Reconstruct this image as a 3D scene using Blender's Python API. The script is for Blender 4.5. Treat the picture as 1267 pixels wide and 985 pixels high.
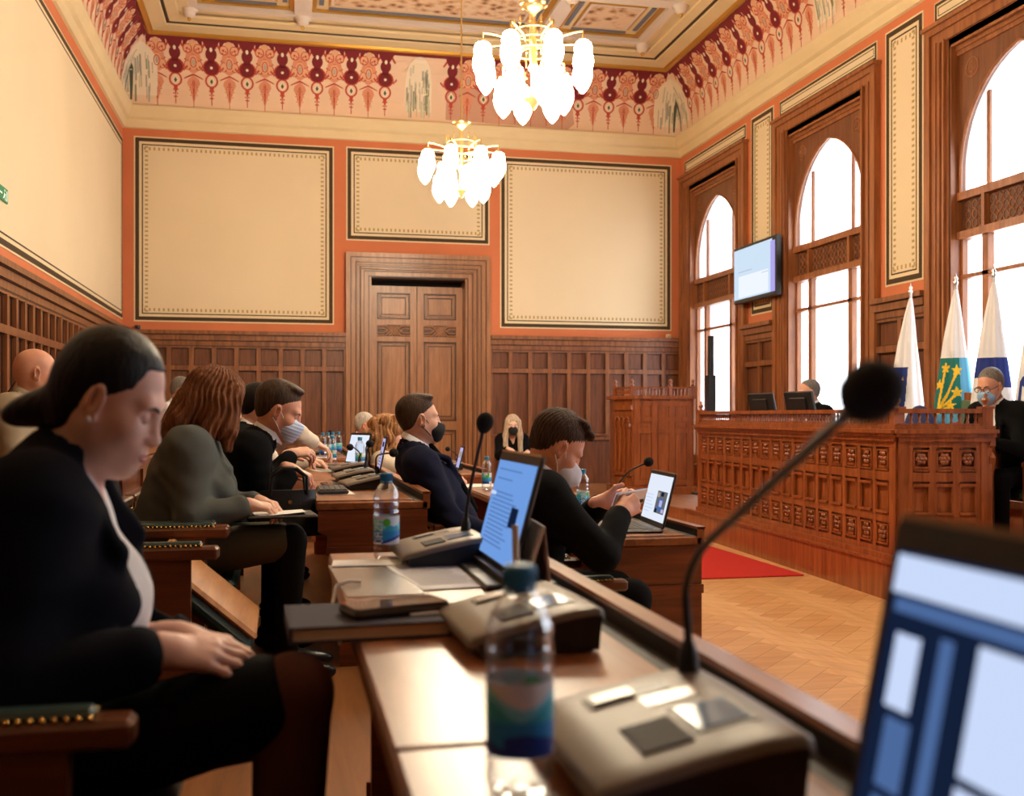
import bpy, bmesh, math, random
import numpy as np
from mathutils import Vector, Matrix

SC = bpy.context.scene
COL = SC.collection
for _o in list(bpy.data.objects):
    bpy.data.objects.remove(_o)
PI = math.pi
rnd = random.Random(7)

# ------------------------------------------------------------------ camera
CAM_H = 1.25                                   # eye height above the parquet
YAW = math.atan(283 / 1300.0)                  # the camera looks a little to the right of the hall's long axis
cam_data = bpy.data.cameras.new('camera')
cam = bpy.data.objects.new('camera', cam_data)
COL.objects.link(cam)
cam.location = (0, 0, CAM_H)
cam.rotation_euler = (PI / 2, 0, -YAW)
cam_data.sensor_width = 36
cam_data.lens = 36 * 1300 / 1267.0
cam_data.shift_y = 22.5 / 1267.0
cam_data.clip_start = 0.05
cam_data.clip_end = 200
cam_data.dof.use_dof = True
cam_data.dof.focus_distance = 5.5
cam_data.dof.aperture_fstop = 3.8
SC.camera = cam

# ------------------------------------------------------------------ daylight outside the windows
world = bpy.data.worlds.new('overcast_sky')
SC.world = world
world.use_nodes = True
_bg = world.node_tree.nodes['Background']
_bg.inputs['Color'].default_value = (0.86, 0.93, 1.0, 1)
_bg.inputs['Strength'].default_value = 7.5
WIN_C = [13.76, 10.68, 7.58, 4.48, 1.38]  # window centres along the right-hand wall
for _c in WIN_C:
    _l = bpy.data.lights.new('window_portal', 'AREA')
    _l.shape = 'RECTANGLE'
    _l.size = 1.6
    _l.size_y = 3.7
    _l.cycles.is_portal = True
    _o = bpy.data.objects.new('window_portal', _l)
    _o.location = (6.13, _c, 2.6)
    _o.rotation_euler = (PI / 2, 0, PI / 2)     # faces into the hall (-X)
    COL.objects.link(_o)
LAMP_E = 62.0                                   # glass shades of the chandeliers
SCREEN_E = 1.0

# ------------------------------------------------------------------ exposure and renderer
SC.view_settings.view_transform = 'Standard'
SC.view_settings.look = 'None'
SC.view_settings.exposure = 0.02
SC.view_settings.gamma = 1
SC.view_settings.use_curve_mapping = False
SC.cycles.max_bounces = 7
SC.cycles.diffuse_bounces = 4
SC.cycles.glossy_bounces = 3
SC.cycles.transmission_bounces = 6
SC.cycles.transparent_max_bounces = 16
SC.cycles.sample_clamp_indirect = 6
SC.cycles.caustics_reflective = False
SC.cycles.caustics_refractive = False
SC.cycles.use_denoising = True


# ================================================================== helpers
def srgb(r, g, b):
    f = lambda c: (c / 255 / 12.92) if c / 255 <= 0.04045 else ((c / 255 + 0.055) / 1.055) ** 2.4
    return (f(r), f(g), f(b))


MATS = {}


def mat(name, col=(0.8, 0.8, 0.8), rough=0.5, metal=0.0, spec=0.5, emit=None, estr=0.0, bump=0.0, bscale=40.0, var=0.0, vscale=3.0,
        coat=0.0, sheen=0.0, trans=0.0, ior=1.45, alpha=1.0):
    if name in MATS:
        return MATS[name]
    m = bpy.data.materials.new(name)
    m.use_nodes = True
    nt = m.node_tree
    b = nt.nodes['Principled BSDF']
    b.inputs['Base Color'].default_value = (*col, 1)
    b.inputs['Roughness'].default_value = rough
    b.inputs['Metallic'].default_value = metal
    b.inputs['Specular IOR Level'].default_value = spec
    b.inputs['Coat Weight'].default_value = coat
    b.inputs['Sheen Weight'].default_value = sheen
    b.inputs['Transmission Weight'].default_value = trans
    b.inputs['IOR'].default_value = ior
    b.inputs['Alpha'].default_value = alpha
    if emit is not None:
        b.inputs['Emission Color'].default_value = (*emit, 1)
        b.inputs['Emission Strength'].default_value = estr
    tc = None
    if var > 0 or bump > 0:
        tc = nt.nodes.new('ShaderNodeTexCoord')
    if var > 0:
        n = nt.nodes.new('ShaderNodeTexNoise')
        n.inputs['Scale'].default_value = vscale
        n.inputs['Detail'].default_value = 5
        nt.links.new(tc.outputs['Object'], n.inputs['Vector'])
        r = nt.nodes.new('ShaderNodeValToRGB')
        r.color_ramp.elements[0].position = 0.3
        r.color_ramp.elements[1].position = 0.7
        r.color_ramp.elements[0].color = (*[c * (1 - var) for c in col], 1)
        r.color_ramp.elements[1].color = (*[min(1, c * (1 + var)) for c in col], 1)
        nt.links.new(n.outputs['Fac'], r.inputs['Fac'])
        nt.links.new(r.outputs['Color'], b.inputs['Base Color'])
    if bump > 0:
        n2 = nt.nodes.new('ShaderNodeTexNoise')
        n2.inputs['Scale'].default_value = bscale
        n2.inputs['Detail'].default_value = 4
        nt.links.new(tc.outputs['Object'], n2.inputs['Vector'])
        bp = nt.nodes.new('ShaderNodeBump')
        bp.inputs['Strength'].default_value = bump
        bp.inputs['Distance'].default_value = 0.01
        nt.links.new(n2.outputs['Fac'], bp.inputs['Height'])
        nt.links.new(bp.outputs['Normal'], b.inputs['Normal'])
    MATS[name] = m
    return m


def wood(name, c1, c2, rough=0.38, grain='Z', scale=1.0, coat=0.15, spec=0.5):
    """oak-like wood: long streaks along one axis plus fine pores"""
    if name in MATS:
        return MATS[name]
    m = bpy.data.materials.new(name)
    m.use_nodes = True
    nt = m.node_tree
    b = nt.nodes['Principled BSDF']
    tc = nt.nodes.new('ShaderNodeTexCoord')
    mp = nt.nodes.new('ShaderNodeMapping')
    s = {'X': (1.2, 14, 14), 'Y': (14, 1.2, 14), 'Z': (14, 14, 1.2)}[grain]
    mp.inputs['Scale'].default_value = [v * scale for v in s]
    nt.links.new(tc.outputs['Object'], mp.inputs['Vector'])
    n = nt.nodes.new('ShaderNodeTexNoise')
    n.inputs['Scale'].default_value = 1.6
    n.inputs['Detail'].default_value = 7
    n.inputs['Roughness'].default_value = 0.62
    n.inputs['Distortion'].default_value = 0.6
    nt.links.new(mp.outputs['Vector'], n.inputs['Vector'])
    r = nt.nodes.new('ShaderNodeValToRGB')
    r.color_ramp.elements[0].position = 0.34
    r.color_ramp.elements[1].position = 0.68
    r.color_ramp.elements[0].color = (*c1, 1)
    r.color_ramp.elements[1].color = (*c2, 1)
    nt.links.new(n.outputs['Fac'], r.inputs['Fac'])
    nt.links.new(r.outputs['Color'], b.inputs['Base Color'])
    b.inputs['Roughness'].default_value = rough
    b.inputs['Specular IOR Level'].default_value = spec
    b.inputs['Coat Weight'].default_value = coat
    b.inputs['Coat Roughness'].default_value = 0.25
    bp = nt.nodes.new('ShaderNodeBump')
    bp.inputs['Strength'].default_value = 0.12
    bp.inputs['Distance'].default_value = 0.004
    nt.links.new(n.outputs['Fac'], bp.inputs['Height'])
    nt.links.new(bp.outputs['Normal'], b.inputs['Normal'])
    MATS[name] = m
    return m


def emis(name, col, strength):
    if name in MATS:
        return MATS[name]
    m = bpy.data.materials.new(name)
    m.use_nodes = True
    nt = m.node_tree
    nt.nodes.clear()
    e = nt.nodes.new('ShaderNodeEmission')
    e.inputs['Color'].default_value = (*col, 1)
    e.inputs['Strength'].default_value = strength
    o = nt.nodes.new('ShaderNodeOutputMaterial')
    nt.links.new(e.outputs[0], o.inputs['Surface'])
    MATS[name] = m
    return m


def see_thru(name, tint, transp=0.8, rough=0.03, trans_col=None, translucent=False):
    """thin clear film, glass pane or sheer cloth: straight-through light mixed with a surface"""
    if name in MATS:
        return MATS[name]
    m = bpy.data.materials.new(name)
    m.use_nodes = True
    nt = m.node_tree
    nt.nodes.clear()
    o = nt.nodes.new('ShaderNodeOutputMaterial')
    t = nt.nodes.new('ShaderNodeBsdfTransparent')
    t.inputs['Color'].default_value = (*(trans_col or (1, 1, 1)), 1)
    mix = nt.nodes.new('ShaderNodeMixShader')
    if translucent:
        a = nt.nodes.new('ShaderNodeBsdfTranslucent')
        a.inputs['Color'].default_value = (*tint, 1)
        d = nt.nodes.new('ShaderNodeBsdfDiffuse')
        d.inputs['Color'].default_value = (*tint, 1)
        mm = nt.nodes.new('ShaderNodeMixShader')
        mm.inputs[0].default_value = 0.5
        nt.links.new(a.outputs[0], mm.inputs[1])
        nt.links.new(d.outputs[0], mm.inputs[2])
        mix.inputs[0].default_value = 1 - transp
        nt.links.new(mm.outputs[0], mix.inputs[2])
    else:
        g = nt.nodes.new('ShaderNodeBsdfGlossy')
        g.inputs['Color'].default_value = (*tint, 1)
        g.inputs['Roughness'].default_value = rough
        lw = nt.nodes.new('ShaderNodeLayerWeight')
        lw.inputs['Blend'].default_value = 1 - transp
        nt.links.new(lw.outputs['Facing' if transp < 0.75 else 'Fresnel'], mix.inputs[0])
        nt.links.new(g.outputs[0], mix.inputs[2])
    nt.links.new(t.outputs[0], mix.inputs[1])
    nt.links.new(mix.outputs[0], o.inputs['Surface'])
    MATS[name] = m
    return m


class MB:
    """collects shapes and links them as ONE mesh object; T maps local (u,v,w) to the space of the object"""

    def __init__(self, T=None):
        self.v, self.f, self.mi, self.sm = [], [], [], []
        self.T = T
        self.mats = []
        self.cur = 0

    def m(self, material):
        if material not in self.mats:
            self.mats.append(material)
        self.cur = self.mats.index(material)
        return self

    def add(self, verts, faces, smooth=False, T=None):
        b = len(self.v)
        for p in verts:
            p = Vector(p)
            if T is not None:
                p = Vector(T(p)) if callable(T) else T @ p
            if self.T is not None:
                p = Vector(self.T(p)) if callable(self.T) else self.T @ p
            self.v.append(p)
        for f in faces:
            self.f.append([b + i for i in f])
            self.mi.append(self.cur)
            self.sm.append(smooth)
        return self

    def box(self, a, b, T=None):
        (x0, y0, z0), (x1, y1, z1) = a, b
        vs = [(x0, y0, z0), (x1, y0, z0), (x1, y1, z0), (x0, y1, z0), (x0, y0, z1), (x1, y0, z1), (x1, y1, z1), (x0, y1, z1)]
        return self.add(vs, [(0, 3, 2, 1), (4, 5, 6, 7), (0, 1, 5, 4), (1, 2, 6, 5), (2, 3, 7, 6), (3, 0, 4, 7)], T=T)

    def cbox(self, c, s, T=None):
        return self.box([c[i] - s[i] / 2 for i in range(3)], [c[i] + s[i] / 2 for i in range(3)], T)

    def rbox(self, a, b, r=0.01, n=3, axis=2, T=None):
        """box with rounded vertical edges (about axis) and chamfered ends"""
        (x0, y0, z0), (x1, y1, z1) = a, b
        idx = [i for i in range(3) if i != axis]
        lo, hi = (x0, y0, z0), (x1, y1, z1)
        u0, u1, v0, v1 = lo[idx[0]], hi[idx[0]], lo[idx[1]], hi[idx[1]]
        w0, w1 = lo[axis], hi[axis]
        r = min(r, (u1 - u0) / 2.01, (v1 - v0) / 2.01)
        c = min(r * 0.6, (w1 - w0) / 2.01)

        def ring(rr, ins, w):
            pts = []
            for (cu, cv, a0) in ((u1 - r, v1 - r, 0), (u0 + r, v1 - r, 90), (u0 + r, v0 + r, 180), (u1 - r, v0 + r, 270)):
                for k in range(n + 1):
                    an = math.radians(a0 + 90 * k / n)
                    p = [0, 0, 0]
                    p[idx[0]] = cu + (r - ins) * math.cos(an)
                    p[idx[1]] = cv + (r - ins) * math.sin(an)
                    p[axis] = w
                    pts.append(tuple(p))
            return pts
        rings = [ring(r, c, w0), ring(r, 0, w0 + c), ring(r, 0, w1 - c), ring(r, c, w1)]
        return self.loft(rings, cap=True, smooth=False, T=T)

    def loft(self, rings, cap=True, smooth=True, closed=True, T=None):
        n = len(rings[0])
        vs = [p for r in rings for p in r]
        fs = []
        for i in range(len(rings) - 1):
            for k in range(n if closed else n - 1):
                k2 = (k + 1) % n
                fs.append((i * n + k, i * n + k2, (i + 1) * n + k2, (i + 1) * n + k))
        self.add(vs, fs, smooth, T)
        if cap and closed:
            self.add(rings[0], [tuple(range(n))[::-1]], False, T)
            self.add(rings[-1], [tuple(range(n))], False, T)
        return self

    def lathe(self, prof, c=(0, 0, 0), n=20, T=None, cap=True, smooth=True, axis='Z'):
        rings = []
        for (r, z) in prof:
            ring = []
            for k in range(n):
                a = 2 * PI * k / n
                if axis == 'Z':
                    ring.append((c[0] + r * math.cos(a), c[1] + r * math.sin(a), c[2] + z))
                elif axis == 'X':
                    ring.append((c[0] + z, c[1] + r * math.cos(a), c[2] + r * math.sin(a)))
                else:
                    ring.append((c[0] + r * math.cos(a), c[1] + z, c[2] + r * math.sin(a)))
            rings.append(ring)
        return self.loft(rings, cap, smooth, T=T)

    def tube(self, pts, r, n=8, cap=True, T=None):
        pts = [Vector(p) for p in pts]
        rs = r if isinstance(r, (list, tuple)) else [r] * len(pts)
        rings = []
        ref = None
        for i, p in enumerate(pts):
            d = (pts[min(i + 1, len(pts) - 1)] - pts[max(i - 1, 0)]).normalized()
            if ref is None:
                ref = d.orthogonal().normalized()
            ref = (ref - d * ref.dot(d))
            ref = ref.normalized() if ref.length > 1e-6 else d.orthogonal().normalized()
            s = d.cross(ref)
            rings.append([tuple(p + (ref * math.cos(2 * PI * k / n) + s * math.sin(2 * PI * k / n)) * rs[i]) for k in range(n)])
        return self.loft(rings, cap, True, T=T)

    def sphere(self, c, r, n=16, k=10, T=None, sc=(1, 1, 1)):
        prof = [(max(1e-4, math.sin(PI * i / k)) * 1.0, -math.cos(PI * i / k)) for i in range(k + 1)]
        rings = [[(c[0] + r * sc[0] * q * math.cos(2 * PI * j / n), c[1] + r * sc[1] * q * math.sin(2 * PI * j / n), c[2] + r * sc[2] * z)
                  for j in range(n)] for q, z in prof]
        return self.loft(rings, False, True, T=T)

    def prism(self, poly, w0, w1, plane='uv', T=None, smooth=False):
        """extrude a 2D polygon; plane names which two local axes it lies in, the third runs w0..w1"""
        def P(q, w):
            return {'uv': (q[0], q[1], w), 'uw': (q[0], w, q[1]), 'vw': (w, q[0], q[1])}[plane]
        n = len(poly)
        vs = [P(q, w0) for q in poly] + [P(q, w1) for q in poly]
        fs = [tuple(range(n))[::-1], tuple(range(n, 2 * n))] + [(i, (i + 1) % n, n + (i + 1) % n, n + i) for i in range(n)]
        return self.add(vs, fs, smooth, T)

    def poly(self, pts, T=None):
        return self.add(pts, [tuple(range(len(pts)))], False, T)

    def build(self, name, material=None, parent=None, loc=None, recalc=True):
        me = bpy.data.meshes.new(name)
        me.from_pydata([tuple(p) for p in self.v], [], self.f)
        mats = self.mats or [material]
        for q in mats:
            me.materials.append(q)
        me.polygons.foreach_set('material_index', self.mi if self.mats else [0] * len(self.f))
        me.polygons.foreach_set('use_smooth', self.sm)
        if recalc:
            bm = bmesh.new()
            bm.from_mesh(me)
            bmesh.ops.recalc_face_normals(bm, faces=bm.faces[:])
            bm.to_mesh(me)
            bm.free()
        me.update()
        o = bpy.data.objects.new(name, me)
        COL.objects.link(o)
        if parent is not None:
            o.parent = parent
        if loc is not None:
            o.location = loc
        return o


def tag(o, label=None, cat=None, group=None, kind=None):
    if label:
        o['label'] = label
    if cat:
        o['category'] = cat
    if group:
        o['group'] = group
    if kind:
        o['kind'] = kind
    return o


def thing(name, label, cat, loc=(0, 0, 0), rz=0, group=None):
    o = bpy.data.objects.new(name, None)
    o.empty_display_size = 0.1
    COL.objects.link(o)
    o.location = loc
    o.rotation_euler = (0, 0, rz)
    return tag(o, label, cat, group)


def kids(o):
    return [c for c in bpy.data.objects if c.parent is o]


def copy_tree(o, parent=None):
    c = o.copy()
    COL.objects.link(c)
    if parent is not None:
        c.parent = parent
    for ch in kids(o):
        copy_tree(ch, c)
    return c


def dup(o, loc, rz, label, group=None):
    c = copy_tree(o)
    c.location = loc
    c.rotation_euler = (0, 0, rz)
    c['label'] = label
    if group:
        c['group'] = group
    return c


def structure(o):
    o['kind'] = 'structure'
    return o


# materials of the hall
W_WALL = wood('oak_panelling', srgb(106, 62, 34), srgb(150, 94, 54), 0.42)
W_PANEL_SHADE = wood('oak_panel_field_shade', srgb(84, 44, 22), srgb(124, 72, 40), 0.42)  # darkened copy of the panelling oak; the fields' shade is in the colour
W_SHADE = wood('oak_dark_shade', srgb(62, 34, 18), srgb(84, 48, 26), 0.5)  # dark oak; thin lines of it paint the shade at moulding steps
W_DOOR = wood('oak_door', srgb(136, 88, 52), srgb(172, 118, 76), 0.4)
W_WIN = wood('oak_window', srgb(126, 72, 38), srgb(168, 106, 60), 0.42)
W_POD = wood('polished_bench_wood', srgb(112, 55, 24), srgb(162, 90, 46), 0.3, coat=0.3)
W_DESK = wood('desk_wood', srgb(92, 44, 22), srgb(138, 74, 40), 0.3, 'X', coat=0.3)
W_DTOP = wood('desk_top_wood', srgb(116, 64, 34), srgb(166, 104, 60), 0.33, 'Y', coat=0.35)
W_CHAIR = wood('chair_wood', srgb(78, 40, 20), srgb(116, 64, 34), 0.3, 'X', coat=0.3)
PAINT_O = mat('orange_wall_paint', srgb(204, 118, 76), 0.75, var=0.05, vscale=2)
PAINT_C = mat('cream_wall_paint', srgb(226, 207, 172), 0.8, var=0.02, vscale=1.2)
PAINT_L = mat('pale_line_paint', srgb(226, 206, 166), 0.8)
PAINT_D = mat('dark_olive_line_paint', srgb(70, 52, 30), 0.8)
PAINT_M = mat('olive_tick_paint', srgb(176, 150, 96), 0.8)
STUCCO = mat('cream_stucco', srgb(224, 202, 158), 0.7, var=0.03, vscale=3)
STUCCO_P = mat('pink_stucco', srgb(236, 204, 174), 0.75, var=0.03, vscale=2)
GOLD = mat('gilding', srgb(208, 160, 70), 0.35, 0.7)
BLACK = mat('black_plastic', (0.012, 0.012, 0.013), 0.42)
DARK_GREY = mat('dark_grey_plastic', (0.045, 0.045, 0.048), 0.45)
BRASS = mat('polished_brass', srgb(212, 164, 84), 0.22, 1.0)
PALE_GOLD = mat('pale_gold', srgb(236, 206, 140), 0.3, 0.9)
SILVER = mat('brushed_silver', (0.62, 0.62, 0.64), 0.28, 1.0)
WHITE = mat('white_paper', (0.82, 0.82, 0.80), 0.7)
LEATHER = mat('green_leather', (0.016, 0.040, 0.034), 0.4, bump=0.25, bscale=180)
# ================================================================== the hall: x -2.12..5.88, y -3..15, parquet at z 0
XL, XR, YB, YF = -2.12, 5.88, 15.0, -3.0
Z_CEIL = 6.5
TB = lambda p: (p[0], YB - p[2], p[1])          # back wall: u = x, v = z, w = out into the hall
TR = lambda p: (XR - p[2], p[0], p[1])          # right wall: u = y
TL = lambda p: (XL + p[2], p[0], p[1])          # left wall: u = y
DOOR_X0, DOOR_X1, DOOR_H = 1.19, 2.60, 3.23

m = MB(TB)
m.box((XL - 0.4, 0, -0.4), (DOOR_X0, 6.7, 0)).box((DOOR_X1, 0, -0.4), (XR + 0.4, 6.7, 0)).box((DOOR_X0, DOOR_H, -0.4), (DOOR_X1, 6.7, 0))
structure(m.build('wall_back', PAINT_O))
m = MB(TL)
m.box((YF, 0, -0.4), (YB, 6.7, 0))
structure(m.build('wall_left', PAINT_O))
m = MB(TR)
HW, WIN_TOP, WIN_BOT = 0.82, 4.64, 0.55
ed = [YB] + [q for c in WIN_C for q in (c + HW, c - HW)] + [YF]
for i in range(0, len(ed), 2):
    m.box((ed[i + 1], 0, -0.2), (ed[i], 6.7, 0))
for c in WIN_C:
    m.box((c - HW, 0, -0.2), (c + HW, WIN_BOT, 0)).box((c - HW, WIN_TOP, -0.2), (c + HW, 6.7, 0))
structure(m.build('wall_right', PAINT_O))
m = MB()
m.box((XL - 0.4, YF - 0.3, 0), (XR + 0.4, YF, 6.7))
structure(m.build('wall_front', W_SHADE))
m = MB()
m.box((XL - 0.4, YF - 0.3, -0.3), (XR + 0.4, YB + 0.4, -0.004))
SUB = mat('sub_floor', srgb(150, 96, 54), 0.5)
# herringbone blocks
FL = [wood('parquet_oak_%d' % i, srgb(*a), srgb(*b), 0.28, g, 0.6, coat=0.3) for i, (a, b, g) in enumerate((
    ((206, 154, 100), (230, 180, 124), 'X'), ((214, 162, 106), (238, 190, 134), 'Y'), ((196, 142, 90), (222, 170, 114), 'X'),
    ((208, 156, 102), (232, 184, 126), 'Y')))]
m.m(SUB)
m.cur = 0
PW, PLN = 0.125, 0.5
ca, sa = math.cos(PI / 4), math.sin(PI / 4)
nrep = int(PLN / PW)
for a in range(-70, 150):
    for b in range(-14, 20):
        for k in range(2):
            if k == 0:
                x0, y0 = a * PW + b * PLN * 0, a * PW + b * 2 * PLN
                q = [(x0, y0), (x0 + PLN, y0), (x0 + PLN, y0 + PW), (x0, y0 + PW)]
            else:
                x0, y0 = a * PW + PLN, a * PW + b * 2 * PLN + PW - PLN - 0.0
                x0 = a * PW + PLN
                q = [(x0, y0), (x0 + PW, y0), (x0 + PW, y0 + PLN), (x0, y0 + PLN)]
            g = 0.0012
            cx, cy = sum(p[0] for p in q) / 4, sum(p[1] for p in q) / 4
            q = [(p[0] + g * (1 if p[0] < cx else -1), p[1] + g * (1 if p[1] < cy else -1)) for p in q]
            w = [(p[0] * ca - p[1] * sa + 3.0, p[0] * sa + p[1] * ca + 3.0) for p in q]
            mx, my = sum(p[0] for p in w) / 4, sum(p[1] for p in w) / 4
            if 0.3 < mx < 5.9 and -2.5 < my < 14.9:
                m.m(FL[(rnd.randrange(2) * 2) + k])
                m.poly([(p[0], p[1], 0.0) for p in w])
structure(m.build('floor', recalc=False))

# raised tiers on the left, dais on the right
TIER1, TIER2, DAIS = 0.18, 0.34, 0.25
FLT = wood('tier_floor_oak', srgb(120, 76, 42), srgb(158, 104, 60), 0.4, 'Y', 0.7)
m = MB()
m.box((-0.66, YF, 0), (0.66, 12.6, TIER1))
structure(m.build('floor_tier', FLT))
m = MB()
m.box((XL, YF, 0), (-0.66, 12.6, TIER2))
structure(m.build('floor_upper_tier', FLT))

# ---------------------------------------------------------------- oak panelling (wainscot)
def wainscot(T, u0, u1, name, top=2.42, pitch=0.285, lower=True):
    m = MB(T)
    m.m(W_PANEL_SHADE)
    m.box((u0, 0, 0), (u1, top - 0.04, 0.012))
    m.m(W_WALL)
    m.m(W_SHADE).box((u0, top - 0.212, 0), (u1, top - 0.196, 0.05)).box((u0, top - 0.137, 0), (u1, top - 0.127, 0.07)).box((u0, top - 0.058, 0), (u1, top - 0.048, 0.10)).m(W_WALL)  # shade lines under the cap mouldings, painted dark
    m.box((u0, top - 0.20, 0), (u1, top - 0.13, 0.055)).box((u0, top - 0.13, 0), (u1, top - 0.05, 0.085)).box((u0, top - 0.05, 0), (u1, top, 0.12))
    m.box((u0, top - 0.235, 0), (u1, top - 0.20, 0.045))
    m.box((u0, top - 0.54, 0), (u1, top - 0.475, 0.058))
    m.box((u0, 0.90, 0), (u1, 0.99, 0.05)).box((u0, 0.965, 0), (u1, 0.99, 0.085))
    m.box((u0, 0, 0), (u1, 0.22, 0.05)).box((u0, 0.2, 0), (u1, 0.235, 0.065))
    n = max(1, round((u1 - u0) / pitch))
    p = (u1 - u0) / n
    for i in range(n + 1):
        u = u0 + i * p
        a, b = max(u0, u - 0.03), min(u1, u + 0.03)
        m.box((a, 0.99, 0), (b, top - 0.235, 0.055))
        if i < n:                                # bevelled inner moulding of each panel, its shade painted dark
            for (v0, v1) in ((0.99, top - 0.54), (top - 0.475, top - 0.235)):
                m.m(W_SHADE)
                m.box((u + 0.026, v0, 0), (u + 0.040, v1, 0.024)).box((u + p - 0.040, v0, 0), (u + p - 0.026, v1, 0.024))
                m.box((u + 0.026, v1 - 0.014, 0), (u + p - 0.026, v1, 0.024)).box((u + 0.026, v0, 0), (u + p - 0.026, v0 + 0.014, 0.024))
                m.m(W_WALL)
    n2 = max(1, round((u1 - u0) / 0.85))
    for i in range(n2 + 1):
        u = u0 + i * (u1 - u0) / n2
        m.box((max(u0, u - 0.05), 0.235, 0), (min(u1, u + 0.05), 0.90, 0.043))
    return structure(m.build(name))


wainscot(TB, XL, 0.86, 'trim_1')
wainscot(TB, 2.94, XR, 'trim_2')
wainscot(TL, YF, YB, 'trim_3')

# ---------------------------------------------------------------- painted wall panels
def wall_panel(T, u0, u1, v0, v1, name, ticks=True, s=1.0):
    m = MB(T)

    def ring(a, b, w, mt):                       # band between inset a and inset b
        m.m(mt)
        m.box((u0 + a, v0 + a, 0), (u1 - a, v0 + b, w)).box((u0 + a, v1 - b, 0), (u1 - a, v1 - a, w))
        m.box((u0 + a, v0 + b, 0), (u0 + b, v1 - b, w)).box((u1 - b, v0 + b, 0), (u1 - a, v1 - b, w))
    ring(-0.018 * s, 0, 0.006, PAINT_L)
    ring(0, 0.05 * s, 0.008, PAINT_D)
    ring(0.05 * s, 0.085 * s, 0.006, PAINT_L)
    ring(0.085 * s, 0.10 * s, 0.007, PAINT_D)
    m.m(PAINT_C)
    m.box((u0 + 0.10 * s, v0 + 0.10 * s, 0), (u1 - 0.10 * s, v1 - 0.10 * s, 0.005))
    if ticks:
        m.m(PAINT_M)
        a, b = 0.125 * s, 0.165 * s
        nu = int((u1 - u0 - 2 * a) / 0.06)
        for i in range(nu + 1):
            u = u0 + a + i * (u1 - u0 - 2 * a) / nu
            for (p, q) in ((v0 + a, v0 + b), (v1 - b, v1 - a)):
                m.box((u - 0.012, p, 0.004), (u + 0.012, q, 0.0065))
        nv = int((v1 - v0 - 2 * a) / 0.06)
        for i in range(nv + 1):
            v = v0 + a + i * (v1 - v0 - 2 * a) / nv
            for (p, q) in ((u0 + a, u0 + b), (u1 - b, u1 - a)):
                m.box((p, v - 0.012, 0.004), (q, v + 0.012, 0.0065))
    return structure(m.build(name))


wall_panel(TB, -1.96, 0.68, 2.555, 5.03, 'trim_4')
wall_panel(TB, 0.887, 2.911, 3.755, 5.04, 'trim_5')
wall_panel(TB, 3.105, 5.71, 2.555, 5.02, 'trim_6')
wall_panel(TL, -2.6, 14.92, 2.57, 4.98, 'trim_7', ticks=False)
for i in range(len(WIN_C)):
    c = WIN_C[i]
    wall_panel(TR, c - 1.06, c + 1.06, 4.87, 5.045, 'trim_%d' % (8 + i), ticks=False, s=0.55)
    if True:
        pc = c - 1.54
        wall_panel(TR, pc - 0.30, pc + 0.30, 2.555, 5.05, 'trim_%d' % (20 + i))
        wainscot(TR, pc - 0.43, pc + 0.43, 'trim_%d' % (30 + i), pitch=0.43)
wall_panel(TR, -2.7, -0.75, 2.555, 5.05, 'trim_26')
wainscot(TR, YF, -0.6, 'trim_36')

# ---------------------------------------------------------------- cornice, cove, ceiling mouldings: rings round the hall
def ring_profile(prof, name, material, cap_first=False):
    m = MB()
    m.m(material)
    rings = [[(XL + o, YF + o, z), (XR - o, YF + o, z), (XR - o, YB - o, z), (XL + o, YB - o, z)] for o, z in prof]
    m.loft(rings, cap=False, smooth=False)
    return structure(m.build(name, recalc=False))


ring_profile([(0, 5.15), (0.03, 5.16), (0.045, 5.22), (0.05, 5.26), (0.09, 5.29), (0.12, 5.36), (0.135, 5.42), (0.135, 5.44), (0.10, 5.455), (0.03, 5.46)], 'trim_40', STUCCO)
COVE = [(0.03, 5.46), (0.045, 5.70), (0.09, 5.92), (0.17, 6.10), (0.26, 6.24), (0.35, 6.33)]
ring_profile(COVE, 'trim_41', STUCCO_P)
ring_profile([(0.35, 6.33), (0.38, 6.31), (0.42, 6.32), (0.44, 6.35)], 'trim_42', GOLD)
ring_profile([(0.44, 6.35), (0.62, 6.37), (0.63, 6.39)], 'trim_43', STUCCO)
ring_profile([(0.63, 6.39), (0.66, 6.385), (0.67, 6.40)], 'trim_44', PAINT_D)
ring_profile([(0.67, 6.40), (0.80, 6.42), (0.81, 6.44), (0.86, 6.44)], 'trim_45', STUCCO)


def cove_pt(s):
    """point of the cove's section at height fraction s: (offset, z)"""
    zz = COVE[0][1] + s * (COVE[-1][1] - COVE[0][1])
    for (o0, z0), (o1, z1) in zip(COVE, COVE[1:]):
        if zz <= z1 + 1e-9:
            t = (zz - z0) / (z1 - z0)
            return o0 + t * (o1 - o0), zz
    return COVE[-1]


def TCB(p):                                     # painted ornament on the cove: u along the wall, v height fraction, w lift
    o, z = cove_pt(min(max(p[1], 0), 1))
    return (p[0], YB - o - p[2], z - p[2] * 0.3)


def TCR(p):
    o, z = cove_pt(min(max(p[1], 0), 1))
    return (XR - o - p[2], p[0], z - p[2] * 0.3)


def TCL(p):
    o, z = cove_pt(min(max(p[1], 0), 1))
    return (XL + o + p[2], p[0], z - p[2] * 0.3)


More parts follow.
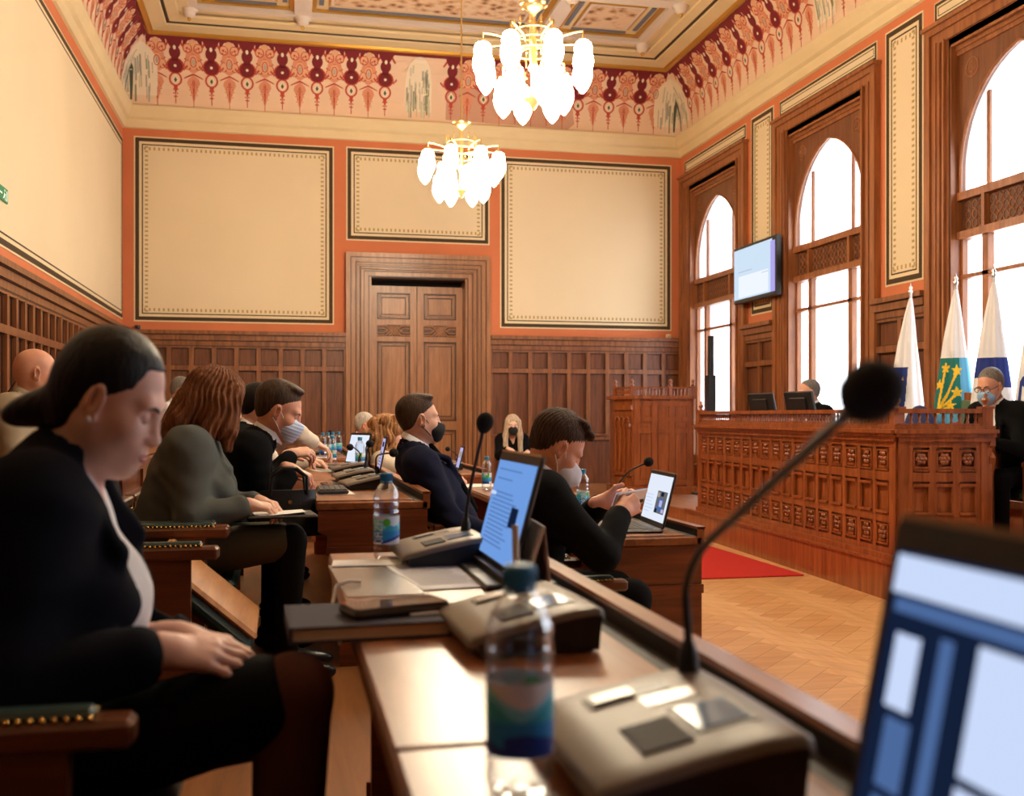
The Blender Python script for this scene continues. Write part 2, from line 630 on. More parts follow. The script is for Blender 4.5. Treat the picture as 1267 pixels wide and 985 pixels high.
C_MAR = mat('maroon_fresco', srgb(122, 34, 40), 0.85)
C_RED = mat('red_fresco', srgb(190, 76, 58), 0.85)
C_PNK = mat('rose_fresco', srgb(222, 150, 118), 0.85)
C_PEA = mat('peach_fresco', srgb(230, 176, 138), 0.85)
C_GRY = mat('grey_fresco', srgb(176, 172, 158), 0.85)
C_MIL = mat('milk_fresco', srgb(238, 222, 196), 0.85)
C_GRN = mat('green_fresco', srgb(150, 156, 126), 0.85)
C_DGR = mat('dark_green_fresco', srgb(84, 92, 74), 0.85)
C_STN = mat('faded_plaster', srgb(206, 160, 136), 0.85)
CH = COVE[-1][1] - COVE[0][1]


def _band(m, pts, w, step=0.045):
    """lay a flat outline on the curved cove in thin horizontal bands so that it follows the curve"""
    v0, v1 = min(p[1] for p in pts), max(p[1] for p in pts)
    n = max(1, int(math.ceil((v1 - v0) / step)))
    for i in range(n):
        a, b = v0 + (v1 - v0) * i / n, v0 + (v1 - v0) * (i + 1) / n
        q = pts
        for lim, sg in ((a, 1), (b, -1)):
            out = []
            for k in range(len(q)):
                p0, p1 = q[k], q[(k + 1) % len(q)]
                d0, d1 = sg * (p0[1] - lim), sg * (p1[1] - lim)
                if d0 >= -1e-9:
                    out.append(p0)
                if (d0 > 1e-9 and d1 < -1e-9) or (d0 < -1e-9 and d1 > 1e-9):
                    t = d0 / (d0 - d1)
                    out.append((p0[0] + t * (p1[0] - p0[0]), p0[1] + t * (p1[1] - p0[1])))
            q = out
            if len(q) < 3:
                break
        if len(q) >= 3:
            m.poly([(p[0], p[1], w) for p in q])


class CoveMB(MB):
    def fresco(self, pts):
        _band(self, [(p[0], p[1]) for p in pts], pts[0][2])
        return self


C_PAL = mat('pale_green_fresco', srgb(204, 200, 172), 0.85)


def disc(m, u, v, ru, rv, w, n=14):
    pts = [(u + ru * math.cos(2 * PI * k / n), v + rv * math.sin(2 * PI * k / n), w) for k in range(n)]
    m.fresco(pts)


def annulus(m, u, v, ru, rv, th, w, n=14):
    for k in range(n):
        a, b = 2 * PI * k / n, 2 * PI * (k + 1) / n
        m.fresco([(u + ru * math.cos(a), v + rv * math.sin(a), w), (u + ru * math.cos(b), v + rv * math.sin(b), w),
                (u + (ru - th) * math.cos(b), v + (rv - th) * math.sin(b), w), (u + (ru - th) * math.cos(a), v + (rv - th) * math.sin(a), w)])


def motif_dark(m, u, h=1.0):
    w = 0.003
    V = lambda v: 1 - (1 - v) * h
    m.m(C_RED)
    for s in (-1, 1):
        m.fresco([(u + s * 0.02, V(0.98), w), (u + s * 0.125, V(0.84), w), (u + s * 0.14, V(0.86), w), (u + s * 0.06, V(0.985), w)])
    disc(m, u, V(0.62), 0.118, 0.115, w)
    annulus(m, u, V(0.43), 0.088, 0.105, 0.024, w + 0.001)
    m.m(C_MAR)
    m.fresco([(u - 0.13, V(0.995), w + 0.001), (u - 0.065, V(0.88), w + 0.001), (u, V(0.80), w + 0.001), (u + 0.065, V(0.88), w + 0.001), (u + 0.13, V(0.995), w + 0.001)])
    disc(m, u, V(0.80), 0.075, 0.085, w + 0.002)
    disc(m, u, V(0.62), 0.098, 0.10, w + 0.002)
    m.fresco([(u - 0.045, V(0.74), w + 0.002), (u + 0.045, V(0.74), w + 0.002), (u + 0.045, V(0.68), w + 0.002), (u - 0.045, V(0.68), w + 0.002)])
    m.m(C_MIL)
    disc(m, u, V(0.86), 0.020, 0.030, w + 0.004, 8)
    disc(m, u, V(0.62), 0.020, 0.020, w + 0.004, 8)
    m.fresco([(u, V(0.50), w + 0.003), (u + 0.05, V(0.42), w + 0.003), (u, V(0.35), w + 0.003), (u - 0.05, V(0.42), w + 0.003)])
    m.m(C_DGR)
    m.fresco([(u, V(0.465), w + 0.005), (u + 0.022, V(0.42), w + 0.005), (u, V(0.38), w + 0.005), (u - 0.022, V(0.42), w + 0.005)])
    m.m(C_RED)
    m.fresco([(u - 0.03, V(0.335), w), (u + 0.03, V(0.335), w), (u + 0.006, V(0.22), w), (u + 0.006, V(0.06), w), (u - 0.006, V(0.06), w), (u - 0.006, V(0.22), w)])
    for vv, r in ((0.28, 0.026), (0.22, 0.022), (0.17, 0.015)):
        for s in (-1, 1):
            disc(m, u + s * r, V(vv), 0.012, 0.012, w + 0.001, 6)
    for s in (-1, 1):
        for k in range(3):
            disc(m, u + s * (0.118 + 0.018 * k), V(0.58 + 0.02 * k), 0.011, 0.02, w + 0.002, 6)


def motif_light(m, u, h=1.0):
    w = 0.0025
    V = lambda v: 1 - (1 - v) * h
    m.m(C_PNK)
    disc(m, u, V(0.70), 0.105, 0.17, w)
    for s in (-1, 1):
        m.fresco([(u, V(0.50), w), (u + s * 0.07, V(0.44), w), (u + s * 0.085, V(0.38), w), (u + s * 0.05, V(0.30), w), (u + s * 0.012, V(0.12), w), (u, V(0.12), w)])
    m.m(C_PEA)
    for s in (-1, 1):
        disc(m, u + s * 0.07, V(0.86), 0.062, 0.062, w + 0.002)
        disc(m, u + s * 0.075, V(0.64), 0.045, 0.06, w + 0.001)
    disc(m, u, V(0.91), 0.06, 0.06, w + 0.001)
    disc(m, u, V(0.68), 0.06, 0.10, w + 0.003)
    m.m(C_RED)
    for s in (-1, 1):
        annulus(m, u + s * 0.07, V(0.86), 0.062, 0.062, 0.013, w + 0.003)
        annulus(m, u + s * 0.075, V(0.64), 0.05, 0.07, 0.010, w + 0.003, 10)
        disc(m, u + s * 0.075, V(0.86), 0.016, 0.016, w + 0.003, 8)
        m.fresco([(u + s * 0.13, V(0.44), w + 0.003), (u + s * 0.12, V(0.46), w + 0.003), (u, V(0.53), w + 0.003), (u, V(0.50), w + 0.003)])
        m.fresco([(u + s * 0.004, V(0.44), w + 0.003), (u + s * 0.016, V(0.40), w + 0.003), (u + s * 0.004, V(0.14), w + 0.003)])
        for k in range(5):
            disc(m, u + s * (0.03 + 0.012 * (k % 3)), V(0.36 - 0.04 * k), 0.006, 0.010, w + 0.003, 6)
        for k in range(7):
            an = k * 0.9
            disc(m, u + s * (0.055 + 0.05 * math.cos(an)), V(0.72 + 0.13 * math.sin(an)), 0.010, 0.014, w + 0.0025, 6)
    annulus(m, u, V(0.68), 0.042, 0.075, 0.012, w + 0.004)
    m.fresco([(u - 0.004, V(0.3), w + 0.004), (u + 0.004, V(0.3), w + 0.004), (u + 0.004, V(0.02), w + 0.004), (u - 0.004, V(0.02), w + 0.004)])
    m.m(C_GRY)
    disc(m, u, V(0.68), 0.018, 0.045, w + 0.005, 8)
    m.m(C_MAR)
    for s in (-1, 1):
        m.fresco([(u + s * 0.02, V(0.999), w), (u + s * 0.125, V(0.999), w), (u + s * 0.125, V(0.84), w), (u + s * 0.10, V(0.90), w)])


def cartouche(m, u, wd, half=0):
    """pale arched medallion with streaked old painting; half = -1/+1 keeps one side only (corner medallions)"""
    w = 0.006
    a, b = (-wd, wd) if half == 0 else ((-wd, 0) if half < 0 else (0, wd))
    pts = [(u + a, 0.16, w)]
    for k in range(13):
        x = a + (b - a) * k / 12
        pts.append((u + x, 0.62 + 0.34 * math.sqrt(max(0, 1 - (x / wd) ** 2)), w))
    pts.append((u + b, 0.16, w))
    m.m(C_MIL)
    m.fresco(pts)
    r2 = random.Random(int(u * 100) + half)
    for k in range(40 if half == 0 else 26):
        x = r2.uniform(a * 0.86, b * 0.86)
        v1 = 0.58 + 0.32 * math.sqrt(max(0, 1 - (x / wd) ** 2))
        v1 = r2.uniform(0.3, v1)
        v0 = max(0.06, v1 - r2.uniform(0.1, 0.35))
        dx = r2.uniform(0.004, 0.013)
        m.m((C_GRN, C_GRY, C_PAL, C_PAL)[r2.randrange(4)])
        m.fresco([(u + x - dx, v0, w + 0.001), (u + x + dx, v0, w + 0.001), (u + x + dx, v1, w + 0.001), (u + x - dx, v1, w + 0.001)])
    m.m(C_DGR)
    if half != 0:
        x = 0.06 * half
        m.fresco([(u + x - 0.02, 0.08, w + 0.002), (u + x + 0.005, 0.08, w + 0.002), (u + x + 0.03, 0.55, w + 0.002), (u + x + 0.005, 0.66, w + 0.002), (u + x - 0.025, 0.5, w + 0.002)])


m = CoveMB(TCB)
m.m(C_MAR)
m.fresco([(XL + 0.35, 0.955, 0.001), (XR - 0.35, 0.955, 0.001), (XR - 0.35, 0.998, 0.001), (XL + 0.35, 0.998, 0.001)])
P = 0.4729
for k in range(-7, 8):
    u = 1.88 + k * P
    if k == 0:
        cartouche(m, u, 0.19)
    else:
        motif_dark(m, u)
for k in range(-8, 8):
    u = 1.88 + (k + 0.5) * P
    if abs(k + 0.5) > 0.6:
        motif_light(m, u)
cartouche(m, XL + 0.06, 0.40, 1)
cartouche(m, XR - 0.06, 0.40, -1)
structure(m.build('trim_46', recalc=False))
m = CoveMB(TCB)                                      # patch of bare, faded plaster under the frieze
m.m(C_STN)
m.fresco([(2.28, 0.06, 0.0015), (4.1, 0.02, 0.0015), (4.2, 0.12, 0.0015), (4.15, 0.5, 0.0015), (4.3, 0.85, 0.0015), (2.3, 0.85, 0.0015)])
structure(m.build('trim_47', recalc=False))
for (TT, nm) in ((TCR, 'trim_48'), (TCL, 'trim_49')):
    m = CoveMB(TT)
    m.m(C_MAR)
    m.fresco([(YF + 0.35, 0.955, 0.001), (YB - 0.35, 0.955, 0.001), (YB - 0.35, 0.998, 0.001), (YF + 0.35, 0.998, 0.001)])
    cartouche(m, YB - 0.06, 0.40, -1)
    u = YB - 0.55
    k = 0
    while u > YF + 0.4:
        if k in (8, 16, 24):
            cartouche(m, u - P * 0.25, 0.2)
        else:
            motif_dark(m, u)
            motif_light(m, u - P / 2)
        u -= P
        k += 1
    structure(m.build(nm, recalc=False))

# ---------------------------------------------------------------- ceiling: ribs, coffers, painted fields, bosses
RIB = mat('lilac_white_rib', srgb(222, 208, 196), 0.7)
BLUE = mat('slate_blue_stripe', srgb(112, 116, 132), 0.7)
FIELD = mat('ceiling_field', srgb(226, 202, 158), 0.75, var=0.03)


def fresco_mat():
    m_ = bpy.data.materials.new('floral_fresco')
    m_.use_nodes = True
    nt = m_.node_tree
    b = nt.nodes['Principled BSDF']
    b.inputs['Roughness'].default_value = 0.8
    tc = nt.nodes.new('ShaderNodeTexCoord')
    v = nt.nodes.new('ShaderNodeTexVoronoi')
    v.inputs['Scale'].default_value = 7.0
    nt.links.new(tc.outputs['Object'], v.inputs['Vector'])
    n = nt.nodes.new('ShaderNodeTexNoise')
    n.inputs['Scale'].default_value = 16
    n.inputs['Detail'].default_value = 3
    nt.links.new(tc.outputs['Object'], n.inputs['Vector'])
    mul = nt.nodes.new('ShaderNodeMath')
    mul.operation = 'MULTIPLY'
    nt.links.new(v.outputs['Distance'], mul.inputs[0])
    nt.links.new(n.outputs['Fac'], mul.inputs[1])
    r = nt.nodes.new('ShaderNodeValToRGB')
    e = r.color_ramp.elements
    e[0].position, e[0].color = 0.06, (*srgb(124, 92, 72), 1)
    e[1].position, e[1].color = 0.30, (*srgb(226, 198, 166), 1)
    k = e.new(0.14)
    k.color = (*srgb(196, 150, 110), 1)
    nt.links.new(mul.outputs[0], r.inputs['Fac'])
    nt.links.new(r.outputs['Color'], b.inputs['Base Color'])
    return m_


FRESCO = fresco_mat()
m = MB()
m.m(FIELD)
m.box((XL - 0.4, YF - 0.3, 6.60), (XR + 0.4, YB + 0.4, 6.8))
RX = [XL + 0.94, 0.25, 3.51, XR - 0.94]
RY = [14.06, 12.6, 9.4, 6.2, 3.0, -0.2, -2.06]
zt, zb = 6.61, 6.47
for x in RX:
    m.m(RIB).box((x - 0.11, RY[-1], zb), (x + 0.11, RY[0], zt))
    m.m(GOLD).box((x - 0.17, RY[-1], zb + 0.05), (x + 0.17, RY[0], zt))
for y in RY:
    m.m(RIB).box((RX[0] - 0.11, y - 0.11, zb - 0.002), (RX[-1] + 0.11, y + 0.11, zt))
    m.m(GOLD).box((RX[0], y - 0.17, zb + 0.051), (RX[-1], y + 0.17, zt))
# blue stripes on the ribs, stopping short of the crossings, and the painted fields between
for xi in range(len(RX) - 1):
    for yi in range(len(RY) - 1):
        x0, x1, y1, y0 = RX[xi] + 0.17, RX[xi + 1] - 0.17, RY[yi] - 0.17, RY[yi + 1] + 0.17
        m.m(FIELD).box((x0, y0, 6.55), (x1, y1, 6.61))
        m.m(BLUE)
        f = 0.16
        m.box((x0 + f, y0 + 0.03, 6.535), (x1 - f, y0 + 0.09, 6.56)).box((x0 + f, y1 - 0.09, 6.535), (x1 - f, y1 - 0.03, 6.56))
        m.box((x0 + 0.03, y0 + f, 6.535), (x0 + 0.09, y1 - f, 6.56)).box((x1 - 0.09, y0 + f, 6.535), (x1 - 0.03, y1 - f, 6.56))
        m.m(GOLD).box((x0 + 0.15, y0 + 0.15, 6.54), (x1 - 0.15, y1 - 0.15, 6.57))
        m.m(RIB).box((x0 + 0.18, y0 + 0.18, 6.535), (x1 - 0.18, y1 - 0.18, 6.58))
        m.m(FRESCO).box((x0 + 0.22, y0 + 0.22, 6.53), (x1 - 0.22, y1 - 0.22, 6.585))
# margin between the mouldings and the outer ribs
m.m(FIELD)
for (a, b) in (((XL + 0.80, YF + 0.8, 6.462), (XR - 0.80, RY[-1], 6.6)), ((XL + 0.80, RY[0], 6.462), (XR - 0.80, YB - 0.80, 6.6)),
               ((XL + 0.80, RY[-1], 6.462), (RX[0], RY[0], 6.6)), ((RX[-1], RY[-1], 6.462), (XR - 0.80, RY[0], 6.6))):
    m.box(a, b)
ceil = structure(m.build('ceiling'))
for x in RX:
    for y in RY[:4]:
        b = MB()
        b.m(RIB).lathe([(0.105, 0.0), (0.11, -0.02), (0.085, -0.035), (0.075, -0.075), (0.05, -0.10), (0.025, -0.11)], (x, y, 6.475), 16)
        b.m(GOLD).lathe([(0.018, -0.10), (0.026, -0.125), (0.016, -0.145), (0.004, -0.16)], (x, y, 6.475), 10)
        b.build('boss', parent=ceil)

# ---------------------------------------------------------------- windows
GLASS = see_thru('window_glass', (1, 1, 1), 0.92)
SHEER = see_thru('sheer_white_cloth', (0.92, 0.93, 0.95), 0.55, translucent=True)
SPAN = wood('spandrel_oak', srgb(96, 54, 28), srgb(132, 80, 44), 0.45)
LATT = mat('pierced_lattice', srgb(84, 48, 26), 0.5)


def arch_half(z):
    """half width of the pointed arch opening at height z"""
    zs, hw, top = 3.42, 0.765, 4.36
    if z <= zs:
        return hw
    # circle arcs centred beyond the axis: gently pointed
    R = ((top - zs) ** 2 + hw ** 2) / (2 * hw)
    return max(0.0, (hw - R) + math.sqrt(max(0, R * R - (z - zs) ** 2)))


for i, c in enumerate(WIN_C):
    T = (lambda cc: (lambda p: (XR - p[2], cc + p[0], p[1])))(c)
    m = MB(T)
    m.m(W_WIN)
    # stepped casing on the wall face
    for (a, b, w, zt_) in ((1.13, 1.05, 0.075, 4.80), (1.05, 0.93, 0.05, 4.74), (0.93, 0.80, 0.03, 4.66)):
        m.box((-a, 0, 0), (-b, zt_, w)).box((b, 0, 0), (a, zt_, w)).box((-b, zt_ - (a - b) * 0.8, 0), (b, zt_, w))
    m.box((-1.15, 4.795, 0), (1.15, 4.83, 0.10))
    for a in (0.985, 0.865):
        for s in (-1, 1):
            m.box((s * a - 0.012, 0.3, 0), (s * a + 0.012, 4.66, 0.062))
    # jambs of the reveal
    m.box((-0.82, 0.55, -0.12), (-0.79, 4.65, 0.03)).box((0.79, 0.55, -0.12), (0.82, 4.65, 0.03)).box((-0.82, 4.58, -0.12), (0.82, 4.64, 0.03))
    m.box((-0.80, 4.48, -0.055), (0.80, 4.58, -0.03)).box((-0.80, 4.52, -0.05), (0.80, 4.58, -0.012))  # head strips added to turn the dark slit into a lit face
    m.m(mat('window_reveal_white', (0.8, 0.8, 0.8), 0.8))
    for s in (-1, 1):
        m.box((s * 0.80, 0.56, -0.199), (s * 0.822, 4.63, -0.121))
    # spandrel with the arch cut out
    m.m(SPAN)
    N = 22
    for s in (-1, 1):
        poly = [(s * 0.80, 3.22), (s * 0.80, 4.60), (0, 4.60), (0, 4.36)]
        poly += [(s * arch_half(4.36 - (4.36 - 3.22) * k / N), 4.36 - (4.36 - 3.22) * k / N) for k in range(1, N + 1)]
        m.prism(poly, -0.10, -0.05)
    # moulded edge of the arch and two carved roundels
    m.m(W_WIN)
    pts = [(-arch_half(z), z, -0.05) for z in np.linspace(3.22, 4.36, 20)] + [(arch_half(z), z, -0.05) for z in np.linspace(4.36, 3.22, 20)[1:]]
    m.tube(pts, 0.016, 6)
    for s in (-1, 1):
        annul = [(s * 0.60 + 0.085 * math.cos(q), 4.33 + 0.085 * math.sin(q), -0.05) for q in np.linspace(0, 2 * PI, 17)]
        m.tube(annul, 0.008, 5)
        m.tube([(s * 0.60 + 0.045 * math.cos(q), 4.33 + 0.045 * math.sin(q), -0.05) for q in np.linspace(0, 2 * PI, 13)], 0.008, 5)
    # mullions and transoms
    for s in (-1, 1):
        m.box((s * 0.44 - 0.022, 3.2, -0.115), (s * 0.44 + 0.022, 3.2 + (3.42 - 3.2) + 0.66, -0.09))
        m.box((s * 0.44 - 0.04, 0.55, -0.12), (s * 0.44 + 0.04, 2.9, -0.06))
        m.box((s * 0.44 - 0.02, 2.86, -0.14), (s * 0.44 + 0.02, 3.25, -0.035))
        m.box((s * 0.78 - 0.02, 0.55, -0.12), (s * 0.78 + 0.02, 2.9, -0.07))
    m.box((-0.80, 3.18, -0.15), (0.80, 3.25, -0.03)).box((-0.80, 2.83, -0.15), (0.80, 2.90, -0.03))
    m.box((-0.80, 2.48, -0.13), (0.80, 2.515, -0.06)).box((-0.80, 0.55, -0.15), (0.80, 0.68, -0.05)).box((-0.88, 0.5, 0), (0.88, 0.56, 0.1))
    m.m(LATT)
    m.box((-0.80, 2.88, -0.11), (0.80, 3.2, -0.085))
    m.m(W_WIN)
    for (a, b) in ((-0.74, -0.47), (-0.40, 0.40), (0.47, 0.74)):
        n = int((b - a) / 0.075)
        for k in range(n):
            for r in range(3):
                uu, vv = a + (k + 0.5) * (b - a) / n, 2.955 + r * 0.085
                m.tube([(uu + 0.036 * math.cos(q), vv + 0.040 * math.sin(q), -0.082) for q in np.linspace(0, 2 * PI, 9)], 0.006, 4, cap=False)
    root = structure(m.build('window_%d' % (i + 1)))
    g = MB(T)
    g.box((-0.82, 0.55, -0.20), (0.82, 4.64, -0.196))
    g.build('glass_pane', GLASS, root)
    # sheer curtain in soft folds behind the frame
    cu = MB(T)
    nx = 60
    for (z0, z1, ph) in ((3.2, 4.5, 0.0), (0.6, 2.88, 1.3)):
        rows = []
        for z in (z0, (z0 + z1) / 2, z1):
            rows.append([(-0.80 + 1.60 * k / nx, z, -0.158 + 0.014 * math.sin(k * 0.9 + ph) + 0.006 * math.sin(k * 0.37 + z)) for k in range(nx + 1)])
        cu.loft(rows, cap=False, smooth=True, closed=False)
    co = cu.build('sheer_curtain', SHEER, recalc=False)
    tag(co, ['sheer white curtain in the arched window beside the corner loudspeaker', 'sheer white curtain in the arched window between screen and flags',
             'sheer white curtain in the arched window behind the flags', 'sheer white curtain of the window beside the near desks',
             'sheer white curtain of the window level with the photographer'][i], 'curtain', 'sheer curtains of the tall windows')

# ---------------------------------------------------------------- double door
m = MB(TB)
m.m(W_DOOR)
for k, (o, w) in enumerate(((0.33, 0.10), (0.27, 0.085), (0.20, 0.07), (0.14, 0.055), (0.08, 0.035))):
    x0, x1, zt_ = DOOR_X0 - o, DOOR_X1 + o, DOOR_H + o
    o2 = (0.27, 0.20, 0.14, 0.08, 0.0)[k]
    m.box((x0, 0, 0), (DOOR_X0 - o2, zt_, w)).box((DOOR_X1 + o2, 0, 0), (x1, zt_, w)).box((DOOR_X0 - o2, DOOR_H + o2, 0), (DOOR_X1 + o2, zt_, w))
for o in (0.30, 0.235, 0.17, 0.11):
    m.box((DOOR_X0 - o - 0.01, 0, 0), (DOOR_X0 - o + 0.01, DOOR_H + o, 0.098)).box((DOOR_X1 + o - 0.01, 0, 0), (DOOR_X1 + o + 0.01, DOOR_H + o, 0.098))
    m.box((DOOR_X0 - o, DOOR_H + o - 0.01, 0), (DOOR_X1 + o, DOOR_H + o + 0.01, 0.098))
m.m(W_SHADE)  # dark strips stand for the shade at the casing's steps
for o, w in ((0.272, 0.092), (0.202, 0.078), (0.142, 0.064), (0.082, 0.046), (0.012, 0.037)):
    m.box((DOOR_X0 - o - 0.002, 0, 0), (DOOR_X0 - o + 0.014, DOOR_H + o - 0.012, w)).box((DOOR_X1 + o - 0.014, 0, 0), (DOOR_X1 + o + 0.002, DOOR_H + o - 0.012, w)).box((DOOR_X0 - o, DOOR_H + o - 0.014, 0), (DOOR_X1 + o, DOOR_H + o + 0.002, w))
m.m(W_DOOR)
m.box((DOOR_X0, 0, -0.35), (DOOR_X0 + 0.03, DOOR_H, 0.03)).box((DOOR_X1 - 0.03, 0, -0.35), (DOOR_X1, DOOR_H, 0.03))
m.m(mat('door_head_dark', srgb(60, 36, 22), 0.6)).box((DOOR_X0, DOOR_H - 0.02, -0.35), (DOOR_X1, DOOR_H, 0.0))
door = structure(m.build('door_1'))
mid = (DOOR_X0 + DOOR_X1) / 2
for (a, b) in ((DOOR_X0 + 0.035, mid - 0.004), (mid + 0.004, DOOR_X1 - 0.035)):
    l = MB(TB)
    l.m(W_DOOR)
    d0, d1 = -0.24, -0.19
    l.box((a, 0.01, d0), (b, 3.13, d1 - 0.02))
    sw = 0.095
    l.box((a, 0.01, d0), (a + sw, 3.13, d1)).box((b - sw, 0.01, d0), (b, 3.13, d1))
    for (z0, z1) in ((0.01, 0.22), (1.05, 1.18), (2.33, 2.40), (2.57, 2.65), (3.03, 3.13)):
        l.box((a + sw, z0, d0), (b - sw, z1, d1))
    for (z0, z1) in ((0.22, 1.05), (1.18, 2.33), (2.65, 3.03)):
        for k, ww in ((0.0, 0.012), (0.04, 0.004)):
            l.m(W_SHADE if k == 0.0 else W_DOOR)  # outer moulding coloured dark for its shade on the leaf
            p, q, r_, s_ = a + sw + k, b - sw - k, z0 + k, z1 - k
            if k > 0:
                l.m(W_SHADE)
                g_ = 0.022
                l.box((p + g_, r_ + g_, d0), (p + g_ + 0.01, s_ - g_, d1 - 0.006)).box((q - g_ - 0.01, r_ + g_, d0), (q - g_, s_ - g_, d1 - 0.006)).box((p + g_, r_ + g_, d0), (q - g_, r_ + g_ + 0.01, d1 - 0.006)).box((p + g_, s_ - g_ - 0.01, d0), (q - g_, s_ - g_, d1 - 0.006))
                l.m(W_DOOR)
            l.box((p, r_, d0), (p + 0.018, s_, d1 + ww)).box((q - 0.018, r_, d0), (q, s_, d1 + ww))
            l.box((p, r_, d0), (q, r_ + 0.018, d1 + ww)).box((p, s_ - 0.018, d0), (q, s_, d1 + ww))
        l.m(W_DOOR)
        l.box((a + sw + 0.075, z0 + 0.075, d0), (b - sw - 0.075, z1 - 0.075, d1 - 0.008))
    l.m(W_SHADE).box((a + sw, 2.405, d0), (b - sw, 2.565, d1 - 0.016)).m(W_DOOR)
    # interlaced strapwork in the carved band
    cx, cz = (a + b) / 2, 2.485
    hw_ = (b - a) / 2 - sw
    for s in (-1, 1):
        for pts in ([(-1, 0.07 * s), (-0.45, 0.07 * s), (0.12, -0.07 * s)], [(1, 0.07 * s), (0.45, 0.07 * s), (-0.12, -0.07 * s)], [(-0.95, 0.03 * s), (-0.6, 0.03 * s), (-0.35, 0.0)], [(0.95, 0.03 * s), (0.6, 0.03 * s), (0.35, 0.0)], [(-0.28, 0.07 * s), (0.28, -0.07 * s)]):
            l.tube([(cx + p[0] * hw_, cz + p[1], d1 - 0.012) for p in pts], 0.012, 6)
    leaf = l.build('door_leaf', parent=door)
    h = MB(TB)
    hx = b - 0.05 if a < mid - 0.3 else a + 0.05
    h.box((hx - 0.02, 1.03, d1), (hx + 0.02, 1.22, d1 + 0.008))
    h.tube([(hx, 1.13, d1), (hx, 1.13, d1 + 0.05), (hx + (-0.09 if a < mid - 0.3 else 0.09), 1.13, d1 + 0.05)], 0.009, 8)
    h.build('door_handle', BRASS, leaf)
g = MB(TB)
g.box((DOOR_X0, 0, -0.4), (DOOR_X1, DOOR_H, -0.36))
g.build('dark_lobby_panel', mat('lobby_dark', (0.02, 0.014, 0.01), 0.8), door)
# ================================================================== dais
m = MB()
m.m(W_POD)
foot = [(4.00, 6.30), (4.66, 6.15), (XR, 5.85), (XR, YB), (3.4, YB), (3.4, 12.7), (4.16, 12.4), (4.20, 10.55)]
m.prism(foot, 0.0, DAIS)
foot2 = [(3.985, 6.285), (4.66, 6.13), (XR, 5.83), (XR, 5.95), (4.66, 6.25), (4.10, 6.38), (4.30, 10.55), (4.18, 10.57)]
m.prism(foot2, DAIS, DAIS + 0.02)
m.m(FLT).prism([(p[0] + 0.02, p[1] + 0.02) for p in foot[:2]] + [(XR, 5.9)] + foot[3:], DAIS, DAIS + 0.004)
structure(m.build('floor_dais'))

# ================================================================== long presiding bench with balustrade
pod = thing('presiding_bench', 'long carved reddish wooden bench with balustrade before the windows', 'bench', (4.04, 6.36, DAIS))
PA, PB, PE = Vector((0, 0)), Vector((0.20, 3.94)), Vector((0.61, -0.14))
BACK = 0.42


def seg_T(a, b):
    """frame of a bench face: u along a->b, v up, w outward"""
    d = (b - a).normalized()
    n = Vector((d.y, -d.x))
    if n.x > 0.5 or (abs(n.x) <= 0.5 and n.y > 0):
        n = -n
    return lambda p: (a.x + d.x * p[0] + n.x * p[2], a.y + d.y * p[0] + n.y * p[2], p[1])


TM, TE = seg_T(PA, PB), seg_T(PA, PE)
LM, LE = (PB - PA).length, (PE - PA).length
Hb = 0.86                                       # cornice underside above the dais
m = MB()
m.m(W_POD)
body = [(0.01, 0.01), (0.60, -0.125), (1.02, 0.30), (0.72, 0.5), (0.62, 3.94), (0.21, 3.94)]
m.prism(body, 0.0, Hb)
m.build('bench_body', parent=pod)


def carved_square(m, T, u, v, w_, h_):
    """raised square with a rosette and sprig in it"""
    a, b = w_ / 2, h_ / 2
    m.box((u - a, v - b, 0), (u + a, v - b + 0.012, 0.013), T).box((u - a, v + b - 0.012, 0), (u + a, v + b, 0.013), T)
    m.box((u - a, v - b, 0), (u - a + 0.012, v + b, 0.013), T).box((u + a - 0.012, v - b, 0), (u + a, v + b, 0.013), T)
    pr = MB()
    for k in range(6):
        an = 2 * PI * k / 6
        m.sphere((u + 0.034 * math.cos(an) * w_ / 0.15, v + 0.012 + 0.034 * math.sin(an) * w_ / 0.15, 0.006), 0.018, 7, 4, T, sc=(1, 1, 0.6))
    m.sphere((u, v + 0.012, 0.008), 0.016, 7, 4, T, sc=(1, 1, 0.8))
    m.box((u - 0.045, v - b + 0.018, 0), (u + 0.045, v - b + 0.032, 0.016), T)


def bench_face(T, L, n, name, u_pad=0.07):
    m = MB()
    m.m(W_POD)
    p = (L - 2 * u_pad) / n
    m.box((0, Hb - 0.03, 0), (L, Hb, 0.03), T).box((0, 0.0, 0), (L, 0.06, 0.035), T)
    for i in range(n + 1):
        u = u_pad + i * p
        m.box((u - 0.022, 0.06, 0), (u + 0.022, Hb - 0.03, 0.009), T)
    m.box((0, 0.06, 0), (u_pad - 0.01, Hb - 0.03, 0.016), T).box((L - u_pad + 0.01, 0.06, 0), (L, Hb - 0.03, 0.016), T)
    for v0, v1 in ((0.56, 0.62), (0.275, 0.33), (0.06, 0.10), (Hb - 0.07, Hb - 0.03)):
        m.box((0, v0, 0), (L, v1, 0.008), T)
    for i in range(n):
        u = u_pad + (i + 0.5) * p
        carved_square(m, T, u, 0.70, p * 0.72, 0.145)
        carved_square(m, T, u, 0.19, p * 0.72, 0.14)
        a = p * 0.36
        # the long panel's pointed lip at its head and sloping sill at its foot
        m.box((u - a, 0.525, 0), (u + a, 0.545, 0.018), T).box((u - a, 0.335, 0), (u + a, 0.352, 0.022), T)
        m.box((u - a, 0.352, 0), (u - a + 0.01, 0.525, 0.010), T).box((u + a - 0.01, 0.352, 0), (u + a, 0.525, 0.010), T)
    return m.build(name, parent=pod)


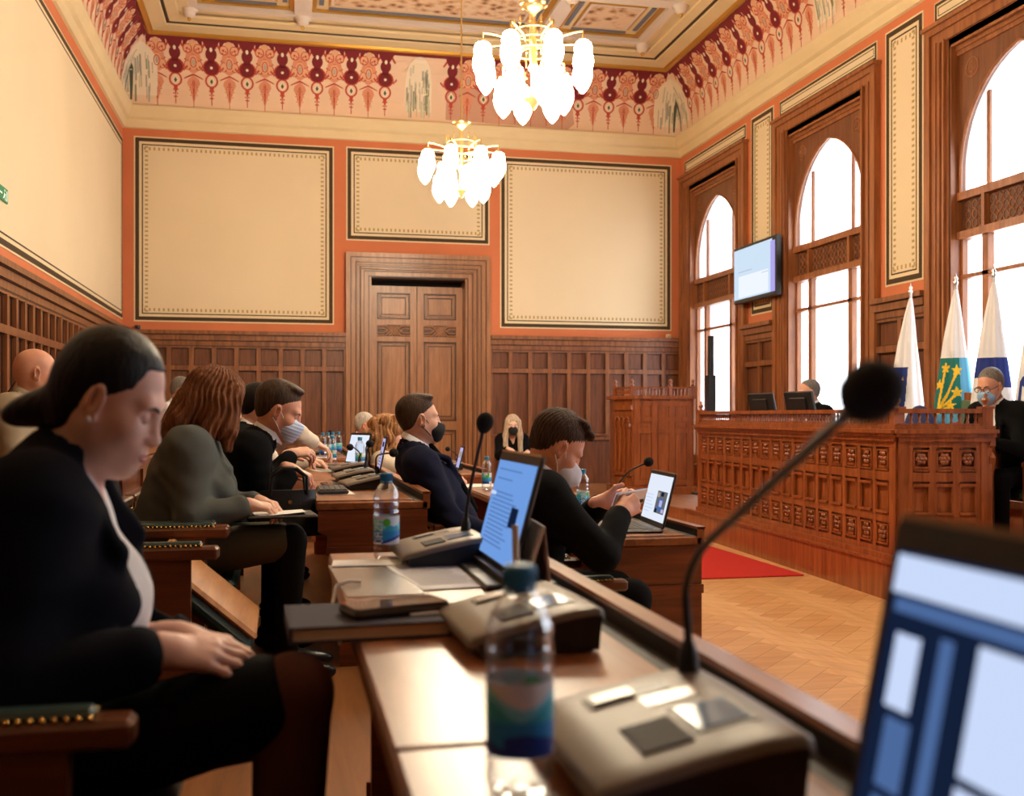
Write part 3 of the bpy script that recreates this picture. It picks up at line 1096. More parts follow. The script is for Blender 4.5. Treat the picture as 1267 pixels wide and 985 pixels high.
bench_face(TM, LM, 17, 'carved_panel_face')
bench_face(TE, LE, 3, 'carved_panel_face', 0.08)
m = MB()
m.m(W_POD)
for (T, L) in ((TM, LM), (TE, LE)):
    m.box((-0.02, Hb, -0.40 if T is TM else -0.3), (L + 0.02, Hb + 0.025, 0.045), T).box((-0.03, Hb + 0.025, -0.40 if T is TM else -0.3), (L + 0.03, Hb + 0.05, 0.065), T)
    m.box((-0.02, Hb + 0.05, -0.06), (L + 0.02, Hb + 0.075, 0.03), T)
m.build('worktop_cornice', parent=pod)
m = MB()
m.m(W_POD)
for (T, L) in ((TM, LM), (TE, LE)):
    m.box((0, 1.02, -0.045), (L, 1.05, 0.02), T).box((0, Hb + 0.075, -0.04), (L, Hb + 0.09, 0.015), T)
m.build('balustrade_rail', parent=pod)
bal = MB()
bal.lathe([(0.010, 0.0), (0.013, 0.012), (0.007, 0.022), (0.014, 0.05), (0.011, 0.065), (0.006, 0.075), (0.012, 0.085), (0.008, 0.098)], n=6, cap=False)
bmesh_proto = bal.build('baluster', W_POD, pod)
first = True
for (T, L) in ((TM, LM), (TE, LE)):
    n = int((L - 0.14) / 0.052)
    for i in range(n):
        p = T((0.07 + (i + 0.5) * (L - 0.14) / n, Hb + 0.088, -0.012))
        o = bmesh_proto if first else bmesh_proto.copy()
        if not first:
            COL.objects.link(o)
        first = False
        o.location = p
for (T, u, fin) in ((TM, 0.03, True), (TM, LM - 0.03, True), (TE, LE - 0.03, True)):
    q = MB()
    q.m(W_POD)
    q.box((u - 0.035, Hb + 0.05, -0.05), (u + 0.035, 1.055, 0.025), T)
    q.box((u - 0.042, 1.05, -0.057), (u + 0.042, 1.065, 0.032), T)
    if fin:
        c = T((u, 1.065, -0.012))
        q.lathe([(0.02, 0), (0.012, 0.012), (0.026, 0.035), (0.024, 0.05), (0.01, 0.066), (0.016, 0.078), (0.002, 0.092)], c, 10)
    q.build('rail_post', parent=pod)
q = MB()
q.m(W_POD)
sc_ = [(0.0, Hb), (0.10, Hb), (0.10, Hb - 0.06), (0.06, Hb - 0.10), (0.10, Hb - 0.14), (0.08, Hb - 0.20), (0.05, Hb - 0.28), (0.05, 0.0), (0.0, 0.0)]
TEend = lambda p: TE((LE - 0.015 + p[2], p[1], p[0] - 0.07))
q.prism(sc_, 0.0, 0.035, T=TEend)
q.build('scrolled_end', parent=pod)

# ================================================================== boxed speaker's stand in the corner
pul = thing('speaker_stand', 'tall boxed oak rostrum with small balustrade in the back corner', 'rostrum', (4.36, 12.80, DAIS))
ang = -0.14
RT = Matrix.Rotation(ang, 4, 'Z')
WP, DP, HP = 0.80, 0.75, 1.22
front = lambda p: tuple(RT @ Vector((p[0], -p[2], p[1])))
m = MB()
m.m(W_POD)
# plan: front face with one canted face on the left
plan = [(0, 0), (WP, 0), (WP, DP), (-0.16, DP), (-0.16, 0.40)]
m.prism(plan, 0, HP, T=lambda p: tuple(RT @ Vector(p)))
plan2 = [(-0.03, -0.04), (WP + 0.03, -0.04), (WP + 0.03, DP), (-0.21, DP), (-0.21, 0.40)]
m.prism(plan2, 0, 0.10, T=lambda p: tuple(RT @ Vector(p)))
m.prism(plan2, HP, HP + 0.045, T=lambda p: tuple(RT @ Vector(p)))
m.build('stand_body', parent=pul)
cant_d = (Vector((-0.16, 0.40)) - Vector((0, 0)))
cl = cant_d.length
cd = cant_d.normalized()
cn = Vector((-cd.y, cd.x))
cn = cn if cn.x < 0 else -cn
cantT = lambda p: tuple(RT @ Vector((cd.x * p[0] + cn.x * p[2], cd.y * p[0] + cn.y * p[2], p[1])))
m = MB()
m.m(W_POD)
for i in range(4):
    u = 0.06 + i * (WP - 0.12) / 3
    m.box((u - 0.035, 0.1, 0), (u + 0.035, HP, 0.016), front)
for v in (0.12, 0.78, 0.93, 1.13):
    m.box((0.02, v, 0), (WP - 0.02, v + 0.06, 0.018), front)
for i in range(3):
    u0_ = 0.06 + i * (WP - 0.12) / 3 + 0.05
    u1_ = u0_ + (WP - 0.12) / 3 - 0.10
    for (v0, v1) in ((0.20, 0.76), (0.86, 0.91), (1.01, 1.11)):
        m.box((u0_, v0, 0), (u1_, v1, 0.008), front)
m.build('panelled_front', parent=pul)
m = MB()
m.m(W_POD)
for k in range(4):
    u = 0.05 + k * (cl - 0.10) / 3
    m.tube([cantT((u, 0.32, 0.01)), cantT((u, 0.86, 0.01))], 0.018, 8)
    m.box((u - 0.028, 0.28, 0), (u + 0.028, 0.32, 0.04), cantT).box((u - 0.028, 0.86, 0), (u + 0.028, 0.90, 0.04), cantT)
for k in range(3):
    u = 0.05 + (k + 0.5) * (cl - 0.10) / 3
    r_ = (cl - 0.10) / 6
    m.tube([cantT((u + r_ * math.cos(q), 0.90 + 1.6 * r_ * math.sin(q), 0.015)) for q in np.linspace(0, PI, 9)], 0.012, 6)
m.box((0, 0.24, 0), (cl, 0.28, 0.03), cantT).box((0, 1.08, 0), (cl, 1.14, 0.02), cantT)
m.build('arcaded_side', parent=pul)
m = MB()
m.m(W_POD)
m.box((0, HP + 0.135, -0.035), (WP, HP + 0.155, 0.012), front)
m.box((0, HP + 0.13, -0.03), (cl, HP + 0.155, 0.012), cantT)
m.box((0.03, HP + 0.07, -0.02), (cl - 0.03, HP + 0.115, 0.0), cantT)
m.build('stand_rail', parent=pul)
n = 15
for i in range(n):
    o = bal.build('baluster', W_POD, pul) if i == 0 else pb.copy()
    if i == 0:
        pb = o
    else:
        COL.objects.link(o)
    o.location = front((0.05 + (i + 0.5) * (WP - 0.10) / n, HP + 0.042, -0.012))
for pt in (front((0.0, 0, -0.012)), front((WP * 0.62, 0, -0.012)), front((WP - 0.01, 0, -0.012)), cantT((cl, 0, -0.012))):
    q = MB()
    q.m(W_POD)
    q.cbox((pt[0], pt[1], HP + 0.10), (0.045, 0.045, 0.13))
    q.lathe([(0.018, 0.165), (0.03, 0.18), (0.012, 0.195), (0.026, 0.225), (0.02, 0.245), (0.002, 0.26)], (pt[0], pt[1], HP), 10)
    q.build('rail_post', parent=pul)

# ================================================================== delegates' desks (long axis Y, users on the -X side)
W_EDGE = wood('desk_edge_wood', srgb(124, 70, 36), srgb(170, 106, 60), 0.3, 'Y', coat=0.3)


def desk(label, x0, x1, y0, y1, zf, h, boards, group='delegates\' desks'):
    r = thing('delegate_desk', label, 'desk', (0, 0, 0), 0, group)
    m = MB()
    m.m(W_DTOP)
    z = zf + h
    m.rbox((x0, y0, z - 0.045), (x1, y1, z - 0.006), 0.012, 2)
    m.build('desk_top', parent=r)
    # writing boards lying on the top with open seams between them
    e = [y0 + 0.004] + list(boards) + [y1 - 0.004]
    for a, b in zip(e, e[1:]):
        q = MB()
        q.m(W_DTOP)
        q.rbox((x0 + 0.002, a + 0.006, z - 0.006), (x1 - 0.075, b - 0.006, z), 0.006, 2)
        q.build('writing_board', parent=r)
    m = MB()
    m.m(W_EDGE)
    m.box((x1 - 0.03, y0, z - 0.04), (x1, y1, z + 0.028)).box((x1 - 0.034, y0, z + 0.022), (x1 + 0.004, y1, z + 0.032))
    m.build('front_lip', parent=r)
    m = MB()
    m.m(mat('trough_lip_shade', (0.014, 0.009, 0.006), 0.6)).box((x1 - 0.072, y0 + 0.01, z - 0.02), (x1 - 0.031, y1 - 0.01, z - 0.0055)).box((x1 - 0.032, y0 + 0.004, z - 0.02), (x1 - 0.0302, y1 - 0.004, z + 0.020))  # dark trough floor; the upright strip paints shade on the lip's inner face
    m.build('trough_and_lip_shade', parent=r)
    m = MB()
    m.m(W_DESK)
    m.box((x1 - 0.06, y0 + 0.02, zf), (x1 - 0.025, y1 - 0.02, z - 0.045))
    n = max(2, round((y1 - y0) / 0.6))
    for i in range(n + 1):
        y = y0 + 0.02 + i * (y1 - y0 - 0.04) / n
        m.box((x1 - 0.025, max(y0 + 0.02, y - 0.04), zf + 0.02), (x1 - 0.01, min(y1 - 0.02, y + 0.04), z - 0.05))
    m.box((x1 - 0.025, y0 + 0.02, zf), (x1 - 0.008, y1 - 0.02, zf + 0.12)).box((x1 - 0.025, y0 + 0.02, z - 0.13), (x1 - 0.008, y1 - 0.02, z - 0.045))
    m.build('front_panel', parent=r)
    for (ya, yb, s) in ((y0, y0 + 0.045, -1), (y1 - 0.045, y1, 1)):
        q = MB()
        q.m(W_DESK)
        # bracketed pedestal end
        prof = [(x0 + 0.01, z - 0.045), (x1 - 0.012, z - 0.045), (x1 - 0.012, zf), (x0 + 0.11, zf), (x0 + 0.11, z - 0.30),
                (x0 + 0.085, z - 0.27), (x0 + 0.075, z - 0.23), (x0 + 0.05, z - 0.20), (x0 + 0.05, z - 0.155), (x0 + 0.01, z - 0.135)]
        q.prism(prof, ya, yb, 'uw')
        yo = ya - 0.012 if s < 0 else yb
        q.box((x0 + 0.045, yo, z - 0.235), (x1 - 0.008, yo + 0.012, z - 0.20)).box((x0 + 0.10, yo, zf), (x1 - 0.008, yo + 0.012, zf + 0.1))
        q.build('end_panel', parent=r)
    return r


DA = TIER1 + 0.71                               # desk top of the first tier: 0.89
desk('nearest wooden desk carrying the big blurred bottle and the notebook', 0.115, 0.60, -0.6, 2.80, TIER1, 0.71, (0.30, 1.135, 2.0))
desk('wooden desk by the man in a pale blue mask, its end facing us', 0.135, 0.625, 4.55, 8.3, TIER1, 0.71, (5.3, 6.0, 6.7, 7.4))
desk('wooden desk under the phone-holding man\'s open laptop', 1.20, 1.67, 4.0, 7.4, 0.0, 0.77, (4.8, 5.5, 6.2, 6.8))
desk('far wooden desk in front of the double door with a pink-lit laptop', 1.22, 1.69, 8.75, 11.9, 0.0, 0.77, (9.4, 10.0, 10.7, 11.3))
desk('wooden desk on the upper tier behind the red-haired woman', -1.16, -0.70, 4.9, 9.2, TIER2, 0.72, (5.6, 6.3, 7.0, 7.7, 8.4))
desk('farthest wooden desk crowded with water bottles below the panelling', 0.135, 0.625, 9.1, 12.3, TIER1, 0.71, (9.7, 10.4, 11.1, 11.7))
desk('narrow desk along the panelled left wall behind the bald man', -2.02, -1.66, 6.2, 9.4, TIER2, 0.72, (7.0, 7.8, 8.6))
# panelled screen closing the upper tier behind the first row of seats
m = MB()
m.m(W_DESK)
m.box((-0.70, 3.3, TIER1), (-0.665, 9.3, 1.02)).box((-0.71, 3.3, 1.0), (-0.655, 9.3, 1.04))
for i in range(10):
    y = 3.3 + i * 6.0 / 9
    m.box((-0.665, max(3.3, y - 0.035), TIER1), (-0.652, min(9.3, y + 0.035), 1.0))
tag(m.build('wooden_screen'), 'low brown wooden screen running behind the green-backed seats', 'partition')

# ================================================================== green leather seats with nailed arms
CH_LOG = []


def make_chair(label, flip=0.0, group='green leather seats'):
    r = thing('green_leather_seat', label, 'chair', (0, 0, 0), 0, group)
    m = MB()
    m.m(W_CHAIR)
    m.box((-0.255, -0.28, 0.30), (-0.225, 0.28, 0.72)).rbox((-0.27, -0.30, 0.70), (-0.205, 0.30, 0.735), 0.012, 2, 0)
    m.box((-0.26, -0.30, 0.0), (-0.21, -0.265, 0.72)).box((-0.26, 0.265, 0.0), (-0.21, 0.30, 0.72))
    m.build('back_frame', parent=r)
    m = MB()
    m.m(LEATHER)
    rows = []
    for (z, d) in ((0.40, 0.012), (0.43, 0.04), (0.55, 0.055), (0.66, 0.04), (0.69, 0.012)):
        rows.append([(-0.226 + d * (1 - (k / 6 - 1) ** 4 * 0.8) * (0.99), -0.262 + 0.524 * k / 12, z) for k in range(13)])
    m.loft(rows, cap=False, closed=False)
    b = m.build('back_pad', parent=r)
    q = MB()
    q.m(BRASS)
    for k in range(22):
        for z in (0.685,):
            q.sphere((-0.208, -0.255 + 0.51 * k / 21, z), 0.006, 6, 4)
    for k in range(14):
        for y in (-0.255, 0.255):
            q.sphere((-0.208, y, 0.41 + 0.265 * k / 13), 0.006, 6, 4)
    q.build('brass_nails', parent=b)
    M = Matrix.Identity(4) if flip == 0 else Matrix.Translation((0.15, 0, 0.475)) @ Matrix.Rotation(flip + PI, 4, 'Y') @ Matrix.Translation((-0.02, 0, -0.41))
    m = MB(M)
    m.m(LEATHER)
    m.rbox((-0.20, -0.26, 0.395), (0.235, 0.26, 0.445), 0.03, 4)
    s = m.build('seat_cushion', parent=r)
    q = MB(M)
    q.m(wood('seat_board_wood', srgb(164, 108, 62), srgb(196, 140, 88), 0.4, 'Y'))
    q.rbox((-0.19, -0.25, 0.372), (0.225, 0.25, 0.396), 0.02, 3)
    q.build('seat_board', parent=s)
    for sgn in (-1, 1):
        q = MB()
        q.m(W_CHAIR)
        y = sgn * 0.295
        q.rbox((-0.25, y - 0.032, 0.625), (0.215, y + 0.032, 0.665), 0.014, 3)
        q.box((-0.25, y - 0.016, 0.0), (0.13, y + 0.016, 0.625))
        q.box((-0.25, y - 0.022, 0.0), (0.15, y + 0.022, 0.09))
        a = q.build('armrest', parent=r)
        q = MB()
        q.m(LEATHER).rbox((-0.22, y - 0.022, 0.664), (0.165, y + 0.022, 0.680), 0.012, 3)
        p_ = q.build('arm_pad', parent=a)
        q = MB()
        q.m(BRASS)
        for k in range(26):
            for t in (-1, 1):
                q.sphere((-0.215 + 0.375 * k / 25, y + t * 0.024, 0.668), 0.0048, 6, 4)
        q.build('brass_nails', parent=a)
    return r


ch0 = make_chair('seat under the dark-haired woman in the near left corner')
ch0.location = (-0.41, 1.80, TIER1)
che = make_chair('empty green seat with its wooden seat board tipped, between the two women', flip=math.radians(41))
che.location = (-0.41, 3.70, TIER1)
for (y, lb) in ((4.38, 'seat under the red-haired woman in grey'), (5.04, 'seat under the man in a pale blue mask'),
                (5.70, 'seat under the dark-haired person just behind the blue-masked man'), (7.0, 'seat under the person reaching out beyond the blue-masked man')):
    dup(ch0, (-0.41, y, TIER1), 0, lb)
for (x, y, z, lb) in ((0.99, 3.90, 0.0, 'seat under the man looking at his phone'), (0.97, 5.28, 0.0, 'seat under the man in the black mask'),
                      (0.93, 7.52, 0.0, 'seat under the curly-haired woman'), (0.95, 10.40, 0.0, 'seat under the white-haired man by the door'),
                      (-1.32, 5.69, TIER2, 'seat under the bald man on the upper tier'), (-1.25, 10.43, TIER2, 'seat under the short-haired man on the upper tier')):
    dup(ch0, (x, y, z), 0, lb)

# ================================================================== presiding officials' armchairs (arched wooden back)
def official_chair(label, loc, rz):
    r = thing('official_armchair', label, 'chair', loc, rz, 'high-backed chairs of the presiding bench')
    arc = [(-0.30, 0.50), (-0.30, 1.04)] + [(-0.30 + 0.10 * (1 - math.cos(a)), 1.04 + 0.05 * math.sin(a)) for a in np.linspace(0.3, PI / 2, 4)] \
        + [(0.20 * math.sin(a), 1.09 + 0.105 * math.cos(a)) for a in np.linspace(-1.0, 1.0, 11)] \
        + [(0.30 - 0.10 * (1 - math.cos(a)), 1.04 + 0.05 * math.sin(a)) for a in np.linspace(PI / 2, 0.3, 4)] + [(0.30, 1.04), (0.30, 0.50)]
    m = MB()
    m.m(W_POD)
    m.prism([(p[0], p[1]) for p in arc], -0.30, -0.255, 'vw')
    for s in (-1, 1):
        for (x0, x1, z1) in ((-0.31, -0.25, 0.6), (0.20, 0.26, 0.66)):
            q = MB()
            q.m(W_POD).rbox((x0, s * 0.30 - 0.03, 0), (x1, s * 0.30 + 0.03, z1), 0.01, 2)
            q.build('leg', parent=r)
    m.build('chair_frame', parent=r)
    m = MB()
    m.m(mat('olive_leather', srgb(92, 112, 84), 0.45))
    arc2 = [(p[0] * 0.80, 0.52 + (p[1] - 0.5) * 0.88) for p in arc]
    m.prism(arc2, -0.262, -0.235, 'vw')
    m.build('back_pad', parent=r)
    m = MB()
    m.m(LEATHER).rbox((-0.26, -0.27, 0.40), (0.26, 0.27, 0.48), 0.04, 4)
    m.build('seat_cushion', parent=r)
    for s in (-1, 1):
        q = MB()
        q.m(W_POD).rbox((-0.26, s * 0.30 - 0.035, 0.64), (0.27, s * 0.30 + 0.035, 0.68), 0.015, 3)
        q.build('armrest', parent=r)
    return r


oc = official_chair('wooden arched-back chair with green pad standing empty behind the bench', (5.22, 7.63, DAIS), PI)
dup(oc, (5.30, 6.68, DAIS), PI, 'arched-back chair under the bespectacled official at the right edge')
dup(oc, (5.25, 9.34, DAIS), PI, 'arched-back chair under the official behind two monitors')
# dark blue office chair back
r = thing('office_chair', 'dark blue rounded office chair behind the bench end', 'chair', (5.0, 7.86, DAIS), PI)
m = MB()
m.m(mat('navy_fabric', srgb(34, 44, 92), 0.8))
m.sphere((-0.2, 0, 0.86), 0.22, 18, 12, sc=(0.28, 1.0, 1.05))
m.build('backrest', parent=r)
m = MB()
m.m(MATS['navy_fabric']).rbox((-0.2, -0.23, 0.44), (0.24, 0.23, 0.51), 0.06, 4)
m.build('seat', parent=r)
m = MB()
m.m(BLACK).tube([(-0.2, 0, 0.8), (-0.22, 0, 0.5), (0, 0, 0.44)], 0.02).tube([(0, 0, 0.44), (0, 0, 0.06)], 0.03)
for k in range(5):
    a = 2 * PI * k / 5
    m.tube([(0, 0, 0.08), (0.26 * math.cos(a), 0.26 * math.sin(a), 0.04)], 0.016)
    m.sphere((0.26 * math.cos(a), 0.26 * math.sin(a), 0.025), 0.025, 8, 6)
m.build('star_base', parent=r)
# plain chair by the back wall
r = thing('wooden_chair', 'plain dark wooden chair under the blond woman by the back wall', 'chair', (2.92, 13.36, 0), math.radians(-97))
q = MB()
q.m(W_CHAIR).rbox((-0.21, -0.21, 0.42), (0.21, 0.21, 0.455), 0.02, 3)
q.build('seat', parent=r)
q = MB()
q.m(W_CHAIR).rbox((-0.225, -0.20, 0.72), (-0.195, 0.20, 0.90), 0.01, 2).rbox((-0.22, -0.19, 0.55), (-0.20, 0.19, 0.62), 0.008, 2)
q.build('backrest', parent=r)
for (x, y, h) in ((-0.21, -0.19, 0.9), (-0.21, 0.19, 0.9), (0.18, -0.18, 0.43), (0.18, 0.18, 0.43)):
    q = MB()
    q.m(W_CHAIR).rbox((x - 0.018, y - 0.018, 0), (x + 0.018, y + 0.018, h), 0.006, 2)
    q.build('leg', parent=r)
# green bench seats and clerk's table at the right edge
dup(ch0, (5.02, 5.55, 0.12), PI, 'green seat with brass nails at the right edge beside the bench end')
st = thing('side_table', 'dark wooden table with papers at the right edge beyond the laptop', 'table', (4.55, 5.0, 0))
m = MB()
m.m(W_DESK).rbox((-0.1, -0.45, 0.68), (0.75, 0.35, 0.72), 0.01, 2)
m.build('tabletop', parent=st)
for x in (-0.04, 0.69):
    for y in (-0.39, 0.29):
        q = MB()
        q.m(W_DESK).rbox((x - 0.03, y - 0.03, 0), (x + 0.03, y + 0.03, 0.68), 0.008, 2)
        q.build('leg', parent=st)

# red carpet
CARP = mat('red_carpet', srgb(186, 34, 26), 0.95, bump=0.5, bscale=220, var=0.06, vscale=30)
m = MB()
m.m(CARP).rbox((1.95, 7.54, 0.0), (3.985, 10.6, 0.012), 0.01, 2)
tag(m.build('red_carpet'), 'plain red carpet on the parquet before the carved bench', 'carpet')

# ================================================================== chandeliers
SHADE = emis('lit_glass_shade', (1.0, 0.84, 0.60), LAMP_E)


def make_chandelier(label, loc):
    r = thing('chandelier', label, 'chandelier', loc, 0.13, 'brass chandeliers')
    m = MB()
    m.m(PALE_GOLD)
    m.lathe([(0.010, 0.52), (0.02, 0.50), (0.075, 0.49), (0.10, 0.475), (0.05, 0.44), (0.022, 0.41), (0.018, 0.36), (0.03, 0.33), (0.02, 0.30), (0.02, 0.05),
             (0.045, 0.0), (0.02, -0.05), (0.02, -0.20), (0.05, -0.23), (0.11, -0.245), (0.11, -0.255), (0.04, -0.27), (0.02, -0.31), (0.004, -0.33)], n=14)
    for k in range(6):
        a = 2 * PI * k / 6
        m.sphere((0.085 * math.cos(a), 0.085 * math.sin(a), 0.485), 0.035, 8, 5, sc=(1, 1, 0.45))
    m.build('stem', parent=r)
    m = MB()
    m.m(PALE_GOLD)
    R = 0.16
    for z in (0.12, 0.20, 0.27):
        m.tube([(R * math.cos(q), R * math.sin(q), z) for q in np.linspace(0, 2 * PI, 25)], 0.008, 6, cap=False)
    for k in range(12):
        a = 2 * PI * k / 12
        m.tube([(R * math.cos(a), R * math.sin(a), 0.05), (R * math.cos(a), R * math.sin(a), 0.30)], 0.006, 6)
        m.lathe([(0.011, 0.30), (0.005, 0.32), (0.012, 0.335), (0.001, 0.36)], (R * math.cos(a), R * math.sin(a), 0), 6)
        if k % 2 == 0:
            m.tube([(0.02 * math.cos(a), 0.02 * math.sin(a), 0.16), (R * math.cos(a), R * math.sin(a), 0.16)], 0.006, 6)
            m.tube([(R * math.cos(a), R * math.sin(a), 0.06), (0.09 * math.cos(a), 0.09 * math.sin(a), -0.10), (0.03 * math.cos(a), 0.03 * math.sin(a), -0.22)], 0.006, 6)
    m.build('gallery_ring', parent=r)
    arms = [(0.41, 2 * PI * k / 8, 0.02, 0.22) for k in range(8)] + [(0.235, 2 * PI * (k + 0.5) / 6, -0.20, 0.02) for k in range(6)]
    sm = None
    for (rad, a, zc, za) in arms:
        c, s = math.cos(a), math.sin(a)
        m = MB()
        m.m(PALE_GOLD)
        m.tube([(0.15 * c, 0.15 * s, za - 0.06), (0.19 * c, 0.19 * s, za - 0.02), (rad * 0.8 * c, rad * 0.8 * s, za), (rad * c, rad * s, za), (rad * c, rad * s, zc + 0.13)], 0.009, 6)
        m.lathe([(0.012, 0.15), (0.035, 0.14), (0.04, 0.115)], (rad * c, rad * s, zc), 10)
        arm = m.build('arm', parent=r)
        if sm is None:
            q = MB()
            q.m(SHADE)
            q.lathe([(0.038, 0.125), (0.060, 0.105), (0.070, 0.07), (0.066, 0.035), (0.076, 0.00), (0.080, -0.04), (0.068, -0.09), (0.045, -0.135), (0.016, -0.17), (0.001, -0.18)], n=12, cap=False)
            sh = sm = q.build('glass_shade', parent=arm)
        else:
            sh = sm.copy()
            COL.objects.link(sh)
            sh.parent = arm
        sh.location = (rad * c, rad * s, zc)
    m = MB()
    m.m(PALE_GOLD).tube([(0, 0, 0.5), (0, 0, 6.53 - loc[2])], 0.009, 6).lathe([(0.12, 6.535 - loc[2]), (0.11, 6.50 - loc[2]), (0.04, 6.44 - loc[2]), (0.012, 6.40 - loc[2])], n=14)
    m.build('hanging_rod', parent=r)
    return r


chd = make_chandelier('larger-looking brass chandelier with lit glass shades, cut by the top edge', (1.88, 7.86, 3.93))
dup(chd, (1.88, 11.2, 3.93), 0.35, 'smaller-looking brass chandelier with lit glass shades above the double door')

dup(chd, (1.88, 4.52, 3.93), 0.2, 'third brass chandelier added out of view above the front desks to brighten them')  # unseen lamp, added to brighten the near desks

# ================================================================== wall screen between the first two windows
tv = thing('wall_screen', 'flat black-framed screen mounted on the wall between two windows', 'screen', (XR - 0.14, 12.10, 3.05))
m = MB()
m.m(BLACK).rbox((-0.035, -0.60, -0.36), (0.035, 0.60, 0.36), 0.012, 2)
m.build('screen_case', parent=tv)
m = MB()
m.m(emis('screen_pale_blue', srgb(212, 232, 252), 0.95)).box((-0.0375, -0.50, -0.31), (-0.036, 0.575, 0.325))
m.m(emis('screen_lilac', srgb(186, 176, 250), 0.9)).box((-0.0378, -0.575, -0.31), (-0.036, -0.46, 0.30))
m.m(emis('screen_grey_line', srgb(176, 192, 210), 0.9)).box((-0.0385, 0.05, 0.03), (-0.037, 0.45, 0.038)).box((-0.0385, -0.40, -0.05), (-0.037, -0.22, -0.044))
m.m(emis('screen_white', srgb(240, 246, 255), 1.0)).box((-0.0382, -0.40, -0.29), (-0.0375, 0.44, -0.02))
m.build('display', parent=tv)
m = MB()
m.m(BLACK).box((0.03, -0.15, -0.15), (0.14, 0.15, 0.15))
m.build('wall_bracket', parent=tv)

# green exit sign on the left wall
es = thing('exit_sign', 'small green exit sign on the cream left wall', 'sign', (XL + 0.006, 8.72, 2.96))
m = MB()
m.m(mat('exit_green', srgb(20, 128, 84), 0.5)).box((0, -0.19, -0.055), (0.012, 0.14, 0.055))
m.build('sign_plate', parent=es)
m = MB()
m.m(mat('exit_white', srgb(214, 240, 226), 0.5, emit=srgb(214, 240, 226), estr=0.3))
TXs = lambda p: (0.013, p[0], p[1] * 0.75)
m.poly([(0.03, 0.03, 0), (0.055, 0.03, 0), (0.055, 0.055, 0), (0.03, 0.055, 0)], TXs)
m.poly([(0.02, 0.02, 0), (0.07, 0.01, 0), (0.05, -0.02, 0), (0.075, -0.055, 0), (0.06, -0.06, 0), (0.03, -0.025, 0), (0.0, -0.05, 0), (-0.01, -0.04, 0), (0.015, -0.01, 0)], TXs)
m.poly([(0.09, 0.05, 0), (0.12, 0.05, 0), (0.12, -0.055, 0), (0.09, -0.055, 0)], TXs)
m.poly([(-0.03, 0.01, 0), (-0.12, 0.01, 0), (-0.12, 0.035, 0), (-0.17, 0, 0), (-0.12, -0.035, 0), (-0.12, -0.01, 0), (-0.03, -0.01, 0)], TXs)
m.build('pictogram', parent=es, recalc=False)

# slim column loudspeaker before the corner window
sp = thing('column_loudspeaker', 'slim black column loudspeaker standing before the corner window', 'loudspeaker', (5.3, 12.5, DAIS))
m = MB()
m.m(BLACK).rbox((-0.05, -0.065, 0.30), (0.05, 0.065, 1.52), 0.01, 2)
m.build('lower_cabinet', parent=sp)
m = MB()
m.m(BLACK).rbox((-0.03, -0.045, 1.52), (0.03, 0.03, 2.02), 0.008, 2)
m.build('upper_cabinet', parent=sp)
m = MB()
m.m(BLACK).rbox((-0.2, -0.2, 0.0), (0.2, 0.2, 0.03), 0.03, 3).tube([(0, 0, 0.02), (0, 0, 0.32)], 0.02)
m.build('stand_base', parent=sp)
from mathutils.bvhtree import BVHTree


# ================================================================== people: smooth blended solids meshed with surface nets
def V3(*a):
    return np.array(a if len(a) > 1 else a[0], dtype=float)


def unit(v):
    return v / (np.linalg.norm(v) + 1e-12)


def cap(a, b, ra, rb=None, k=0.02, op='u'):
    return dict(t='cap', a=V3(a), b=V3(b), ra=ra, rb=ra if rb is None else rb, k=k, op=op)


def ell(c, r, R=None, k=0.02, op='u'):
    return dict(t='ell', c=V3(c), r=V3(r), R=np.eye(3) if R is None else np.array(R), k=k, op=op)


def bxp(c, h, R=None, k=0.004, op='s', rd=0.0):
    return dict(t='box', c=V3(c), r=V3(h), R=np.eye(3) if R is None else np.array(R), k=k, op=op, rd=rd)


def prim_bbox(p):
    if p['t'] == 'cap':
        r = max(p['ra'], p['rb'])
        return np.minimum(p['a'], p['b']) - r, np.maximum(p['a'], p['b']) + r
    e = np.abs(p['R']) @ p['r']
    return p['c'] - e, p['c'] + e


def prim_eval(p, x, y, z):
    if p['t'] == 'cap':
        a, d = p['a'], p['b'] - p['a']
        dd = float(d @ d) + 1e-12
        t = ((x - a[0]) * d[0] + (y - a[1]) * d[1] + (z - a[2]) * d[2]) / dd
        np.clip(t, 0, 1, out=t)
        return np.sqrt((x - a[0] - t * d[0]) ** 2 + (y - a[1] - t * d[1]) ** 2 + (z - a[2] - t * d[2]) ** 2) - (p['ra'] + t * (p['rb'] - p['ra']))
    R, c, r = p['R'], p['c'], p['r']
    X, Y_, Z = x - c[0], y - c[1], z - c[2]
    u = X * R[0, 0] + Y_ * R[1, 0] + Z * R[2, 0]
    v = X * R[0, 1] + Y_ * R[1, 1] + Z * R[2, 1]
    w = X * R[0, 2] + Y_ * R[1, 2] + Z * R[2, 2]
    if p['t'] == 'ell':
        k0 = np.sqrt((u / r[0]) ** 2 + (v / r[1]) ** 2 + (w / r[2]) ** 2)
        k1 = np.sqrt((u / r[0] ** 2) ** 2 + (v / r[1] ** 2) ** 2 + (w / r[2] ** 2) ** 2) + 1e-9
        return k0 * (k0 - 1) / k1
    q = [np.abs(u) - r[0], np.abs(v) - r[1], np.abs(w) - r[2]]
    return np.sqrt(np.maximum(q[0], 0) ** 2 + np.maximum(q[1], 0) ** 2 + np.maximum(q[2], 0) ** 2) + np.minimum(np.maximum(np.maximum(q[0], q[1]), q[2]), 0) - p['rd']


def axis_coords(lo, hi, h, zones):
    cs, c = [lo], lo
    while c < hi:
        s = h
        for (a, b, f) in zones:
            if a <= c <= b:
                s = min(s, f)
            elif c < a and c + s > a:
                s = min(s, max(f, a - c))
        c += s
        cs.append(c)
    return np.array(cs)


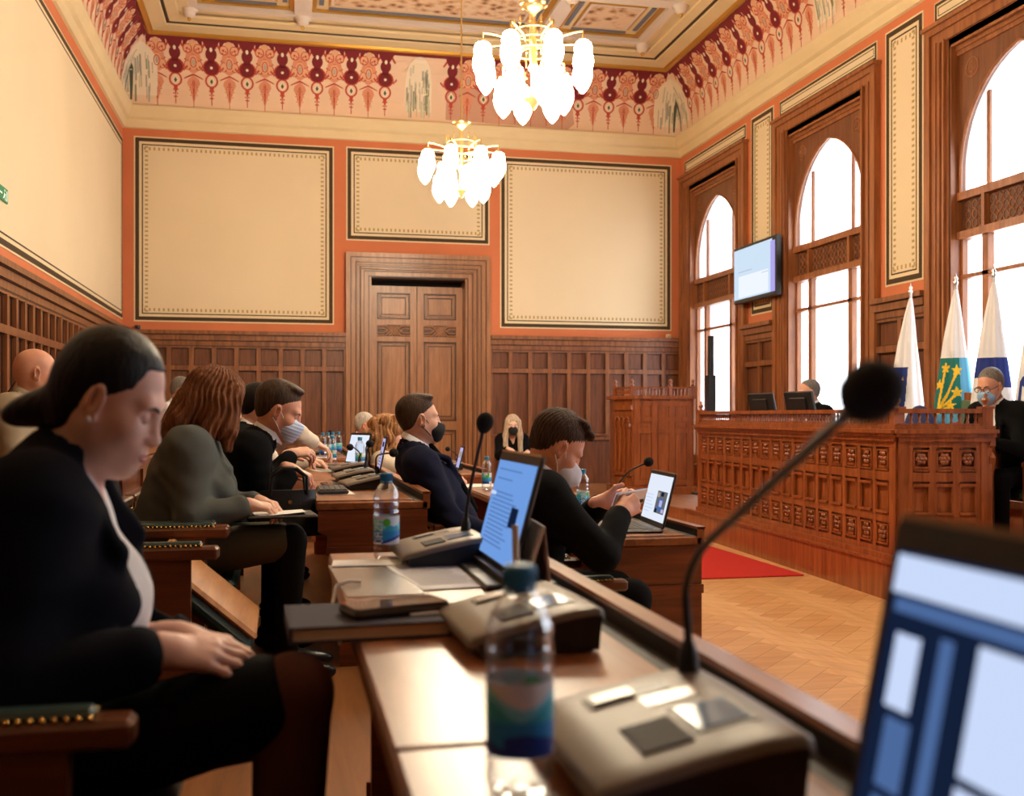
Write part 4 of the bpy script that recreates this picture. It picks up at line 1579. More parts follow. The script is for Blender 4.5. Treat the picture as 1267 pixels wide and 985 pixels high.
def sdf_mesh(prims, h, zones=(), warp=None):
    """zones: list of (center, half extent, fine cell)"""
    bb = [prim_bbox(p) for p in prims if p['op'] == 'u']
    lo = np.min([b[0] for b in bb], axis=0) - 1.5 * h
    hi = np.max([b[1] for b in bb], axis=0) + 1.5 * h
    ax = [axis_coords(lo[i], hi[i], h, [(z[0][i] - z[1][i], z[0][i] + z[1][i], z[2]) for z in zones]) for i in range(3)]
    n = [len(a) for a in ax]
    F = np.full(n, 0.2, dtype=np.float32)
    for p in prims:
        b0, b1 = prim_bbox(p)
        mg = p['k'] + 2.2 * h
        sl = []
        for i in range(3):
            i0 = max(0, np.searchsorted(ax[i], b0[i] - mg) - 1)
            i1 = min(n[i], np.searchsorted(ax[i], b1[i] + mg) + 1)
            sl.append(slice(i0, i1))
        if any(s.stop <= s.start for s in sl):
            continue
        x, y, z = np.meshgrid(ax[0][sl[0]], ax[1][sl[1]], ax[2][sl[2]], indexing='ij', sparse=True)
        d = prim_eval(p, x + 0 * y + 0 * z, y + 0 * x + 0 * z, z + 0 * x + 0 * y).astype(np.float32)
        f = F[sl[0], sl[1], sl[2]]
        k = max(p['k'], 1e-5)
        if p['op'] == 'u':
            hh = np.maximum(k - np.abs(f - d), 0) / k
            F[sl[0], sl[1], sl[2]] = np.minimum(f, d) - hh * hh * k * 0.25
        else:
            hh = np.maximum(k - np.abs(f + d), 0) / k
            F[sl[0], sl[1], sl[2]] = np.maximum(f, -d) + hh * hh * k * 0.25
    if warp is not None:
        x, y, z = np.meshgrid(*ax, indexing='ij', sparse=True)
        F = F + warp(x, y, z).astype(np.float32)
    S = F < 0
    c = [S[i:n[0] - 1 + i, j:n[1] - 1 + j, k:n[2] - 1 + k] for i in (0, 1) for j in (0, 1) for k in (0, 1)]
    cnt = sum(q.astype(np.int8) for q in c)
    act = (cnt > 0) & (cnt < 8)
    I, J, K = np.nonzero(act)
    idx = np.full(act.shape, -1, dtype=np.int64)
    idx[I, J, K] = np.arange(len(I))
    acc = np.zeros((len(I), 3))
    num = np.zeros(len(I))
    for axis in range(3):
        for o1 in (0, 1):
            for o2 in (0, 1):
                off = [0, 0, 0]
                oth = [q for q in range(3) if q != axis]
                off[oth[0]], off[oth[1]] = o1, o2
                a = (I + off[0], J + off[1], K + off[2])
                e = [0, 0, 0]
                e[axis] = 1
                b = (a[0] + e[0], a[1] + e[1], a[2] + e[2])
                fa, fb = F[a], F[b]
                cr = (fa < 0) != (fb < 0)
                t = np.where(cr, fa / np.where(cr, fa - fb, 1), 0)
                P = np.stack([ax[0][a[0]], ax[1][a[1]], ax[2][a[2]]], 1)
                Q = np.stack([ax[0][b[0]], ax[1][b[1]], ax[2][b[2]]], 1)
                acc += np.where(cr[:, None], P + (Q - P) * t[:, None], 0)
                num += cr
    verts = acc / num[:, None]
    faces = []
    for axis in range(3):
        o1, o2 = [q for q in range(3) if q != axis]
        sl0 = [slice(0, n[0]), slice(0, n[1]), slice(0, n[2])]
        A = [slice(1, n[i] - 1) for i in range(3)]
        A[axis] = slice(0, n[axis] - 1)
        B = list(A)
        B[axis] = slice(1, n[axis])
        cr = S[tuple(A)] != S[tuple(B)]
        ins = S[tuple(A)]
        ii = np.nonzero(cr)
        base = [ii[q] + (A[q].start or 0) for q in range(3)]
        quad = []
        for d1, d2 in ((0, 0), (1, 0), (1, 1), (0, 1)):
            cc = [b.copy() for b in base]
            cc[o1] = cc[o1] - 1 + d1
            cc[o2] = cc[o2] - 1 + d2
            quad.append(idx[tuple(cc)])
        quad = np.stack(quad, 1)
        fl = ins[ii] if axis != 1 else ~ins[ii]
        quad[~fl] = quad[~fl][:, ::-1]
        faces.append(quad)
    return verts, np.concatenate(faces)


LAST = {}


def sdf_obj(name, prims, h, material, parent, origin, zones=(), warp=None):
    v, f = sdf_mesh(prims, h, zones, warp)
    LAST['v'], LAST['f'] = v, f
    v = v - np.array(origin)
    me = bpy.data.meshes.new(name)
    me.vertices.add(len(v))
    me.vertices.foreach_set('co', v.astype(np.float32).ravel())
    me.loops.add(len(f) * 4)
    me.loops.foreach_set('vertex_index', f.astype(np.int32).ravel())
    me.polygons.add(len(f))
    me.polygons.foreach_set('loop_start', np.arange(0, len(f) * 4, 4, dtype=np.int32))
    me.polygons.foreach_set('use_smooth', np.ones(len(f), dtype=bool))
    me.materials.append(material)
    me.update(calc_edges=True)
    me.validate()
    o = bpy.data.objects.new(name, me)
    COL.objects.link(o)
    o.parent = parent
    return o


def skin(name, col):
    if name in MATS:
        return MATS[name]
    m_ = mat(name, col, 0.5, var=0.08, vscale=22)
    b = m_.node_tree.nodes['Principled BSDF']
    b.inputs['Subsurface Weight'].default_value = 0.12
    b.inputs['Subsurface Radius'].default_value = (0.012, 0.005, 0.003)
    return m_


SK_FAIR = skin('fair_skin', srgb(222, 172, 148))
SK_PALE = skin('pale_skin', srgb(228, 184, 166))
SK_RUDDY = skin('ruddy_skin', srgb(216, 156, 128))


def hair_mat(name, c, rough=0.45, ax='Z'):
    if name in MATS:
        return MATS[name]
    m_ = wood(name, tuple(q * 0.45 for q in c), tuple(q * 1.25 for q in c), rough, ax, 5.0, coat=0.0)
    m_.node_tree.nodes['Principled BSDF'].inputs['Specular IOR Level'].default_value = 0.22
    for nd in m_.node_tree.nodes:
        if nd.type == 'BUMP':
            nd.inputs['Strength'].default_value = 0.6
            nd.inputs['Distance'].default_value = 0.006
    return m_


def cloth(name, c, rough=0.9):
    return mat(name, c, rough, spec=0.12, bump=0.25, bscale=420, var=0.08, vscale=9)


def frame(face, pitch=0.0, yaw=0.0, roll=0.0):
    """columns forward, left, up of something facing `face` about Z, then turned and tilted"""
    M = Matrix.Rotation(face + yaw, 3, 'Z') @ Matrix.Rotation(pitch, 3, 'Y') @ Matrix.Rotation(roll, 3, 'X')
    return np.array(M)


def hand(W, f, n, thumb, curl=0.5, s=1.0, thumb_curl=0.4, spread=0.06):
    """wrist W, f towards the knuckles, n out of the back of the hand, thumb: unit side vector sign (+1 = side along n x f)"""
    f = unit(V3(f))
    n = unit(V3(n) - f * (V3(n) @ f))
    sd = np.cross(n, f) * thumb                     # towards the thumb side
    W = V3(W)
    P = []
    kn = []
    offs = ((0.028, 0.088, 0.0), (0.009, 0.092, 0.003), (-0.011, 0.087, 0.002), (-0.029, 0.078, -0.003))
    for (a, b, c) in offs:
        q = W + s * (sd * a + f * b + n * c)
        kn.append(q)
        P.append(cap(W + s * (sd * a * 0.55 + f * 0.01), q, 0.0135 * s, 0.0115 * s, 0.012))
    P.append(ell(W + s * (f * 0.045 + sd * 0.0), (0.046 * s, 0.036 * s, 0.014 * s), np.stack([f, sd, n], 1), 0.012))
    lens = ((0.040, 0.025, 0.020), (0.044, 0.028, 0.021), (0.041, 0.026, 0.020), (0.032, 0.020, 0.017))
    for i, q in enumerate(kn):
        ang = 0.25 * curl
        d_side = sd * (spread * (1.2 - i * 0.8))
        p = q
        for j, L in enumerate(lens[i]):
            ang += curl * (0.75, 0.8, 0.5)[j] * (1 + 0.08 * i)
            d = unit(f * math.cos(ang) - n * math.sin(ang) + d_side * math.cos(ang))
            r0, r1 = (0.0098, 0.0090, 0.0082)[j] * s * (0.9 if i == 3 else 1), (0.0090, 0.0082, 0.0072)[j] * s * (0.9 if i == 3 else 1)
            p2 = p + d * L * s
            P.append(cap(p, p2, r0, r1, 0.0045))
            p = p2
    b = W + s * (sd * 0.026 + f * 0.028 - n * 0.006)
    t1 = unit(f * 0.72 + sd * 0.66 - n * 0.35 * thumb_curl)
    t2 = unit(f * 0.95 + sd * 0.25 - n * 0.6 * thumb_curl)
    P.append(cap(W + s * (sd * 0.012 + f * 0.012), b, 0.015 * s, 0.014 * s, 0.012))
    P.append(cap(b, b + t1 * 0.040 * s, 0.0125 * s, 0.0105 * s, 0.008))
    P.append(cap(b + t1 * 0.040 * s, b + t1 * 0.040 * s + t2 * 0.030 * s, 0.0105 * s, 0.0085 * s, 0.004))
    return P


def two_bone(S, W, a, b, pole):
    S, W = V3(S), V3(W)
    d = W - S
    L = np.linalg.norm(d)
    if L > (a + b) * 0.995:
        W = S + d / L * (a + b) * 0.995
        L = (a + b) * 0.995
    u = unit(W - S)
    x = (a * a - b * b + L * L) / (2 * L)
    hgt = math.sqrt(max(0, a * a - x * x))
    pl = V3(pole) - u * (V3(pole) @ u)
    return S + u * x + unit(pl) * hgt


def person(label, root, face, head, hip, R, L, pitch=10, yaw=0, roll=0, female=False, sk=None, res=(0.005, 0.014), jacket=None, shirt=None, trousers=None,
           hair=None, mask=None, glasses=None, v_depth=0.5, tie=None, collar=True, knees=None, eyes='open', build_=1.0, earring=False, scarf=None, head_s=1.0,
           shoes=True, open_v=0.055, brow=None, hair_fn=None, torso_shift=0.0, sleeve_white=True, lips=None, bust=0.0, tights=None, sleeve=None, cran=0.098):
    sk = sk or SK_FAIR
    root = V3(root)
    head = V3(head)
    hip = V3(hip)
    hr, br = res
    Rt = thing('person', label, 'person', tuple(root))
    F0 = frame(face)
    fw, lf, up = F0[:, 0], F0[:, 1], F0[:, 2]
    H = frame(face, math.radians(pitch), math.radians(yaw), math.radians(roll))
    hs = head_s

    def hp(x, y, z):
        return head + hs * (H @ V3(x, y, z))

    N = head - 0.115 * hs * (unit(0.55 * H[:, 2] + 0.45 * up)) - H[:, 0] * 0.045 - up * 0.03     # base of the neck
    T = unit(N - hip)
    Lg = np.linalg.norm(N - hip)
    tf = unit(fw - T * (fw @ T))                    # the torso's own forward
    TR_ = np.stack([tf, lf, T], 1)
    b_ = build_

    def tp(f, l, t):
        return hip + tf * f + lf * l + T * (t * Lg)
    sw = (0.148 if female else 0.185) * b_
    SR, SL = tp(-0.015, -sw, 0.86), tp(-0.015, sw, 0.86)

    def torso(e, sc=1.0):
        P = [ell(tp(-0.01, 0, 0.02), ((0.115 * b_ + e), (0.175 * b_ + e), 0.13 + e), TR_, 0.05),
             ell(tp(0.005, 0, 0.32), ((0.108 * b_ + e), ((0.138 if female else 0.150) * b_ + e), 0.16 + e), TR_, 0.05),
             ell(tp(0.0, 0, 0.64), ((0.108 * b_ + e), (0.158 * b_ + e), 0.17 + e), TR_, 0.05),
             cap(tp(-0.02, -sw * 0.80, 0.86), tp(-0.02, sw * 0.80, 0.86), 0.062 * b_ + e, k=0.05),
             cap(tp(-0.025, 0, 0.93), tp(-0.02, -sw * 0.8, 0.90), 0.045 + e, 0.04 + e, 0.04),
             cap(tp(-0.025, 0, 0.93), tp(-0.02, sw * 0.8, 0.90), 0.045 + e, 0.04 + e, 0.04)]
        if female:
            for s in (-1, 1):
                P.append(ell(tp(0.085 * b_, s * 0.072, 0.60), (0.068 * b_ + e, 0.072 * b_ + e, 0.072 * b_ + e), TR_, 0.04))
        return P

    arms = []
    for side, S, A in ((-1, SR, R), (1, SL, L)):
        Wp = V3(A['p'])
        pole = A.get('pole')
        pole = V3(pole) if pole is not None else (-up * 0.8 + lf * side * 0.45 - fw * 0.35)
        a_, f_ = (0.285, 0.245) if not female else (0.265, 0.225)
        reach = np.linalg.norm(Wp - S)
        k_ = max(1.0, reach / (a_ + f_) / 0.985)
        E_ = two_bone(S, Wp, a_ * k_, f_ * k_, pole)
        arms.append((S, E_, Wp))

    def arm_prims(e, stop=0.0, start=0.0, fat=1.0):
        P = []
        for (S, E_, Wp) in arms:
            Wq = Wp + unit(E_ - Wp) * stop
            P.append(cap(S, E_, ((0.047 if female else 0.054) * b_) * fat + e, 0.043 * fat + e, 0.035 if e < 0.01 else 0.075))
            P.append(cap(E_, Wq, 0.043 * fat + e, 0.030 * fat + e, 0.02))
        return P
    if knees is None:
        knees = (hip + fw * 0.43 - lf * 0.11 + up * 0.0, hip + fw * 0.43 + lf * 0.11 + up * 0.0)
    kn = [V3(q) for q in knees]
    floor_z = root[2]
    ank = []
    for s, q in ((-1, kn[0]), (1, kn[1])):
        a = q - fw * 0.02 + lf * s * 0.0
        a = V3(a[0], a[1], floor_z + 0.10)
        ank.append(a)

    def legs(e, stop=0.0):
        P = []
        for s, q, a in ((-1, kn[0], ank[0]), (1, kn[1], ank[1])):
            P.append(cap(hip + lf * s * 0.085 * b_, q, 0.082 * b_ + e, 0.058 + e, 0.04))
            P.append(cap(q, a + up * stop, 0.056 + e, 0.038 + e, 0.03))
        return P

    # ---------------- the body: one continuous surface
    d = -0.004
    B = torso(d) + arm_prims(d) + legs(d)
    for a in ank:
        B.append(ell(a + fw * 0.06 - up * 0.055, (0.12, 0.042, 0.038), F0, 0.03))
    B += [cap(N - T * 0.03, hp(-0.022, 0, -0.045), (0.052 if female else 0.060), (0.047 if female else 0.056), 0.03)]
    for s_, A, (S, E_, Wp) in ((-1, R, arms[0]), (1, L, arms[1])):
        fdir = A.get('f')
        fdir = V3(fdir) if fdir is not None else unit(Wp - E_) * 0.9 - up * 0.1
        ndir = V3(A.get('n', (0, 0, 1)))
        # thumb sits towards the body's middle when the palm faces down
        f1 = unit(fdir)
        n1 = unit(ndir - f1 * (ndir @ f1))
        side = np.cross(n1, f1)
        want = A.get('thumb')
        want = V3(want) if want is not None else (-lf * s_ + up * 0.2)
        B += hand(Wp, fdir, ndir, 1.0 if side @ want > 0 else -1.0, A.get('curl', 0.5), A.get('s', 0.92 if female else 1.0))
        B.append(cap(Wp - f1 * 0.03, Wp + f1 * 0.02, 0.026 if not female else 0.023, 0.022, 0.02))
    # head
    hd = [ell(hp(0.080 - cran, 0, 0.036), hs * V3(cran, 0.076, 0.088), H, 0.02),
          ell(hp(-0.045, 0, -0.005), hs * V3(0.060, 0.066, 0.065), H, 0.03),
          ell(hp(0.030, 0, -0.038), hs * V3(0.060, 0.058, 0.080), H, 0.03),
          cap(hp(0.0, -0.052, -0.045), hp(0.062, -0.014, -0.098), 0.020 * hs, 0.016 * hs, 0.03),
          cap(hp(0.0, 0.052, -0.045), hp(0.062, 0.014, -0.098), 0.020 * hs, 0.016 * hs, 0.03),
          ell(hp(0.070, 0, -0.099), hs * V3(0.021, 0.022, 0.018), H, 0.02),
          cap(hp(0.070, -0.034, 0.024), hp(0.070, 0.034, 0.024), 0.014 * hs, k=0.02),
          ell(hp(0.050, -0.042, -0.026), hs * V3(0.028, 0.022, 0.024), H, 0.025),
          ell(hp(0.050, 0.042, -0.026), hs * V3(0.028, 0.022, 0.024), H, 0.025),
          ell(hp(0.072, 0, -0.062), hs * V3(0.022, 0.030, 0.026), H, 0.02)]
    for s in (-1, 1):
        hd.append(ell(hp(0.093, s * 0.032, 0.005), hs * V3(0.022, 0.019, 0.013), H, 0.012, 's'))
        hd.append(ell(hp(0.0695, s * 0.031, 0.004), hs * V3(0.0135, 0.0155, 0.0125 if eyes == 'closed' else 0.0105), H, 0.004))
    hd += [cap(hp(0.080, 0, 0.016), hp(0.099, 0, -0.029), 0.0085 * hs, 0.0100 * hs, 0.012), ell(hp(0.101, 0, -0.033), hs * V3(0.0105, 0.0110, 0.0095), H, 0.008)]
    for s in (-1, 1):
        hd.append(ell(hp(0.091, s * 0.012, -0.036), hs * V3(0.011, 0.0070, 0.0075), H, 0.007))
        hd.append(ell(hp(0.095, s * 0.008, -0.0425), hs * V3(0.006, 0.004, 0.004), H, 0.003, 's'))
    hd += [cap(hp(0.090, -0.016, -0.0645), hp(0.090, 0.016, -0.0645), 0.0058 * hs, k=0.008), cap(hp(0.088, -0.013, -0.074), hp(0.088, 0.013, -0.074), 0.0066 * hs, k=0.008),
           cap(hp(0.098, -0.022, -0.0692), hp(0.098, 0.022, -0.0692), 0.003 * hs, k=0.004, op='s')]
    for s in (-1, 1):
        E0 = np.stack([unit(H[:, 0] * 0.9 - H[:, 1] * s * 0.25), unit(H[:, 1] * s + H[:, 0] * -0.35), H[:, 2]], 1)
        hd.append(ell(hp(-0.008, s * 0.077, 0.000), hs * V3(0.020, 0.0085, 0.033), E0, 0.006))
        hd.append(ell(hp(-0.003, s * 0.086, 0.003), hs * V3(0.011, 0.007, 0.019), E0, 0.005, 's'))
        hd.append(ell(hp(-0.014, s * 0.084, -0.002), hs * V3(0.0042, 0.005, 0.022), E0, 0.004))
        hd.append(ell(hp(0.002, s * 0.078, -0.028), hs * V3(0.009, 0.006, 0.009), E0, 0.005))
    B += hd
    zones = [(head, V3(0.135, 0.105, 0.145) * hs, hr)] + [(V3(A['p']) + unit(V3(A.get('f', fw))) * 0.07, V3(0.11, 0.085, 0.075), min(hr, 0.0045)) for A in (R, L)]
    sdf_obj('body', B, br, sk, Rt, root, zones)

    # ---------------- eyes, brows, lips
    def on_face(y, z, lift=0.0008):
        """point of the face's surface straight in front of (y, z) in the head's frame"""
        o = hp(0.18, y, z)
        loc, nrm, _i, _d = FACE.ray_cast(Vector(o), Vector(-H[:, 0]))
        return tuple((np.array(loc) if loc is not None else hp(0.085, y, z)) + H[:, 0] * lift - root)
    if brow is not None or lips is not None:
        v, f = LAST['v'], LAST['f']
        near = np.linalg.norm(v - head, axis=1) < 0.17
        FACE = BVHTree.FromPolygons(v.tolist(), f[near[f].all(axis=1)].tolist())
    if eyes == 'open':
        m = MB()
        for s in (-1, 1):
            c = hp(0.0690, s * 0.031, 0.004) - root
            m.m(mat('eye_white', (0.75, 0.74, 0.72), 0.2))
            m.sphere(tuple(c), 0.0118 * hs, 12, 8)
            m.m(mat('iris_dark', (0.03, 0.02, 0.015), 0.15))
            cc = c + H[:, 0] * 0.0075 * hs
            m.sphere(tuple(cc), 0.0055 * hs, 10, 6)
        m.build('eyes', parent=Rt)
    if brow is not None:
        m = MB()
        m.m(brow)
        for s in (-1, 1):
            m.tube([on_face(s * y, z, 0.0) for y, z in ((0.010, 0.019), (0.018, 0.0225), (0.027, 0.0248), (0.036, 0.0250), (0.045, 0.021))], [0.0016, 0.0028, 0.0030, 0.0026, 0.0010], 6)
            if eyes == 'closed':
                m.tube([on_face(s * y, z, 0.0) for y, z in ((0.019, -0.0035), (0.025, -0.0060), (0.031, -0.0068), (0.037, -0.0058), (0.0425, -0.0028))], [0.0007, 0.0012, 0.0014, 0.0013, 0.0008], 5)
        m.build('eyebrows', parent=Rt)
    if lips is not None:
        m = MB()
        m.m(lips)
        m.tube([on_face(y, z, 0.0002) for y, z in ((-0.022, -0.0688), (-0.014, -0.0660), (-0.006, -0.0638), (0, -0.0646), (0.006, -0.0638), (0.014, -0.0660), (0.022, -0.0688))], [0.0008, 0.0022, 0.0030, 0.0028, 0.0030, 0.0022, 0.0008], 8)
        m.tube([on_face(y, z, 0.0002) for y, z in ((-0.020, -0.0712), (-0.012, -0.0738), (0, -0.0752), (0.012, -0.0738), (0.020, -0.0712))], [0.0008, 0.0032, 0.0038, 0.0032, 0.0008], 8)
        m.build('lips', parent=Rt)
    if earring:
        for s in (-1, 1):
            m = MB()
            m.m(mat('pearl', (0.8, 0.78, 0.74), 0.15))
            m.sphere(tuple(hp(0.002, s * 0.0855, -0.034) - root), 0.0048, 10, 7)
            m.build('earring', parent=Rt)

    # ---------------- clothing
    nf = N + tf * 0.055 - T * 0.0
    vb = tp(0.15 * b_, 0, 1 - v_depth)
    if shirt is not None:
        P = torso(0.008)
        if bust > 0:
            P += [ell(tp(0.10, 0, 0.56), (0.072 + bust, 0.085, 0.13), TR_, 0.04), ell(tp(0.07, 0, 0.25), (0.072 + bust, 0.085, 0.15), TR_, 0.05)]
        if not female:
            P.append(cap(N - T * 0.05, N + (hp(-0.02, 0, -0.05) - N) * 0.40, 0.070 if not female else 0.066, 0.062, 0.03))
        P.append(cap(N + (hp(-0.02, 0, -0.05) - N) * 0.25 + tf * 0.0, hp(-0.01, 0, -0.0), 0.0615 if not female else 0.058, 0.064, 0.004, 's'))
        if female:
            P.append(cap(N + T * 0.06 + tf * 0.07, tp(0.150 * b_, 0, 0.74), 0.075, 0.030, 0.01, 's'))
        so = sdf_obj('shirt', P, br * 0.8, shirt, Rt, root, [(N + tf * 0.03, V3(0.1, 0.1, 0.07), br * 0.5)])
        if collar:
            m = MB()
            m.m(shirt)
            ring = []
            nk = unit(hp(-0.02, 0, -0.05) - N)
            nc = N + nk * 0.035
            e1 = unit(tf - nk * (tf @ nk))
            e2 = np.cross(nk, e1)
            ra = 0.067 if not female else 0.062
            top_, bot_ = [], []
            for q in np.linspace(0.25, 2 * PI - 0.25, 25):
                dip = 0.030 * math.cos(q / 1.0) if False else 0.016 * (math.cos(q) - 0.2)
                top_.append(tuple(nc + e1 * math.cos(q) * ra + e2 * math.sin(q) * ra + nk * (0.016 - dip) - root))
                bot_.append(tuple(nc + e1 * math.cos(q) * (ra + 0.007) + e2 * math.sin(q) * (ra + 0.007) - nk * (0.018 + dip * 1.4) - root))
            inn = [tuple(V3(p) * 1.0 + (nc - root - V3(p)) * 0.03) for p in top_]
            m.loft([bot_, top_, inn], cap=False, closed=False)
            m.build('shirt_collar', parent=so, recalc=False)
        if tie is not None:
            sdf_obj('necktie', [cap(nf + T * 0.005 + tf * 0.012, nf - T * 0.03 + tf * 0.03, 0.016, 0.014, 0.005),
                                cap(nf - T * 0.03 + tf * 0.03, tp(0.128 * b_, 0, 0.60), 0.016, 0.022, 0.005), cap(tp(0.128 * b_, 0, 0.60), tp(0.125 * b_, 0, 0.30), 0.022, 0.026, 0.005)], 0.007, tie, Rt, root)
    if jacket is not None:
        e = 0.020
        P = torso(e) + arm_prims(0.016, 0.035, 0, 1.05)
        P.append(cap(N - T * 0.05, N + unit(hp(-0.02, 0, -0.05) - N) * 0.015, 0.082, 0.076, 0.03))
        # opening at the front, then raised lapels along it
        P.append(cap(N + tf * 0.085 + T * 0.05, tp(0.19 * b_, 0, 1 - v_depth), open_v + 0.012, 0.012 if bust == 0 else open_v * 0.8, 0.010, 's'))
        P.append(cap(N + unit(hp(-0.02, 0, -0.05) - N) * 0.0, hp(-0.0, 0, 0.0), 0.068, 0.07, 0.006, 's'))
        for s in (-1, 1):
            c0 = N - tf * 0.060 + T * 0.03 + lf * s * 0.020
            c1 = N + tf * 0.005 + lf * s * 0.078 + T * 0.015
            c2 = tp(0.118 * b_, s * (open_v + 0.030), 0.80)
            c3 = tp(0.135 * b_, s * 0.012, 1 - v_depth)
            P += [cap(c0, c1, 0.013, 0.013, 0.010), cap(c1, c2, 0.013, 0.016, 0.010), cap(c2, c3, 0.016, 0.010, 0.010)]
        rs = np.random.RandomState(int(abs(root[1]) * 100) % 1000)
        ph = rs.uniform(0, 6, 6)

        def folds(x, y, z):
            return 0.0026 * np.sin(58 * z + 40 * x + ph[0] + 2.0 * np.sin(21 * y + ph[1])) * (0.4 + 0.6 * np.sin(19 * x + 13 * y - 17 * z + ph[2])) + 0.0012 * np.sin(95 * z - 50 * y + 30 * x + ph[3])
        jo = sdf_obj('jacket', P, br * 0.8, jacket, Rt, root, [], folds)
        if sleeve is not None:
            (S, E_, Wp) = arms[0]
            sdf_obj('sleeve', [cap(E_ + (S - E_) * 0.4, E_, 0.072, 0.066, 0.01), cap(E_, Wp + unit(E_ - Wp) * 0.03, 0.066, 0.050, 0.01)], 0.012, sleeve, Rt, root)
        if sleeve_white and shirt is not None:
            P = []
            for (S, E_, Wp) in arms:
                Wq = Wp + unit(E_ - Wp) * 0.015
                P.append(cap(Wq + unit(E_ - Wp) * 0.05, Wq, 0.036, 0.034, 0.001))
            for kq, q in enumerate(P):
                sdf_obj('shirt_cuff', [q], 0.006, shirt, Rt, root)
    if trousers is not None:
        if tights is not None:
            Pk = [ell(tp(-0.01, 0, 0.0), (0.13 * b_, 0.19 * b_, 0.13), TR_, 0.05)]
            for s, q in ((-1, kn[0]), (1, kn[1])):
                h0 = hip + lf * s * 0.085 * b_
                Pk.append(cap(h0, h0 + (q - h0) * 0.90, 0.090 * b_, 0.074, 0.05))
            sdf_obj('skirt', Pk, br, trousers, Rt, root)
            sdf_obj('tights', legs(0.007)[1::2] + [cap(q - fw * 0.10 - up * 0.02, q, 0.046, 0.056, 0.02) for q in kn], br, tights, Rt, root)
        else:
            sdf_obj('trousers', [ell(tp(-0.01, 0, 0.0), (0.13 * b_, 0.19 * b_, 0.13), TR_, 0.05)] + legs(0.012, 0.0), br, trousers, Rt, root)
    if shoes:
        for a in ank:
            sdf_obj('shoe', [ell(a + fw * 0.06 - up * 0.052, (0.14, 0.05, 0.048), F0, 0.02), cap(a - up * 0.03, a, 0.05, 0.046, 0.02), bxp(a - up * 0.15, (0.4, 0.4, 0.05), F0, 0.003)], 0.010,
                    mat('black_shoe', (0.01, 0.01, 0.01), 0.3), Rt, root)

    # ---------------- mask, glasses, hair
    if mask is not None:
        mc, kind = mask
        P = [ell(hp(0.058, 0, -0.055), hs * V3(0.064, 0.063, 0.056), H, 0.01), ell(hp(0.088, 0, -0.030), hs * V3(0.030, 0.030, 0.026), H, 0.03), ell(hp(0.070, 0, -0.095), hs * V3(0.034, 0.036, 0.026), H, 0.02)]
        if kind == 'cone':
            P.append(cap(hp(0.085, 0, -0.02), hp(0.118, 0, -0.055), 0.03 * hs, 0.016 * hs, 0.03))
            P.append(cap(hp(0.07, 0, -0.10), hp(0.112, 0, -0.06), 0.03 * hs, 0.018 * hs, 0.03))
        P.append(bxp(hp(-0.065, 0, -0.05), (0.10, 0.2, 0.2), H, 0.004))
        P.append(bxp(hp(0.09, 0, 0.085), (0.2, 0.2, 0.09), frame(face, math.radians(pitch + 16), math.radians(yaw), math.radians(roll)), 0.004))

        def pleat(x, y, z):
            q = (x - head[0]) * H[0, 2] + (y - head[1]) * H[1, 2] + (z - head[2]) * H[2, 2]
            return 0.0012 * np.sin(q * 420) if kind == 'pleated' else 0.0 * q
        mo = sdf_obj('face_mask', P, max(hr * 0.8, 0.0035), mc, Rt, root, [], pleat)
        m = MB()
        m.m(mat('white_elastic', (0.75, 0.75, 0.75), 0.7) if kind != 'black' else BLACK)
        for s in (-1, 1):
            for (z0, z1) in ((-0.030, 0.028), (-0.082, -0.030)):
                m.tube([tuple(hp(x, s * y, z) - root) for x, y, z in ((0.040, 0.060, z0), (0.018, 0.073, z0 * 0.5 + z1 * 0.5), (-0.012, 0.0845, z1))], 0.0019, 5)
        m.build('ear_loops', parent=mo)
    if glasses is not None:
        m = MB()
        m.m(glasses)
        for s in (-1, 1):
            m.tube([tuple(hp(0.098, s * 0.033 + 0.026 * math.cos(q), 0.002 + 0.018 * math.sin(q)) - root) for q in np.linspace(0, 2 * PI, 17)], 0.0022, 6, cap=False)
            m.tube([tuple(hp(x, s * y, z) - root) for x, y, z in ((0.098, 0.059, 0.006), (0.085, 0.070, 0.007), (0.0, 0.081, 0.012), (-0.02, 0.082, -0.004))], 0.0022, 6)
        m.tube([tuple(hp(0.098, y, 0.006) - root) for y in (-0.008, 0.008)], 0.0022, 6)
        m.build('glasses', parent=Rt)
    if scarf is not None:
        sc_m, _ = scarf
        sdf_obj('scarf', [cap(N + tf * 0.06 * math.cos(q) + lf * 0.07 * math.sin(q), N + tf * 0.06 * math.cos(q + 0.5) + lf * 0.07 * math.sin(q + 0.5), 0.022, k=0.02) for q in np.arange(0, 2 * PI, 0.5)], 0.012, sc_m, Rt, root)
